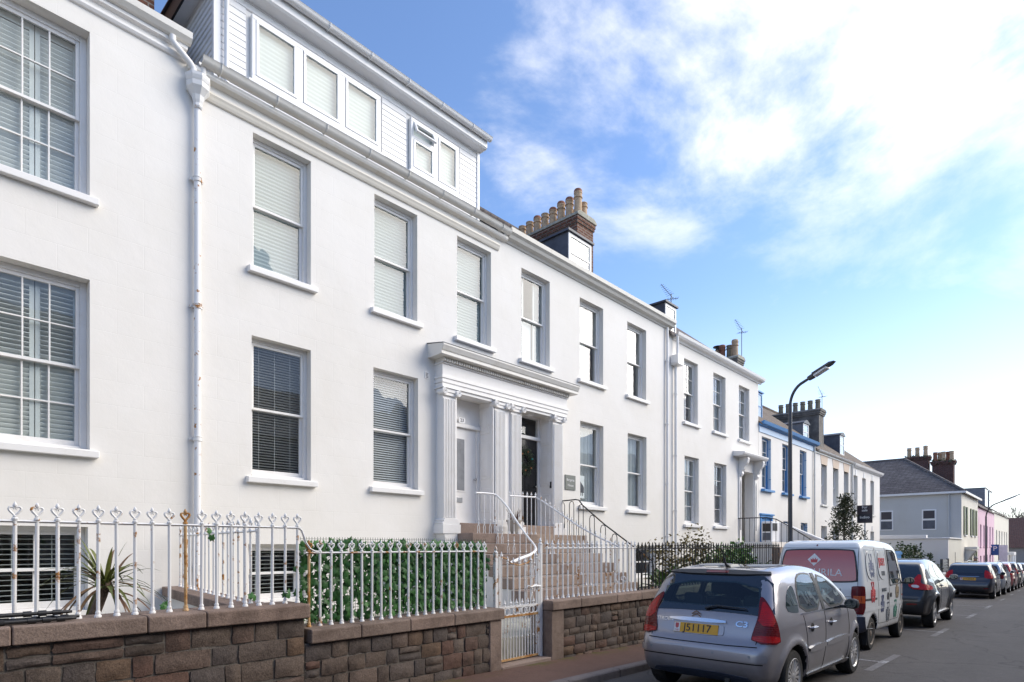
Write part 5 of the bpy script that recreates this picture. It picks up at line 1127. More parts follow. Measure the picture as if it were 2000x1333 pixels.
for k, (yy, zz, dx) in enumerate(((5.10, 0.020, 0.0), (5.16, 0.024, 0.03), (5.125, 0.064, -0.02))):
    x0 = 0.10+dx
    b = MB(); b.tube([(x0, yy, TZ+zz), (x0+0.62, yy+0.02, TZ+zz), (x0+0.62, yy+0.02, TZ+zz)], 0.015, 10); b.build('leg', 'carbon', tp, smooth=True)
    b = MB(); b.tube([(x0+0.22, yy+0.007, TZ+zz), (x0+0.50, yy+0.016, TZ+zz)], 0.0195, 12); b.build('foam_grip', 'foam', tp, smooth=True)
    for q in (0.62, 0.70, 0.78):
        b = MB(); b.tube([(x0+q, yy+0.02, TZ+zz), (x0+q+0.045, yy+0.02, TZ+zz)], 0.020-0.001*(q > 0.7), 12); b.build('leg_lock', 'carbon', tp, smooth=True)
    b = MB(); b.tube([(x0+0.64, yy+0.02, TZ+zz), (x0+0.86, yy+0.021, TZ+zz), (x0+0.89, yy+0.021, TZ+zz)], [0.0125,0.0125,0.010], 10); b.build('lower_leg', 'carbon', tp, smooth=True)
    b = MB(); b.tube([(x0+0.205, yy+0.006, TZ+zz), (x0+0.22, yy+0.007, TZ+zz)], 0.021, 12); b.build('ring', 'anodised_red', tp, smooth=True)
b = MB(); b.tube([(0.06, 5.13, TZ+0.04), (0.18, 5.13, TZ+0.04)], [0.038, 0.04], 14); b.build('apex', 'carbon', tp, smooth=True)
b = MB(); b.tube([(-0.10, 5.13, TZ+0.045), (-0.02, 5.13, TZ+0.045), (0.06, 5.13, TZ+0.04)], [0.045, 0.038, 0.024], 14); b.build('ball_head', 'carbon', tp, smooth=True)
# ------------------------------------------------------------------ vehicles
def car_paint(name, col, metal=0.0, rough=0.35, dirt=0.0):
    m, t, b = base(name, rough, 0.5, metal); b.inputs['Base Color'].default_value = (*col, 1); b.inputs['Coat Weight'].default_value = 1.0; b.inputs['Coat Roughness'].default_value = 0.04
    c = nd(t, 'ShaderNodeTexCoord'); n = noise_n(t, 3.5, 6, 0.7, vec=c.outputs['Object'])
    sx = nd(t, 'ShaderNodeSeparateXYZ'); t.links.new(c.outputs['Object'], sx.inputs[0])
    low = nd(t, 'ShaderNodeMapRange'); t.links.new(sx.outputs[2], low.inputs[0]); low.inputs[1].default_value = 0.62; low.inputs[2].default_value = 0.22
    k = nd(t, 'ShaderNodeMath', _operation='MULTIPLY'); t.links.new(low.outputs[0], k.inputs[0]); t.links.new(ramp(t, n, [(0.3, (0.2,)*3), (0.7, (0.75+dirt,)*3)]), k.inputs[1])
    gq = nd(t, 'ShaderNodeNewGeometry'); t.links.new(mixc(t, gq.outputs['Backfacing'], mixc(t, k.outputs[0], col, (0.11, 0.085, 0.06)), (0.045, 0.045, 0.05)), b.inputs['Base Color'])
    r2 = nd(t, 'ShaderNodeMapRange'); t.links.new(k.outputs[0], r2.inputs[0]); r2.inputs[3].default_value = 0.04; r2.inputs[4].default_value = 0.5; t.links.new(r2.outputs[0], b.inputs['Coat Roughness'])
    MATS[name] = m
car_paint('paint_lilac', (0.315, 0.300, 0.325), 0.55, 0.36); car_paint('paint_white_van', (0.72, 0.74, 0.75), 0.0, 0.4, 0.25); car_paint('paint_black', (0.012, 0.012, 0.016), 0.2, 0.3); car_paint('paint_navy', (0.012, 0.013, 0.028), 0.3, 0.3)
car_paint('paint_silver', (0.42, 0.45, 0.50), 0.6, 0.35); car_paint('paint_red', (0.33, 0.015, 0.02), 0.2, 0.3)
def carglass(name, col, rough=0.02):
    m, t, b = base(name, rough, 0.9); b.inputs['Base Color'].default_value = (*col, 1); b.inputs['Coat Weight'].default_value = 0.6; b.inputs['Coat Roughness'].default_value = 0.0; MATS[name] = m
carglass('car_glass', (0.022, 0.038, 0.040)); carglass('car_glass_light', (0.065, 0.115, 0.115)); carglass('car_black_glass', (0.008, 0.009, 0.013)); carglass('van_red_glass', (0.46, 0.075, 0.055), 0.25)
def lens(name, col, rough=0.12):
    m, t, b = base(name, rough, 0.7); b.inputs['Base Color'].default_value = (*col, 1); b.inputs['Coat Weight'].default_value = 0.35; b.inputs['Coat Roughness'].default_value = 0.04; b.inputs['Specular IOR Level'].default_value = 0.25
    c = nd(t, 'ShaderNodeTexCoord'); w = nd(t, 'ShaderNodeTexWave', Scale=16.0, Distortion=0.2); w.bands_direction = 'Z'; t.links.new(c.outputs['Object'], w.inputs['Vector']); bump(t, b, w.outputs['Fac'], 0.25, 0.01); MATS[name] = m
lens('lens_red', (0.40, 0.006, 0.008)); lens('lens_dark_red', (0.13, 0.003, 0.006)); lens('lens_orange', (0.55, 0.09, 0.02)); lens('lens_clear', (0.6, 0.6, 0.62))
plain('tyre', (0.017, 0.016, 0.016), 0.85, var=0.3, scale=14, bmp=0.3, bscale=80); plain('alloy', (0.50, 0.49, 0.49), 0.35, metal=0.6, var=0.12, scale=20); plain('rim_dark', (0.03, 0.03, 0.03), 0.6); plain('rim_brown', (0.20, 0.16, 0.13), 0.6, metal=0.3, var=0.4, scale=20)
plain('black_plastic', (0.022, 0.023, 0.026), 0.5, var=0.1); plain('navy_plastic', (0.035, 0.042, 0.065), 0.5, var=0.12, scale=8); plain('wheel_well', (0.006, 0.006, 0.006), 0.9); plain('plate_yellow', (0.72, 0.36, 0.012), 0.4, var=0.03); plain('chrome', (0.62, 0.62, 0.65), 0.12, metal=1.0, var=0.02)
plain('print_red', (0.55, 0.08, 0.085), 0.5, var=0.03); plain('print_blue', (0.13, 0.15, 0.24), 0.5, var=0.1); plain('print_green', (0.08, 0.25, 0.18), 0.5, var=0.1); plain('print_grey', (0.17, 0.18, 0.19), 0.5, var=0.1); plain('print_brown', (0.34, 0.26, 0.16), 0.5, var=0.1); plain('seat_fabric', (0.03, 0.03, 0.035), 0.9)

def chaikin(poly, it=2, closed=True):
    for _ in range(it):
        o = []
        n = len(poly)
        for i in range(n if closed else n-1):
            a, b = poly[i], poly[(i+1) % n]; o += [(a[0]*0.75+b[0]*0.25, a[1]*0.75+b[1]*0.25), (a[0]*0.25+b[0]*0.75, a[1]*0.25+b[1]*0.75)]
        poly = o
    return poly
class Body:
    """a car body as a smooth implicit solid: side outline x plan x section, with wheel arches cut out"""
    def __init__(s, side, plan, sec, W, wheels, wr, k=0.10, flare=0.02, bumps=()):
        s.W, s.wheels, s.wr, s.k, s.flare = W, wheels, wr, k, flare
        s.side = np.array(chaikin(side, 2)); s.plan = np.array(plan); s.sec = np.array(sec); s.bumps = bumps
        s.x0, s.x1 = s.side[:,0].min()-0.15, s.side[:,0].max()+0.15; s.z0, s.z1 = s.side[:,1].min()-0.15, s.side[:,1].max()+0.15
        s.h = 0.02; gx = np.arange(s.x0, s.x1+s.h, s.h); gz = np.arange(s.z0, s.z1+s.h, s.h)
        X, Z = np.meshgrid(gx, gz, indexing='ij'); P = s.side; Q = np.roll(P, -1, axis=0); D = np.full(X.shape, 1e9); ins = np.zeros(X.shape, bool)
        for (ax, az), (bx, bz) in zip(P, Q):
            ex, ez = bx-ax, bz-az; L2 = ex*ex+ez*ez+1e-12; t = np.clip(((X-ax)*ex+(Z-az)*ez)/L2, 0, 1); D = np.minimum(D, np.hypot(X-ax-t*ex, Z-az-t*ez))
            c = ((az > Z) != (bz > Z)) & (X < (bx-ax)*(Z-az)/(bz-az+1e-12)+ax); ins ^= c
        s.D = np.where(ins, -D, D); s.n = D.shape
    def dside(s, x, z):
        u = np.clip((x-s.x0)/s.h, 0, s.n[0]-1.001); v = np.clip((z-s.z0)/s.h, 0, s.n[1]-1.001); i = u.astype(int); j = v.astype(int); fu, fv = u-i, v-j; D = s.D
        return D[i,j]*(1-fu)*(1-fv)+D[i+1,j]*fu*(1-fv)+D[i,j+1]*(1-fu)*fv+D[i+1,j+1]*fu*fv
    def smooth1(s, tab, q, r):
        return (np.interp(q-r, tab[:,0], tab[:,1])+2*np.interp(q, tab[:,0], tab[:,1])+np.interp(q+r, tab[:,0], tab[:,1]))/4
    def halfw(s, x, z):
        w = s.W*s.smooth1(s.plan, x, 0.07)*s.smooth1(s.sec, z, 0.04)
        for wx, wz in s.wheels:
            d = np.hypot(x-wx, z-wz); w = w+s.flare*np.exp(-((d-s.wr-0.04)/0.05)**2)
        for bx, bz, sx, sz, a in s.bumps: w = w+a*np.exp(-((x-bx)/sx)**2-((z-bz)/sz)**2)
        return w
    def f(s, x, y, z):
        a = s.dside(x, z); b = (np.abs(y)-s.halfw(x, z))*0.92; k = s.k
        h = np.clip(0.5+0.5*(a-b)/k, 0, 1); r = b*(1-h)+a*h+k*h*(1-h)
        for wx, wz in s.wheels:
            cut = np.maximum(np.hypot(x-wx, z-wz)-s.wr, (s.W-0.30)-np.abs(y)); r = np.maximum(r, -cut)
        return r
    def grad(s, x, y, z, e=0.004):
        g = np.stack([s.f(x+e,y,z)-s.f(x-e,y,z), s.f(x,y+e,z)-s.f(x,y-e,z), s.f(x,y,z+e)-s.f(x,y,z-e)], -1)/(2*e); return g
    def mesh(s, res=0.035):
        gx = np.arange(s.x0, s.x1, res); gy = np.arange(-s.W-0.16, s.W+0.161, res); gz = np.arange(s.z0, s.z1, res)
        X, Y, Z = np.meshgrid(gx, gy, gz, indexing='ij'); F = s.f(X, Y, Z); In = F < 0
        c = [In[i:In.shape[0]-1+i, j:In.shape[1]-1+j, k:In.shape[2]-1+k] for i in (0,1) for j in (0,1) for k in (0,1)]
        tot = sum(q.astype(int) for q in c); act = (tot > 0) & (tot < 8); idx = -np.ones(act.shape, int); cells = np.argwhere(act); idx[act] = np.arange(len(cells))
        acc = np.zeros((len(cells), 3)); cnt = np.zeros(len(cells)); ci, cj, ck = cells.T
        for (a, b) in [((0,0,0),(1,0,0)),((0,1,0),(1,1,0)),((0,0,1),(1,0,1)),((0,1,1),(1,1,1)),((0,0,0),(0,1,0)),((1,0,0),(1,1,0)),((0,0,1),(0,1,1)),((1,0,1),(1,1,1)),((0,0,0),(0,0,1)),((1,0,0),(1,0,1)),((0,1,0),(0,1,1)),((1,1,0),(1,1,1))]:
            fa = F[ci+a[0], cj+a[1], ck+a[2]]; fb = F[ci+b[0], cj+b[1], ck+b[2]]; m = (fa < 0) != (fb < 0); t = np.where(m, fa/(fa-fb+1e-12), 0)
            p = np.stack([ci+a[0]+t*(b[0]-a[0]), cj+a[1]+t*(b[1]-a[1]), ck+a[2]+t*(b[2]-a[2])], -1); acc[m] += p[m]; cnt[m] += 1
        V = acc/cnt[:,None]*res+np.array([gx[0], gy[0], gz[0]])
        for _ in range(3):
            fv = s.f(*V.T); g = s.grad(*V.T); n2 = (g**2).sum(1)+1e-6; step = np.clip(fv/n2, -res*0.5, res*0.5); V = V-g*step[:,None]
        faces = []
        for ax in range(3):
            sl0 = [slice(None)]*3; sl1 = [slice(None)]*3; sl0[ax] = slice(0, -1); sl1[ax] = slice(1, None); A = In[tuple(sl0)]; B = In[tuple(sl1)]
            e = np.argwhere(A != B); o1, o2 = [q for q in range(3) if q != ax]
            e = e[(e[:,o1] > 0) & (e[:,o2] > 0) & (e[:,o1] < In.shape[o1]-1) & (e[:,o2] < In.shape[o2]-1)]
            def cell(d1, d2):
                q = e.copy(); q[:,o1] -= d1; q[:,o2] -= d2; return idx[q[:,0], q[:,1], q[:,2]]
            q = np.stack([cell(1,1), cell(0,1), cell(0,0), cell(1,0)], -1); flip = A[tuple(e.T)] ^ (ax == 1)
            q[~flip] = q[~flip][:, ::-1]; faces.append(q)
        return V, np.concatenate(faces)
    def build(s, parent, mat, res=0.035, low=0.27, low_mat='black_plastic', holes=()):
        V, Fc = s.mesh(res); keep = np.ones(len(Fc), bool); ce = V[Fc].mean(1); nn = s.grad(*ce.T)
        for face, poly in holes:
            poly = chaikin(poly, 1); a, b_, q = {'rear': (ce[:,1], ce[:,2], nn[:,0] < -0.25), 'side': (ce[:,0], ce[:,2], np.abs(nn[:,1]) > 0.4), 'top': (ce[:,0], ce[:,1], nn[:,2] > 0.25)}[face]
            ins = np.zeros(len(Fc), bool)
            for i in range(len(poly)):
                (x1, y1), (x2, y2) = poly[i], poly[(i+1) % len(poly)]; ins ^= ((y1 > b_) != (y2 > b_)) & (a < (x2-x1)*(b_-y1)/(y2-y1+1e-12)+x1)
            keep &= ~(ins & q & (ce[:,2] > 0.9))
        Fc = Fc[keep]
        me = bpy.data.meshes.new('body'); me.from_pydata(V.tolist(), [], Fc.tolist()); me.materials.append(M(mat)); me.materials.append(M('wheel_well')); me.materials.append(M(low_mat))
        cen = V[Fc].mean(1); mi = np.zeros(len(Fc), int)
        for wx, wz in s.wheels: mi[(np.hypot(cen[:,0]-wx, cen[:,2]-wz) < s.wr+0.006)] = 1
        mi[cen[:,2] < s.side[:,1].min()+0.03] = 1
        me.polygons.foreach_set('material_index', mi.astype(np.int32)); me.polygons.foreach_set('use_smooth', [True]*len(Fc)); me.update()
        o = bpy.data.objects.new('body', me); C.objects.link(o); o.parent = parent; ORG[o.name] = (0,0,0); return o
    def project(s, P, N):
        """march from P along N to the first hit"""
        P = np.asarray(P, float); N = np.asarray(N, float); N = N/np.linalg.norm(N); lo = np.zeros(len(P)); hi = np.full(len(P), np.nan); prev = np.zeros(len(P))
        for t in np.arange(0.0, 2.2, 0.02):
            q = P+N*t; inside = s.f(*q.T) < 0; new = inside & np.isnan(hi); hi[new] = t; prev[new] = t-0.02
        ok = ~np.isnan(hi); hi = np.where(ok, hi, 0.8); lo = np.where(ok, prev, 0.8)
        for _ in range(10):
            mid = (lo+hi)/2; ins = s.f(*(P+N*mid[:,None]).T) < 0; hi = np.where(ins, mid, hi); lo = np.where(ins, lo, mid)
        return P+N*hi[:,None]
    def patch(s, name, mat, parent, poly, O, U, Vd, Nd, off=0.004, grid=0.05, rounds=1, thick=None, tris=None, hole=None):
        poly = chaikin(poly, rounds) if rounds else list(poly); O, U, Vd = (np.array(q, float) for q in (O, U, Vd))
        if tris is None:
            bd = []
            for i in range(len(poly)):
                a, b = np.array(poly[i]), np.array(poly[(i+1) % len(poly)]); n = max(1, int(np.ceil(np.linalg.norm(b-a)/grid)))
                bd += [tuple(a+(b-a)*k/n) for k in range(n)]
            pa = np.array(bd); inn = []
            for gx in np.arange(pa[:,0].min(), pa[:,0].max(), grid):
                for gy in np.arange(pa[:,1].min(), pa[:,1].max(), grid):
                    c = False; n = len(bd); dm = 9
                    for i in range(n):
                        a, b = bd[i], bd[(i+1) % n]
                        if (a[1] > gy) != (b[1] > gy) and gx < (b[0]-a[0])*(gy-a[1])/(b[1]-a[1])+a[0]: c = not c
                        dm = min(dm, (a[0]-gx)**2+(a[1]-gy)**2)
                    if c and dm > (grid*0.4)**2: inn.append((gx, gy))
            n = len(bd); hl = []
            if hole:
                hq = chaikin(hole, rounds) if rounds else list(hole)
                for i in range(len(hq)):
                    a, b = np.array(hq[i]), np.array(hq[(i+1) % len(hq)]); m_ = max(1, int(np.ceil(np.linalg.norm(b-a)/grid))); hl += [tuple(a+(b-a)*k/m_) for k in range(m_)]
                inn = []
            pts = [Vector(p) for p in bd+hl+inn]; nh = len(hl)
            ov, oe, of, *_ = delaunay_2d_cdt(pts, [(i, (i+1) % n) for i in range(n)]+[(n+i, n+(i+1) % nh) for i in range(nh)], [list(range(n))], 1, 1e-6)
            v2 = [(p.x, p.y) for p in ov]; tri = [tuple(q) for q in of]
            if hole:
                def inh(p):
                    c = False
                    for i in range(nh):
                        a, b = hl[i], hl[(i+1) % nh]
                        if (a[1] > p[1]) != (b[1] > p[1]) and p[0] < (b[0]-a[0])*(p[1]-a[1])/(b[1]-a[1])+a[0]: c = not c
                    return c
                tri = [t for t in tri if not inh((sum(v2[k][0] for k in t)/len(t), sum(v2[k][1] for k in t)/len(t)))]
        else: v2, tri = tris
        P = np.array([O+U*a+Vd*b for a, b in v2]); H = s.project(P, Nd); g = s.grad(*H.T, e=0.012); g /= np.linalg.norm(g, axis=1)[:,None]+1e-9
        T = H+g*off; verts = T.tolist(); faces = list(tri)
        cnt = {}
        for t in tri:
            for i in range(len(t)): e = (t[i], t[(i+1) % len(t)]); cnt[e] = 1
        base_n = len(verts); low = (H-g*0.004).tolist(); verts += low
        for a, b in list(cnt):
            if (b, a) not in cnt: faces.append((a, b, b+base_n, a+base_n))
        me = bpy.data.meshes.new(name); me.from_pydata(verts, [], faces); bm = bmesh.new(); bm.from_mesh(me)
        bmesh.ops.delete(bm, geom=[v for v in bm.verts if not v.link_faces], context='VERTS')
        bm.normal_update(); Nn = Vector(Nd)
        sgn = sum(f.normal.dot(Nn)*f.calc_area() for f in list(bm.faces)[:len(tri)])
        if sgn > 0: bmesh.ops.reverse_faces(bm, faces=bm.faces)
        bm.to_mesh(me); bm.free(); me.materials.append(M(mat)); me.polygons.foreach_set('use_smooth', [True]*len(me.polygons)); me.set_sharp_from_angle(angle=R(40))
        o = bpy.data.objects.new(name, me); C.objects.link(o); o.parent = parent; ORG[o.name] = (0,0,0); return o
    # side: u = x, v = z seen from the kerb-far side (-Y) or the kerb side (+Y); rear: u = y; front: u = y
    def on_side(s, name, mat, parent, poly, sg=-1, **kw): return s.patch(name, mat, parent, poly, (0, sg*1.5, 0), (1,0,0), (0,0,1), (0,-sg,0), **kw)
    def on_rear(s, name, mat, parent, poly, **kw): return s.patch(name, mat, parent, poly, (-0.6,0,0), (0,1,0), (0,0,1), (1,0,0), **kw)
    def on_front(s, name, mat, parent, poly, **kw): return s.patch(name, mat, parent, poly, (s.x1+0.6,0,0), (0,1,0), (0,0,1), (-1,0,0), **kw)
    def on_top(s, name, mat, parent, poly, **kw): return s.patch(name, mat, parent, poly, (0,0,2.6), (1,0,0), (0,1,0), (0,0,-1), **kw)
    def corner(s, name, mat, parent, poly, sg, end=-1, ang=45, **kw):
        """projected at a slant onto a corner; poly: u measured round the corner from it, v = z"""
        a = R(ang); N_ = np.array([-end*math.cos(a), -sg*math.sin(a), 0]); U_ = np.array([-end*math.sin(a), sg*math.cos(a)*1.0, 0]); 
        cx = s.side[:,0].min() if end < 0 else s.side[:,0].max(); O_ = np.array([cx, sg*s.W*0.93, 0])-N_*0.7
        return s.patch(name, mat, parent, poly, O_, U_, (0,0,1), N_, **kw)
    def seam(s, name, parent, pts, sg=-1, r=0.004, mat='wheel_well', face='side'):
        d = []
        for a, b in zip(pts, pts[1:]):
            n = max(2, int(math.dist(a, b)/0.04)); d += [(a[0]+(b[0]-a[0])*i/n, a[1]+(b[1]-a[1])*i/n) for i in range(n)]
        d.append(pts[-1])
        if face == 'side': P = np.array([(x, sg*1.5, z) for x, z in d]); N_ = (0,-sg,0)
        else: P = np.array([(-0.6, y, z) for y, z in d]); N_ = (1,0,0)
        H = s.project(P, N_); b = MB(); b.tube(H.tolist(), r, 5); return b.build(name, mat, parent)
def body_text(body, txt, name, mat, parent, u, v, size, face, off=0.006, sx=1.0, bold=0.0):
    cu = bpy.data.curves.new('t', 'FONT'); cu.body = txt; cu.size = size; cu.align_x = 'CENTER'; cu.align_y = 'CENTER'; cu.offset = bold; cu.resolution_u = 3
    tmp = bpy.data.objects.new('t', cu); C.objects.link(tmp); me = bpy.data.meshes.new_from_object(tmp.evaluated_get(bpy.context.evaluated_depsgraph_get())); bpy.data.objects.remove(tmp); bpy.data.curves.remove(cu)
    sg = -1 if face == 'rear' else 1
    v2 = [(u+sg*p.co.x*sx, v+p.co.y) for p in me.vertices]; fc = [tuple(p.vertices) for p in me.polygons]; bpy.data.meshes.remove(me)
    fn = body.on_rear if face == 'rear' else body.on_side
    return fn(name, mat, parent, [], off=off, tris=(v2, fc))
def wheel(car, x, yout, r, w, sg, style, rim_mat='alloy'):
    """tyre with rim, spokes and hub; sg is the side it faces"""
    b = MB(); y0 = -sg*w/2; pr = [(r*0.66,-w/2),(r*0.93,-w/2),(r*0.985,-w*0.40),(r,-w*0.3),(r,w*0.3),(r*0.985,w*0.40),(r*0.93,w/2),(r*0.80,w/2+0.004),(r*0.69,w/2),(r*0.66,w*0.42)]
    yc = yout-sg*w/2; b.lathe(x, yc, [(q, h*sg) for q, h in pr], 32, r, 'y'); t = b.build('wheel', 'tyre', car, smooth=True)
    b = MB(); b.lathe(x, yc, [(0.02, sg*w*0.10), (r*0.60, sg*w*0.12), (r*0.66, sg*w*0.40)], 28, r, 'y'); b.build('rim_back', 'rim_dark', t, smooth=True)
    b = MB(); b.lathe(x, yc, [(r*0.66, sg*w*0.3), (r*0.695, sg*w*0.5), (r*0.67, sg*w*0.52), (r*0.61, sg*w*0.44), (r*0.60, sg*w*0.25)], 32, r, 'y'); b.build('rim', rim_mat, t, smooth=True)
    n, wd = {'many': (18, 0.017), 'five': (5, 0.05), 'steel': (0, 0), 'ten': (10, 0.022)}[style]
    if n:
        for k in range(n):
            s_ = MB(); y1, y2 = sorted((sg*w*0.30, sg*w*0.46)); s_.prism([(-wd*0.6, r*0.12), (wd*0.6, r*0.12), (wd, r*0.62), (-wd, r*0.62)], 'y', y1, y2)
            s_.xf(Matrix.Translation((x, yc, r)) @ Matrix.Rotation(2*math.pi*k/n, 4, 'Y')); s_.build('spoke', rim_mat, t, bevel=0.003)
    else:
        d = MB(); d.lathe(x, yc, [(0.01, sg*w*0.36), (r*0.24, sg*w*0.36), (r*0.30, sg*w*0.22), (r*0.50, sg*w*0.30), (r*0.62, sg*w*0.24)], 24, r, 'y'); d.build('wheel_disc', rim_mat, t, smooth=True)
        for k in range(8):
            a = 2*math.pi*k/8; d = MB(); d.lathe(x+r*0.45*math.cos(a), yc, [(0.028, sg*w*0.27), (0.028, sg*w*0.315)], 8, r+r*0.45*math.sin(a), 'y'); d.build('disc_hole', 'rim_dark', t)
    b = MB(); b.lathe(x, yc, [(r*0.17, sg*w*0.30), (r*0.17, sg*w*0.44), (r*0.12, sg*w*0.49), (0.004, sg*w*0.50)], 16, r, 'y'); b.build('hub', rim_mat, t, smooth=True)
    return t
def place(car, x, y):
    car.location = (x, y, ground(x)); car.rotation_euler = (0, math.atan(0.021), 0)
def plate(car, body, y, z, w, h, txt, rear=True, tilt=8, size=None, crest=True):
    H = body.project([(-0.6, y, z)], (1,0,0))[0]; x = float(H[0])-0.012
    p = MB(); p.box(-0.004, 0.004, -w/2, w/2, -h/2, h/2); Mx = Matrix.Translation((x, y, z)) @ Matrix.Rotation(R(tilt), 4, 'Y'); p.xf(Mx); o = p.build('number_plate', 'plate_yellow', car, bevel=0.002)
    rot = (R(90-tilt), 0, R(-90)); e = Mx @ Vector((-0.0055, -0.02 if crest else 0, 0))
    text(txt, 'registration', 'lettering_black', o, tuple(e), rot, size or h*0.95, 0.0006, bold=0.001)
    if crest:
        s_ = MB(); s_.box(-0.0055, -0.0045, w/2-0.075, w/2-0.004, -h/2+0.004, h/2-0.004).xf(Mx); s_.build('crest_strip', 'lettering_white', o)
        c_ = MB(); c_.prism([(w/2-0.06, 0.045), (w/2-0.02, 0.045), (w/2-0.02, 0.0), (w/2-0.04, -0.018), (w/2-0.06, 0.0)], 'x', -0.0065, -0.0056).xf(Mx); c_.build('crest', 'print_red', o)
        e = Mx @ Vector((-0.0062, w/2-0.04, -0.036)); text('GBJ', 'country_code', 'print_red', o, tuple(e), rot, 0.028, 0.0004)
    return o
def mirror(car, x, y, z, sg, mat):
    b = MB(); n = 10
    b.lathe(0, 0, [(0.02,-0.10),(0.075,-0.085),(0.10,-0.03),(0.10,0.03),(0.07,0.085),(0.01,0.11)], 14, 0, 'y'); b.xf(Matrix.Translation((x, y, z)) @ Matrix.Diagonal((0.60, 0.82, 0.68, 1))); o = b.build('door_mirror', mat, car, smooth=True)
    b = MB(); b.box(x-0.02, x+0.04, min(y, y-sg*0.16), max(y, y-sg*0.16), z-0.06, z-0.02); b.build('mirror_arm', mat, o, bevel=0.01)
    b = MB(); b.lathe(0, 0, [(0.066, -0.004), (0.066, 0.0)], 16, 0, 'x'); b.xf(Matrix.Translation((x-0.0605, y, z)) @ Matrix.Diagonal((1, 1.0, 0.8, 1))); b.build('mirror_glass', 'car_glass', o)
def handle(car, body, x, z, sg, mat, w=0.19):
    H = body.project([(x, sg*1.5, z)], (0,-sg,0))[0]; y = float(H[1])
    body.on_side('handle_recess', 'wheel_well', car, [(x-0.055, z-0.05), (x+0.055, z-0.05), (x+0.055, z+0.05), (x-0.055, z+0.05)], sg, off=0.002, rounds=2)
    b = MB(); b.tube([(x-w/2, y-sg*0.005, z), (x-w/2+0.02, y+sg*0.028, z+0.002), (x+w/2-0.02, y+sg*0.028, z+0.002), (x+w/2, y-sg*0.005, z)], 0.017, 8, flat=0.8); b.build('door_handle', mat, car, smooth=True)

# --- small hatchback
car = thing('parked_car', 'lilac-grey hatchback parked nearest the camera with tall red tail lights', 'car', group='cars parked along the kerb')
L_c3 = [(0.16,0.22),(0.05,0.30),(0.0,0.42),(0.0,0.60),(0.05,0.67),(0.09,0.72),(0.12,0.86),(0.17,0.98),(0.28,1.14),(0.40,1.33),(0.48,1.42),(0.62,1.465),(1.0,1.505),(1.45,1.52),(1.9,1.50),(2.25,1.43),(2.6,1.26),(2.95,1.04),(3.1,0.95),(3.35,0.87),(3.62,0.74),(3.78,0.60),(3.84,0.45),(3.80,0.28),(3.70,0.20),(2.0,0.18)]
bd = Body(L_c3, [(-0.05,0.80),(0.0,0.84),(0.12,0.905),(0.35,0.955),(0.7,0.985),(1.2,1.0),(2.7,1.0),(3.2,0.965),(3.55,0.87),(3.75,0.74),(3.9,0.58)], [(0.15,0.90),(0.3,0.955),(0.5,0.995),(0.7,1.0),(0.88,0.99),(0.98,0.965),(1.1,0.925),(1.3,0.845),(1.42,0.78),(1.55,0.68)], 0.825, [(0.64,0.295),(3.09,0.295)], 0.345, 0.11, 0.026)
REAR_G = [(-0.56,1.035),(0.56,1.035),(0.60,1.09),(0.53,1.345),(-0.53,1.345),(-0.60,1.09)]
SIDE_G = ([(0.86,0.985),(1.62,1.0),(1.615,1.40),(1.35,1.425),(1.10,1.40),(0.93,1.26)], [(1.72,1.0),(2.62,1.005),(2.48,1.16),(2.12,1.345),(1.74,1.41)], [(0.46,1.02),(0.74,0.985),(0.82,1.0),(0.86,1.25),(0.80,1.30),(0.62,1.22)])
SCREEN_G = [(2.30,-0.56),(2.90,-0.70),(2.98,0.0),(2.90,0.70),(2.30,0.56),(2.26,0.0)]
def shrink(poly, d):
    cx, cy = sum(p[0] for p in poly)/len(poly), sum(p[1] for p in poly)/len(poly); mx = max(abs(p[0]-cx) for p in poly); my = max(abs(p[1]-cy) for p in poly)
    return [(cx+(p[0]-cx)*(1-d/mx), cy+(p[1]-cy)*(1-d/my)) for p in poly]
glass_mat('car_pane', tint=(0.50, 0.62, 0.60), boost=1.25)
# the openings are cut a little inside each pane; a black seal hides the cut
bd.build(car, 'paint_lilac', 0.03, holes=[('rear', shrink(REAR_G, 0.012))]+[('side', shrink(g_, 0.02)) for g_ in SIDE_G[:2]]+[('top', shrink(SCREEN_G, 0.03))])
bd.on_rear('rear_window', 'car_black_glass', car, [(-0.735,0.965),(-0.40,0.985),(0,0.99),(0.40,0.985),(0.735,0.965),(0.70,1.10),(0.625,1.385),(0.30,1.40),(-0.30,1.40),(-0.625,1.385),(-0.70,1.10)], off=0.005, grid=0.05, rounds=1, hole=shrink(REAR_G, 0.035))
bd.on_rear('rear_glass', 'car_pane', car, shrink(REAR_G, 0.02), off=0.0075, rounds=1)
# cabin: front seats, rear bench, dashboard, steering wheel
for sy in (-0.36, 0.36):
    b = MB(); b.prism([(1.52,0.50),(1.66,0.50),(1.60,0.85),(1.48,1.08),(1.40,1.08),(1.44,0.80)], 'y', sy-0.23, sy+0.23); b.build('front_seat', 'seat_fabric', car, bevel=0.03)
    b = MB(); b.box(1.36, 1.45, sy-0.13, sy+0.13, 1.11, 1.27); b.build('headrest', 'seat_fabric', car, bevel=0.03); b = MB(); b.box(0.60, 0.68, sy-0.12, sy+0.12, 1.02, 1.16); b.build('headrest', 'seat_fabric', car, bevel=0.03)
b = MB(); b.prism([(0.72,0.50),(0.84,0.50),(0.74,0.98),(0.62,0.98)], 'y', -0.60, 0.60); b.build('rear_bench', 'seat_fabric', car, bevel=0.03)
b = MB(); b.prism([(2.35,0.60),(2.85,0.60),(2.85,0.92),(2.45,0.97),(2.35,0.90)], 'y', -0.66, 0.66); b.build('dashboard', 'seat_fabric', car, bevel=0.03)
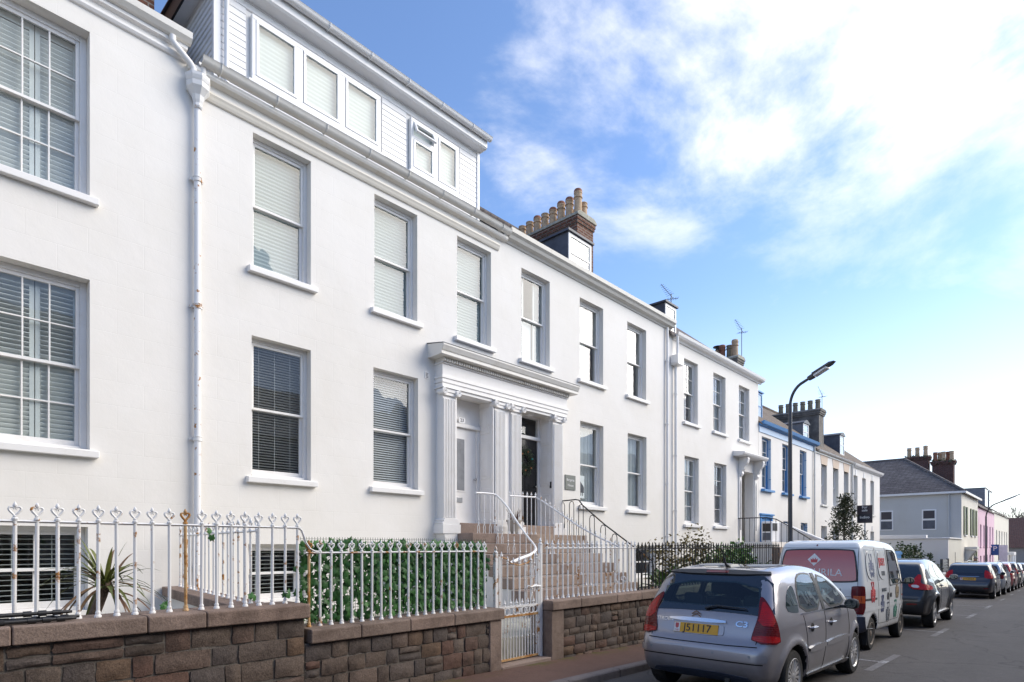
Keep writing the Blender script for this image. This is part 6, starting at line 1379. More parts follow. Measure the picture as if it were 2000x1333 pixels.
b = MB(); b.tube([(2.22+0.06*math.sin(t), -0.36+0.18*math.cos(t), 0.92+0.17*math.sin(t)) for t in [2*math.pi*k/20 for k in range(20)]], 0.014, 6, closed=True); b.build('steering_wheel', 'black_plastic', car, smooth=True)
b = MB(); b.prism([(0.30,0.93),(0.62,0.93),(0.62,0.95),(0.30,0.95)], 'y', -0.58, 0.58); b.build('parcel_shelf', 'seat_fabric', car)
for sg in (-1, 1):
    y_ = sg
    bd.corner('tail_light', 'lens_dark_red', car, [(-0.105,0.69),(0.19,0.69),(0.18,0.77),(0.14,0.93),(0.105,1.10),(0.08,1.18),(0.05,1.14),(-0.005,0.98),(-0.07,0.82)], sg, off=0.014, grid=0.04)
    bd.corner('lamp_lens', 'lens_red', car, [(-0.09,0.705),(0.175,0.705),(0.168,0.775),(-0.078,0.775)], sg, off=0.017, grid=0.04)
    bd.corner('lamp_lens', 'lens_red', car, [(-0.035,0.875),(0.135,0.875),(0.10,1.07),(0.075,1.13),(0.04,1.06)], sg, off=0.017, grid=0.04)
    for g_ in SIDE_G[:2]:
        bd.on_side('side_window', 'car_pane', car, shrink(g_, 0.02), sg, off=0.005); bd.on_side('window_seal', 'black_plastic', car, shrink(g_, -0.012), sg, off=0.004, hole=shrink(g_, 0.038))
    bd.on_side('quarter_window', 'car_glass', car, [(0.46,1.02),(0.74,0.985),(0.82,1.0),(0.86,1.25),(0.80,1.30),(0.62,1.22)], sg, off=0.004)
    bd.on_side('window_pillar', 'black_plastic', car, [(1.625,0.98),(1.715,0.98),(1.735,1.42),(1.62,1.42)], sg, off=0.0055, rounds=0)
    bd.on_side('waist_trim', 'chrome', car, [(0.84,0.962),(2.66,0.975),(2.66,0.990),(0.84,0.977)], sg, off=0.008, rounds=0)
    bd.on_side('door_moulding', 'paint_lilac', car, [(1.05,0.515),(1.66,0.53),(1.66,0.60),(1.05,0.585)], sg, off=0.020); bd.on_side('door_moulding', 'paint_lilac', car, [(1.68,0.53),(2.66,0.555),(2.66,0.615),(1.68,0.60)], sg, off=0.020)
    bd.on_side('sill_trim', 'paint_lilac', car, [(1.03,0.20),(2.70,0.21),(2.70,0.275),(1.03,0.275)], sg, off=0.018, rounds=0)
    bd.seam('door_gap', car, [(0.92,0.95),(0.99,0.72),(1.04,0.46),(1.05,0.30)], sg); bd.seam('door_gap', car, [(1.67,0.97),(1.665,0.6),(1.66,0.28)], sg); bd.seam('door_gap', car, [(2.66,0.96),(2.70,0.7),(2.68,0.4),(2.66,0.28)], sg)
    handle(car, bd, 1.17, 0.80, sg, 'paint_lilac'); handle(car, bd, 1.90, 0.815, sg, 'paint_lilac')
    mirror(car, 2.38, sg*0.93, 1.02, sg, 'black_plastic')
    for x in (0.64, 3.09): wheel(car, x, sg*0.795, 0.295, 0.19, sg, 'many')
    bd.on_front('headlight', 'lens_clear', car, [(sg*0.36,0.66),(sg*0.60,0.70),(sg*0.62,0.86),(sg*0.42,0.80)], off=0.008)
bd.on_top('windscreen', 'car_pane', car, shrink(SCREEN_G, 0.02), off=0.006); bd.on_top('windscreen_seal', 'black_plastic', car, shrink(SCREEN_G, -0.01), off=0.004, hole=shrink(SCREEN_G, 0.05))
bd.on_top('sunroof', 'car_black_glass', car, [(0.72,-0.50),(2.05,-0.50),(2.12,0.0),(2.05,0.50),(0.72,0.50)], off=0.004); 
for yy in (-0.30, 0.30): bd.on_top('roof_panel', 'lead_light', car, [(0.85,yy-0.17),(1.35,yy-0.17),(1.35,yy+0.17),(0.85,yy+0.17)], off=0.007)
bd.on_rear('roof_spoiler', 'black_plastic', car, [(-0.60,1.392),(0.60,1.392),(0.56,1.437),(-0.56,1.437)], off=0.022); bd.on_rear('brake_light', 'lens_dark_red', car, [(-0.13,1.405),(0.13,1.405),(0.13,1.425),(-0.13,1.425)], off=0.025, rounds=0)
bd.on_rear('bumper_strip', 'paint_lilac', car, [(-0.70,0.49),(0.70,0.49),(0.715,0.54),(0.70,0.585),(-0.70,0.585),(-0.715,0.54)], off=0.016); bd.seam('bumper_seam_and_shadow', car, [(-0.68,0.478),(-0.3,0.476),(0.3,0.476),(0.68,0.478)], face='rear', r=0.007); bd.seam('bumper_seam_and_shadow', car, [(-0.62,0.655),(-0.3,0.645),(0.3,0.645),(0.62,0.655)], face='rear', r=0.006)  # lower dark tube paints the shadow line under the strip; upper is the seam
for yy in (-0.56, -0.17, 0.17, 0.56): bd.on_rear('parking_sensor', 'lead_light', car, [(yy+0.014*math.cos(t), 0.555+0.014*math.sin(t)) for t in [k*math.pi/4 for k in range(8)]], off=0.019, rounds=0, grid=0.02)
bd.on_rear('lower_bumper', 'navy_plastic', car, [(-0.60,0.25),(0.60,0.25),(0.50,0.345),(-0.50,0.345)], off=0.008)
bd.seam('tailgate_gap', car, [(-0.60,0.68),(-0.61,0.80),(-0.66,0.95)], face='rear'); bd.seam('tailgate_gap', car, [(0.60,0.68),(0.61,0.80),(0.66,0.95)], face='rear')
bd.on_rear('plate_recess', 'paint_lilac', car, [(-0.235,0.725),(0.375,0.725),(0.39,0.78),(0.375,0.862),(-0.235,0.862),(-0.25,0.78)], off=0.008); bd.on_rear('tailgate_bar', 'chrome', car, [(-0.27,0.862),(0.40,0.862),(0.385,0.902),(-0.255,0.902)], off=0.028, rounds=1)
plate(car, bd, 0.075, 0.79, 0.52, 0.112, 'J51117', size=0.118, tilt=12)
Hb = lambda y, z: float(bd.project([(-0.6, y, z)], (1,0,0))[0][0])-0.004
body_text(bd, 'CITROËN', 'badge_lettering', 'chrome', car, 0.475, 0.868, 0.058, 'rear', 0.007); body_text(bd, 'C3', 'badge_lettering', 'chrome', car, -0.43, 0.872, 0.085, 'rear', 0.008, 1.35, 0.002)
for k in (0, 1):
    b = MB(); z0 = 0.920+0.030*k; x_ = Hb(0.09, 0.94)-0.006; b.prism([(0.035,z0-0.006),(0.09,z0+0.026),(0.145,z0-0.006),(0.145,z0+0.006),(0.09,z0+0.040),(0.035,z0+0.006)], 'x', x_+0.004*(1-k)-0.004, x_+0.01); b.build('chevron_badge', 'chrome', car)
b = MB(); b.tube([(Hb(0.05,1.0)-0.012,0.0,1.02),(Hb(-0.2,1.04)-0.02,-0.12,1.055),(Hb(-0.4,1.03)-0.02,-0.46,1.04)], [0.014,0.012,0.007], 6); b.build('rear_wiper', 'black_plastic', car, smooth=True)
b = MB(); b.tube([(0.78,0.0,1.485),(0.70,0.0,1.52),(0.58,0.0,1.70)], [0.03,0.014,0.004], 8); b.build('aerial', 'black_plastic', car, smooth=True)
b = MB(); b.lathe(0.06, -0.30, [(0.03,0.0),(0.035,0.10),(0.025,0.10)], 12, 0.27, 'x'); b.build('exhaust', 'rim_dark', car, smooth=True)
place(car, 5.93, 2.87); car.scale = (0.965, 0.965, 0.945)

# --- small white panel van
van = thing('parked_van', 'small white panel van with a red film rear window and crab decals', 'van', group='cars parked along the kerb')
L_v = [(0.14,0.30),(0.02,0.36),(0.0,0.55),(0.01,0.80),(0.035,1.15),(0.09,1.55),(0.16,1.74),(0.28,1.82),(0.7,1.855),(1.5,1.865),(2.3,1.845),(2.62,1.78),(2.86,1.55),(3.12,1.18),(3.22,1.04),(3.36,0.92),(3.43,0.70),(3.44,0.42),(3.36,0.28),(1.7,0.27)]
vb = Body(L_v, [(-0.05,0.90),(0.0,0.925),(0.12,0.965),(0.4,0.99),(1.0,1.0),(2.7,1.0),(3.05,0.96),(3.3,0.88),(3.5,0.74)], [(0.25,0.95),(0.45,0.985),(0.7,1.0),(1.0,1.0),(1.12,0.985),(1.4,0.94),(1.7,0.885),(1.87,0.83)], 0.735, [(0.56,0.275),(2.92,0.275)], 0.325, 0.085, 0.006)
vb.build(van, 'paint_white_van', 0.032)
vb.on_rear('rear_window_seal', 'black_plastic', van, [(-0.60,1.12),(0.60,1.12),(0.62,1.20),(0.565,1.64),(0.50,1.685),(-0.50,1.685),(-0.565,1.64),(-0.62,1.20)], off=0.005, rounds=2); vb.on_rear('rear_window', 'van_red_glass', van, [(-0.575,1.145),(0.575,1.145),(0.595,1.21),(0.545,1.625),(0.485,1.66),(-0.485,1.66),(-0.545,1.625),(-0.595,1.21)], off=0.009, rounds=2)
Hv = lambda y, z: float(vb.project([(-0.6, y, z)], (1,0,0))[0][0])
rr = (R(83), 0, R(-90))
body_text(vb, 'TIKKURILA', 'film_lettering', 'lettering_white', van, 0.02, 1.285, 0.165, 'rear', 0.013)
dm = [(0.0,1.395),(0.105,1.50),(0.0,1.605),(-0.105,1.50)]; vb.on_rear('crown_logo', 'lettering_white', van, [(a+0.06, b) for a, b in dm], off=0.012, rounds=0, grid=0.03)
vb.on_rear('crown', 'print_red', van, [(a+0.06, b) for a, b in ((-0.05,1.45),(0.05,1.45),(0.058,1.52),(0.028,1.495),(0.022,1.535),(0.0,1.495),(-0.022,1.535),(-0.028,1.495),(-0.058,1.52))], off=0.014, rounds=0, grid=0.02)
body_text(vb, 'TEL: 734941', 'lettering', 'lettering_black', van, -0.11, 0.985, 0.108, 'rear', 0.006, 1.0, 0.0015)
vb.on_rear('high_brake_light', 'lens_dark_red', van, [(0.03,1.735),(0.05,1.735),(0.05,1.755),(0.03,1.755)], off=0.01, rounds=0, grid=0.01)
vb.seam('door_gap', van, [(-0.62,0.60),(-0.62,0.9),(-0.60,1.7),(0.60,1.7),(0.62,0.9),(0.62,0.60)], face='rear', r=0.004); vb.seam('door_gap', van, [(-0.62,0.90),(0.62,0.90)], face='rear', r=0.0035)
vb.on_rear('rear_bumper', 'navy_plastic', van, [(-0.69,0.34),(0.69,0.34),(0.69,0.585),(-0.69,0.585)], off=0.03, rounds=0)
vb.on_rear('number_plate', 'plate_yellow', van, [(-0.26,0.64),(0.26,0.64),(0.26,0.75),(-0.26,0.75)], off=0.01, rounds=0)
def crab(rng):
    pts, tri = [(0.0, 0.0)], []
    n = 14
    for i in range(n): a = 2*math.pi*i/n; pts.append((0.060*math.cos(a)*(1+rng.uniform(-0.1,0.1)), 0.062*math.sin(a)))
    for i in range(n): tri.append((0, 1+i, 1+(i+1) % n))
    def strip(p, w):
        o = len(pts)
        for k, (x, y) in enumerate(p):
            q = p[min(k+1, len(p)-1)] if k < len(p)-1 else p[k]; r_ = p[k-1] if k == len(p)-1 else p[k]; dx, dy = q[0]-r_[0], q[1]-r_[1]; l = math.hypot(dx, dy)+1e-9; ww = w*(1-0.6*k/len(p))
            pts.append((x-dy/l*ww, y+dx/l*ww)); pts.append((x+dy/l*ww, y-dx/l*ww))
        for k in range(len(p)-1): tri.append((o+2*k, o+2*k+1, o+2*k+3, o+2*k+2))
    for sg in (-1, 1):
        for j, a in enumerate((0.25, -0.2, -0.65, -1.1)):
            x, y = sg*0.055*math.cos(a), 0.055*math.sin(a); strip([(x, y), (x+sg*0.045, y+0.015-0.02*j), (x+sg*0.06, y-0.045-0.015*j)], 0.009)
        strip([(sg*0.035, 0.05), (sg*0.055, 0.095), (sg*0.03, 0.14)], 0.013); strip([(sg*0.05, 0.10), (sg*0.068, 0.135)], 0.012)
    for sg in (-1, 1):
        for j in range(3): strip([(sg*(0.008+0.02*j), -0.09), (sg*(0.02+0.02*j), -0.14-0.01*j)], 0.007)
    return pts, tri
rng = random.Random(4)
for sg in (-1, 1):
    for (u0, u1, nm) in ((0.24, 0.86, 'a'), (0.98, 1.62, 'b')):
        vb.on_side('panel_recess', 'paint_white_van', van, [(u0,1.17),(u1,1.17),(u1-0.01,1.66),(u0+0.06,1.66)], sg, off=0.010, rounds=2); vb.seam('panel_edge', van, [(u0+0.02,1.15),(u0-0.01,1.4),(u0+0.05,1.68),(u1-0.02,1.68),(u1+0.01,1.17)], sg, 0.006, 'paint_white_van')
    vb.on_side('side_window', 'car_glass', van, [(1.80,1.07),(2.70,1.09),(2.62,1.30),(2.42,1.63),(2.28,1.67),(1.86,1.67)], sg, off=0.005, rounds=1); vb.seam('window_seal', van, [(1.78,1.05),(1.84,1.69),(2.30,1.69),(2.46,1.64),(2.74,1.08),(1.78,1.05)], sg, 0.014, 'black_plastic')
    vb.on_side('slide_rail', 'rim_dark', van, [(0.10,0.835),(0.80,0.835),(0.80,0.87),(0.10,0.87)], sg, off=0.004, rounds=0); vb.seam('door_gap', van, [(0.92,1.72),(0.91,0.9),(0.92,0.42)], sg, 0.004); vb.seam('door_gap', van, [(1.72,1.74),(1.71,0.9),(1.70,0.40),(0.92,0.42)], sg, 0.004); vb.seam('door_gap', van, [(1.71,0.42),(2.50,0.42),(2.66,0.75),(2.78,1.1)], sg, 0.004)
    vb.on_side('body_crease', 'paint_white_van', van, [(0.08,0.66),(3.0,0.68),(3.0,0.74),(0.08,0.72)], sg, off=0.008, rounds=0)
    vb.on_side('door_handle', 'black_plastic', van, [(1.56,0.80),(1.63,0.80),(1.63,0.93),(1.56,0.93)], sg, off=0.012, rounds=1); vb.on_side('door_handle', 'black_plastic', van, [(1.78,0.84),(1.88,0.84),(1.88,0.92),(1.78,0.92)], sg, off=0.012, rounds=1)
    vb.corner('tail_light', 'lens_dark_red', van, [(-0.09,0.62),(0.09,0.62),(0.09,1.06),(0.05,1.08),(-0.05,1.08),(-0.09,1.06)], sg, off=0.012, rounds=1, ang=50); vb.corner('lamp_lens', 'lens_orange', van, [(-0.07,0.80),(0.07,0.80),(0.07,0.92),(-0.07,0.92)], sg, off=0.015, rounds=0, ang=50)
    vb.on_side('side_repeater', 'lens_orange', van, [(2.86,0.83),(2.92,0.83),(2.92,0.86),(2.86,0.86)], sg, off=0.008, rounds=0)
    for x in (0.56, 2.92): wheel(van, x, sg*0.70, 0.275, 0.165, sg, 'steel', 'rim_brown')
    for (cx, cz, s_, m_) in ((0.55,1.42,1.35,'print_blue'),(0.52,0.98,1.15,'print_red'),(1.18,0.76,1.0,'print_blue'),(1.62,0.60,1.15,'print_grey'),(2.22,0.62,1.1,'print_green'),(2.36,0.98,1.15,'print_brown')):
        p, t = crab(rng); vb.on_side('crab_decal', m_, van, [], sg, off=0.013 if cz > 1.1 else 0.010, tris=([(cx+a*s_, cz+b*s_) for a, b in p], t))
    if sg < 0:
        for s_, x, z, h, m_ in (('JERSEY', 1.30, 1.47, 0.19, 'print_red'), ('PAINT', 1.32, 1.27, 0.11, 'print_grey'), ('TEL: 734941', 1.30, 0.985, 0.08, 'print_grey')):
            body_text(vb, s_, 'side_lettering', m_, van, x, z, h, 'side', 0.016 if z > 1.1 else 0.010, 0.82, 0.0015)
    mirror(van, 2.82, sg*0.86, 1.12, sg, 'black_plastic')
    vb.on_front('headlight', 'lens_clear', van, [(sg*0.36,0.62),(sg*0.60,0.62),(sg*0.60,0.80),(sg*0.36,0.80)], off=0.008)
    b = MB(); b.box(0.30, 0.36, sg*0.62, sg*0.685, 0.10, 0.34); b.build('mud_flap', 'tyre', van)
vb.on_top('windscreen', 'car_glass', van, [(2.66,-0.55),(3.08,-0.62),(3.12,0),(3.08,0.62),(2.66,0.55),(2.62,0)], off=0.005)
place(van, 10.90, 3.15)

# --- black crossover
jk = thing('parked_car', 'black crossover with boomerang red tail lights parked ahead of the white van', 'car', group='cars parked along the kerb')
L_j = [(0.20,0.28),(0.06,0.36),(0.0,0.50),(0.02,0.68),(0.08,0.80),(0.14,0.95),(0.24,1.08),(0.42,1.30),(0.56,1.43),(0.80,1.50),(1.3,1.55),(1.8,1.565),(2.2,1.53),(2.55,1.42),(2.95,1.18),(3.15,1.06),(3.6,0.97),(3.95,0.84),(4.10,0.62),(4.13,0.45),(4.05,0.28),(2.0,0.24)]
jb = Body(L_j, [(-0.05,0.80),(0.0,0.84),(0.15,0.91),(0.4,0.955),(0.8,0.98),(1.3,0.985),(2.8,0.985),(3.3,0.98),(3.7,0.92),(3.95,0.80),(4.2,0.62)], [(0.2,0.92),(0.4,0.97),(0.6,1.0),(0.85,0.995),(1.0,0.955),(1.12,0.89),(1.3,0.815),(1.45,0.745),(1.6,0.65)], 0.865, [(0.72,0.335),(3.28,0.335)], 0.385, 0.11, 0.045, bumps=((0.72,0.75,0.45,0.18,0.045),(3.28,0.75,0.45,0.2,0.05)))
jb.build(jk, 'paint_black', 0.035)
jb.on_rear('rear_window', 'car_black_glass', jk, [(-0.60,1.10),(0.60,1.10),(0.64,1.14),(0.55,1.41),(-0.55,1.41),(-0.64,1.14)], off=0.006)
for sg in (-1, 1):
    jb.corner('tail_light', 'lens_red', jk, [(-0.16,0.90),(-0.10,0.86),(0.30,0.86),(0.31,0.94),(0.12,0.97),(0.0,0.985),(0.10,1.14),(0.10,1.19),(0.05,1.17),(-0.08,1.03),(-0.17,0.96)], sg, off=0.03, rounds=1, grid=0.04); jb.corner('lamp_lens', 'lens_clear', jk, [(-0.13,0.895),(-0.03,0.895),(-0.03,0.955),(-0.13,0.955)], sg, off=0.035, rounds=1, grid=0.03)
    jb.on_side('side_window', 'car_glass', jk, [(0.82,1.16),(1.55,1.10),(1.55,1.43),(1.25,1.42),(0.98,1.34)], sg, off=0.004); jb.on_side('side_window', 'car_glass', jk, [(1.64,1.10),(2.72,1.09),(2.45,1.30),(2.1,1.41),(1.64,1.44)], sg, off=0.004)
    jb.seam('door_gap', jk, [(0.95,1.10),(1.05,0.75),(1.22,0.55),(1.24,0.34)], sg); jb.seam('door_gap', jk, [(1.60,1.08),(1.60,0.34)], sg); jb.seam('door_gap', jk, [(2.74,1.05),(2.78,0.7),(2.74,0.34)], sg)
    jb.on_side('sill_trim', 'alloy', jk, [(1.18,0.27),(2.82,0.27),(2.82,0.33),(1.18,0.33)], sg, off=0.03, rounds=0)
    handle(jk, jb, 1.75, 0.93, sg, 'paint_black'); mirror(jk, 2.62, sg*0.97, 1.12, sg, 'paint_black')
    for x in (0.72, 3.28): wheel(jk, x, sg*0.845, 0.335, 0.215, sg, 'five')
    jb.on_rear('fog_light', 'lens_dark_red', jk, [(sg*0.42,0.52),(sg*0.62,0.53),(sg*0.62,0.57),(sg*0.42,0.56)], off=0.02)
    jb.on_front('headlight', 'lens_clear', jk, [(sg*0.5+0.09*math.cos(t), 0.62+0.09*math.sin(t)) for t in [k*math.pi/5 for k in range(10)]], off=0.012)
jb.on_rear('lower_bumper', 'black_plastic', jk, [(-0.70,0.30),(0.70,0.30),(0.74,0.60),(-0.74,0.60)], off=0.012, rounds=0); jb.on_top('windscreen', 'car_glass', jk, [(2.48,-0.58),(3.0,-0.72),(3.08,0),(3.0,0.72),(2.48,0.58),(2.44,0)], off=0.005)
plate(jk, jb, 0.0, 0.80, 0.52, 0.11, 'J92604'); place(jk, 15.73, 3.10)

# --- further cars, one outline each with its own proportions
def hatch(label, paint, x, y, L, H, Wd, reg, rear=0.0, res=0.045, tail='lens_red', estate=False, style='ten'):
    car = thing('parked_car', label, 'car', group='cars parked along the kerb'); k = L/3.95; hz_ = H/1.48
    pts = [(0.16,0.22),(0.04,0.32),(0.0,0.46),(0.02,0.64),(0.07,0.76),(0.12,0.92),(0.20,1.03),(0.42,1.30),(0.52,1.38),(0.85,1.45),(1.35,1.48),(1.8,1.47),(2.2,1.38),(2.7,1.10),(2.95,0.98),(3.45,0.86),(3.78,0.70),(3.93,0.52),(3.90,0.30),(3.75,0.20),(2.0,0.18)]
    if estate: pts = [(0.14,0.24),(0.03,0.32),(0.0,0.46),(0.02,0.68),(0.05,0.90),(0.10,1.02),(0.24,1.32),(0.34,1.40),(0.8,1.46),(1.4,1.48),(2.0,1.47),(2.35,1.38),(2.8,1.08),(3.0,0.97),(3.5,0.84),(3.8,0.68),(3.93,0.5),(3.9,0.3),(3.75,0.2),(2.0,0.18)]
    pts = [(a*k, b*hz_) for a, b in pts]; w0, w1 = 0.70*k, 3.19*k
    B_ = Body(pts, [(a*k, b) for a, b in ((-0.05,0.80),(0.0,0.84),(0.15,0.91),(0.4,0.96),(0.9,0.99),(1.3,1.0),(2.7,1.0),(3.2,0.97),(3.6,0.88),(3.8,0.76),(4.0,0.6))], [(a*hz_, b) for a, b in ((0.15,0.90),(0.35,0.965),(0.6,1.0),(0.85,0.99),(0.96,0.96),(1.15,0.885),(1.35,0.80),(1.5,0.70))], Wd/2, [(w0,0.30),(w1,0.30)], 0.35, 0.10, 0.02)
    B_.build(car, paint, res); z = lambda v: v*hz_
    B_.on_rear('rear_window', 'car_black_glass', car, [(-0.60,z(1.03)),(0.60,z(1.03)),(0.62,z(1.08)),(0.52,z(1.35)),(-0.52,z(1.35)),(-0.62,z(1.08))], off=0.006)
    for sg in (-1, 1):
        pl_ = [(-0.14,0.82),(0.20,0.84),(0.17,0.96),(0.07,1.14),(0.02,1.16),(-0.07,1.02)] if not estate else [(0.16,0.72),(-0.16,0.72),(-0.16,0.95),(0.16,0.95)]
        B_.corner('tail_light', tail, car, [(a, z(b)) for a, b in pl_], sg, off=0.016, rounds=1, grid=0.05)
        B_.on_side('side_window', 'car_glass', car, [(0.62*k,z(1.02)),(1.55*k,z(0.985)),(1.55*k,z(1.38)),(1.2*k,z(1.37)),(0.80*k,z(1.28))], sg, off=0.004, grid=0.08); B_.on_side('side_window', 'car_glass', car, [(1.63*k,z(0.985)),(2.58*k,z(0.98)),(2.30*k,z(1.18)),(1.98*k,z(1.35)),(1.63*k,z(1.385))], sg, off=0.004, grid=0.08)
        B_.seam('door_gap', car, [(1.59*k,z(0.96)),(1.59*k,0.3)], sg); mirror(car, 2.42*k, sg*(Wd/2+0.10), z(1.02), sg, paint)
        for x_ in (w0, w1): wheel(car, x_, sg*(Wd/2-0.03), 0.30, 0.19, sg, style)
        if not estate: B_.on_rear('reflector', 'lens_dark_red', car, [(sg*0.50,0.40),(sg*0.66,0.41),(sg*0.66,0.46),(sg*0.50,0.45)], off=0.012)
    B_.on_top('windscreen', 'car_glass', car, [(2.15*k,-0.55),(2.62*k,-0.66),(2.70*k,0),(2.62*k,0.66),(2.15*k,0.55)], off=0.005, grid=0.08)
    B_.on_rear('tailgate_trim', 'chrome', car, [(-0.36,z(0.89)),(0.36,z(0.89)),(0.36,z(0.905)),(-0.36,z(0.905))], off=0.012, rounds=0)
    B_.on_rear('lower_bumper', 'black_plastic', car, [(-0.55,0.26),(0.55,0.26),(0.55,0.36),(-0.55,0.36)], off=0.01, rounds=0)
    if reg: plate(car, B_, 0.0, z(0.80), 0.52, 0.11, reg)
    if estate:
        for sg in (-1, 1): b = MB(); b.tube([(0.5*k, sg*0.56, z(1.46)), (0.6*k, sg*0.56, z(1.52)), (1.8*k, sg*0.56, z(1.53)), (1.95*k, sg*0.56, z(1.47))], 0.015, 6); b.build('roof_rail', 'alloy', car)
    place(car, x, y); return car
hatch('dark navy hatchback with a yellow rear number plate and bright red tail lights', 'paint_navy', 30.72, 3.10, 3.95, 1.48, 1.72, 'J115434')
hatch('silver estate car with roof rails parked ahead of the navy hatchback', 'paint_silver', 35.15, 3.05, 4.4, 1.52, 1.74, None, estate=True, tail='lens_dark_red')
hatch('red car mostly hidden behind the silver estate', 'paint_red', 40.1, 3.0, 3.9, 1.50, 1.70, None)
hatch('dark car with a white roof glint beyond the red one', 'paint_black', 44.6, 3.0, 4.0, 1.54, 1.75, None, tail='lens_red')
hatch('pale silver car far down the row', 'paint_silver', 49.3, 3.0, 4.0, 1.48, 1.72, None)
hatch('dark far car at the end of the row', 'paint_navy', 54.0, 3.0, 4.0, 1.50, 1.72, None)
# ------------------------------------------------------------------ the other side of the street (behind the lens, mirrored in the glass)
ot = MB()
for i in range(9):
    x0 = -34+11*i; h = (6.6, 7.4, 6.9, 7.8)[i % 4]; g0 = ground(x0+11)
    ot.box(x0, x0+10.97, -14.5, -6.5, g0-0.3, g0+h); ot.prism([(-14.7, g0+h+0.01), (-6.3, g0+h+0.01), (-10.5, g0+h+3.0)], 'x', x0, x0+10.97)
ob = ot.build('opposite_terrace', 'cream_render', kind='structure')
ow = MB()
for i in range(9):
    x0 = -34+11*i; g0 = ground(x0+11)
    for k in range(4):
        for z in (1.0, 4.0): ow.box(x0+1.2+2.5*k, x0+2.3+2.5*k, -6.52, -6.48, g0+z, g0+z+1.8)
ow.build('opposite_windows', 'car_black_glass', ob)
# ------------------------------------------------------------------ street lamps
def lamp(label, x, y, h, reach, r, dirv=(-0.18, -1), side=1):
    g = ground(x)+0.1; t = thing('street_lamp', label, 'street lamp', (x, y, g), group='street lamps')
    MB().tube([(x, y, g), (x, y, g+1.1)], r*1.2, 14).build('base', 'lamp_grey', t, smooth=True)
    d = Vector((dirv[0], dirv[1], 0)).normalized(); pts = [Vector((x, y, g+1.08)), Vector((x, y, g+h-reach*0.72))]
    for k in range(1, 9):
        a = R(76)*k/8; pts.append(Vector((x, y, g+h-reach*0.72))+d*(reach*0.42*(1-math.cos(a)))+Vector((0,0,reach*0.52*math.sin(a))))
    e = pts[-1]; s = (pts[-1]-pts[-2]).normalized(); pts.append(e+s*reach*0.22)
    MB().tube(pts, [r]+[r*0.8]+[r*0.62]*8+[r*0.55], 12).build('column', 'lamp_grey', t, smooth=True)
    e = pts[-1]; w = Vector((-d.y, d.x, 0)); up = w.cross(s).normalized(); up = up if up.z > 0 else -up
    def P(a, b, c): return e+s*a+w*b+up*c
    def hexa(b, a0, a1, w0, w1, c0, c1, c2, c3):
        q = [P(a0,-w0,c0),P(a1,-w1,c1),P(a1,w1,c1),P(a0,w0,c0),P(a0,-w0,c2),P(a1,-w1,c3),P(a1,w1,c3),P(a0,w0,c2)]; i = len(b.v); b.v += [tuple(v) for v in q]; b.f += [tuple(i+k for k in f) for f in ((0,3,2,1),(4,5,6,7),(0,1,5,4),(1,2,6,5),(2,3,7,6),(3,0,4,7))]
    k_ = reach/1.3
    b = MB(); hexa(b, -0.12*k_, 0.06*k_, 0.045, 0.07, -0.045, -0.05, 0.045, 0.04); b.build('spigot', 'lamp_grey', t, bevel=0.008)
    b = MB(); hexa(b, 0.06*k_, 0.62*k_, 0.09, 0.10, 0.0, 0.0, 0.055, 0.045); b.build('lantern', 'lamp_grey', t, bevel=0.008); b = MB(); hexa(b, 0.08*k_, 0.50*k_, 0.08, 0.09, -0.05, -0.045, -0.002, -0.002); b.build('diffuser', 'lamp_glass', t, bevel=0.008)
    b = MB(); hexa(b, 0.60*k_, 0.74*k_, 0.10, 0.05, 0.0, 0.01, 0.05, 0.02); b.build('lantern_nose', 'lamp_grey', t)
    return t
lamp('tall dark street lamp rising behind the white van with its arm over the road', 15.04, 4.92, 5.79, 1.0, 0.054); lamp('far grey street lamp before the pink house', 61.8, 5.05, 6.6, 2.2, 0.075)
# ------------------------------------------------------------------ signs
fs = thing('estate_agent_sign', 'dark For sale board on a white post standing in the garden of the blue-trimmed house', 'sign', (30.0, 6.66, 0.0))
MB().box(29.97, 30.03, 6.63, 6.69, 0.0, 2.68).build('post', 'white_paint', fs); MB().box(29.94, 29.965, 6.36, 6.96, 2.62, 3.40).build('board', 'navy_board', fs)
plain('board_brown', (0.045, 0.03, 0.04), 0.4); MB().box(29.936, 29.9395, 6.36, 6.96, 3.03, 3.40).build('upper_panel', 'board_brown', fs)
for s_, z, h in (('For', 3.31, 0.15), ('sale', 3.18, 0.15), ('Indigo', 2.87, 0.155)): text(s_, 'lettering', 'lettering_white', fs, (29.933, 6.66, z), (R(90), 0, R(-90)), h, 0.001, bold=0.003)
pk = thing('parking_sign', 'small blue square parking sign with a white P on a pole beyond the parked cars', 'sign', (72.0, 4.95, -1.4))
MB().tube([(72.0, 4.95, ground(72)+0.1), (72.0, 4.95, 1.75)], 0.04, 8).build('post', 'lamp_grey', pk); plain('sign_blue', (0.02, 0.10, 0.32), 0.4); MB().box(71.93, 71.95, 4.95, 5.5, 0.75, 1.75).build('panel', 'sign_blue', pk); text('P', 'symbol', 'lettering_white', pk, (71.92, 5.22, 1.35), (R(90), 0, R(-90)), 0.62, 0.002, bold=0.01)
MB().box(71.93, 71.95, 4.30, 4.93, -0.35, 1.7).build('timetable', 'lamp_glass', pk)
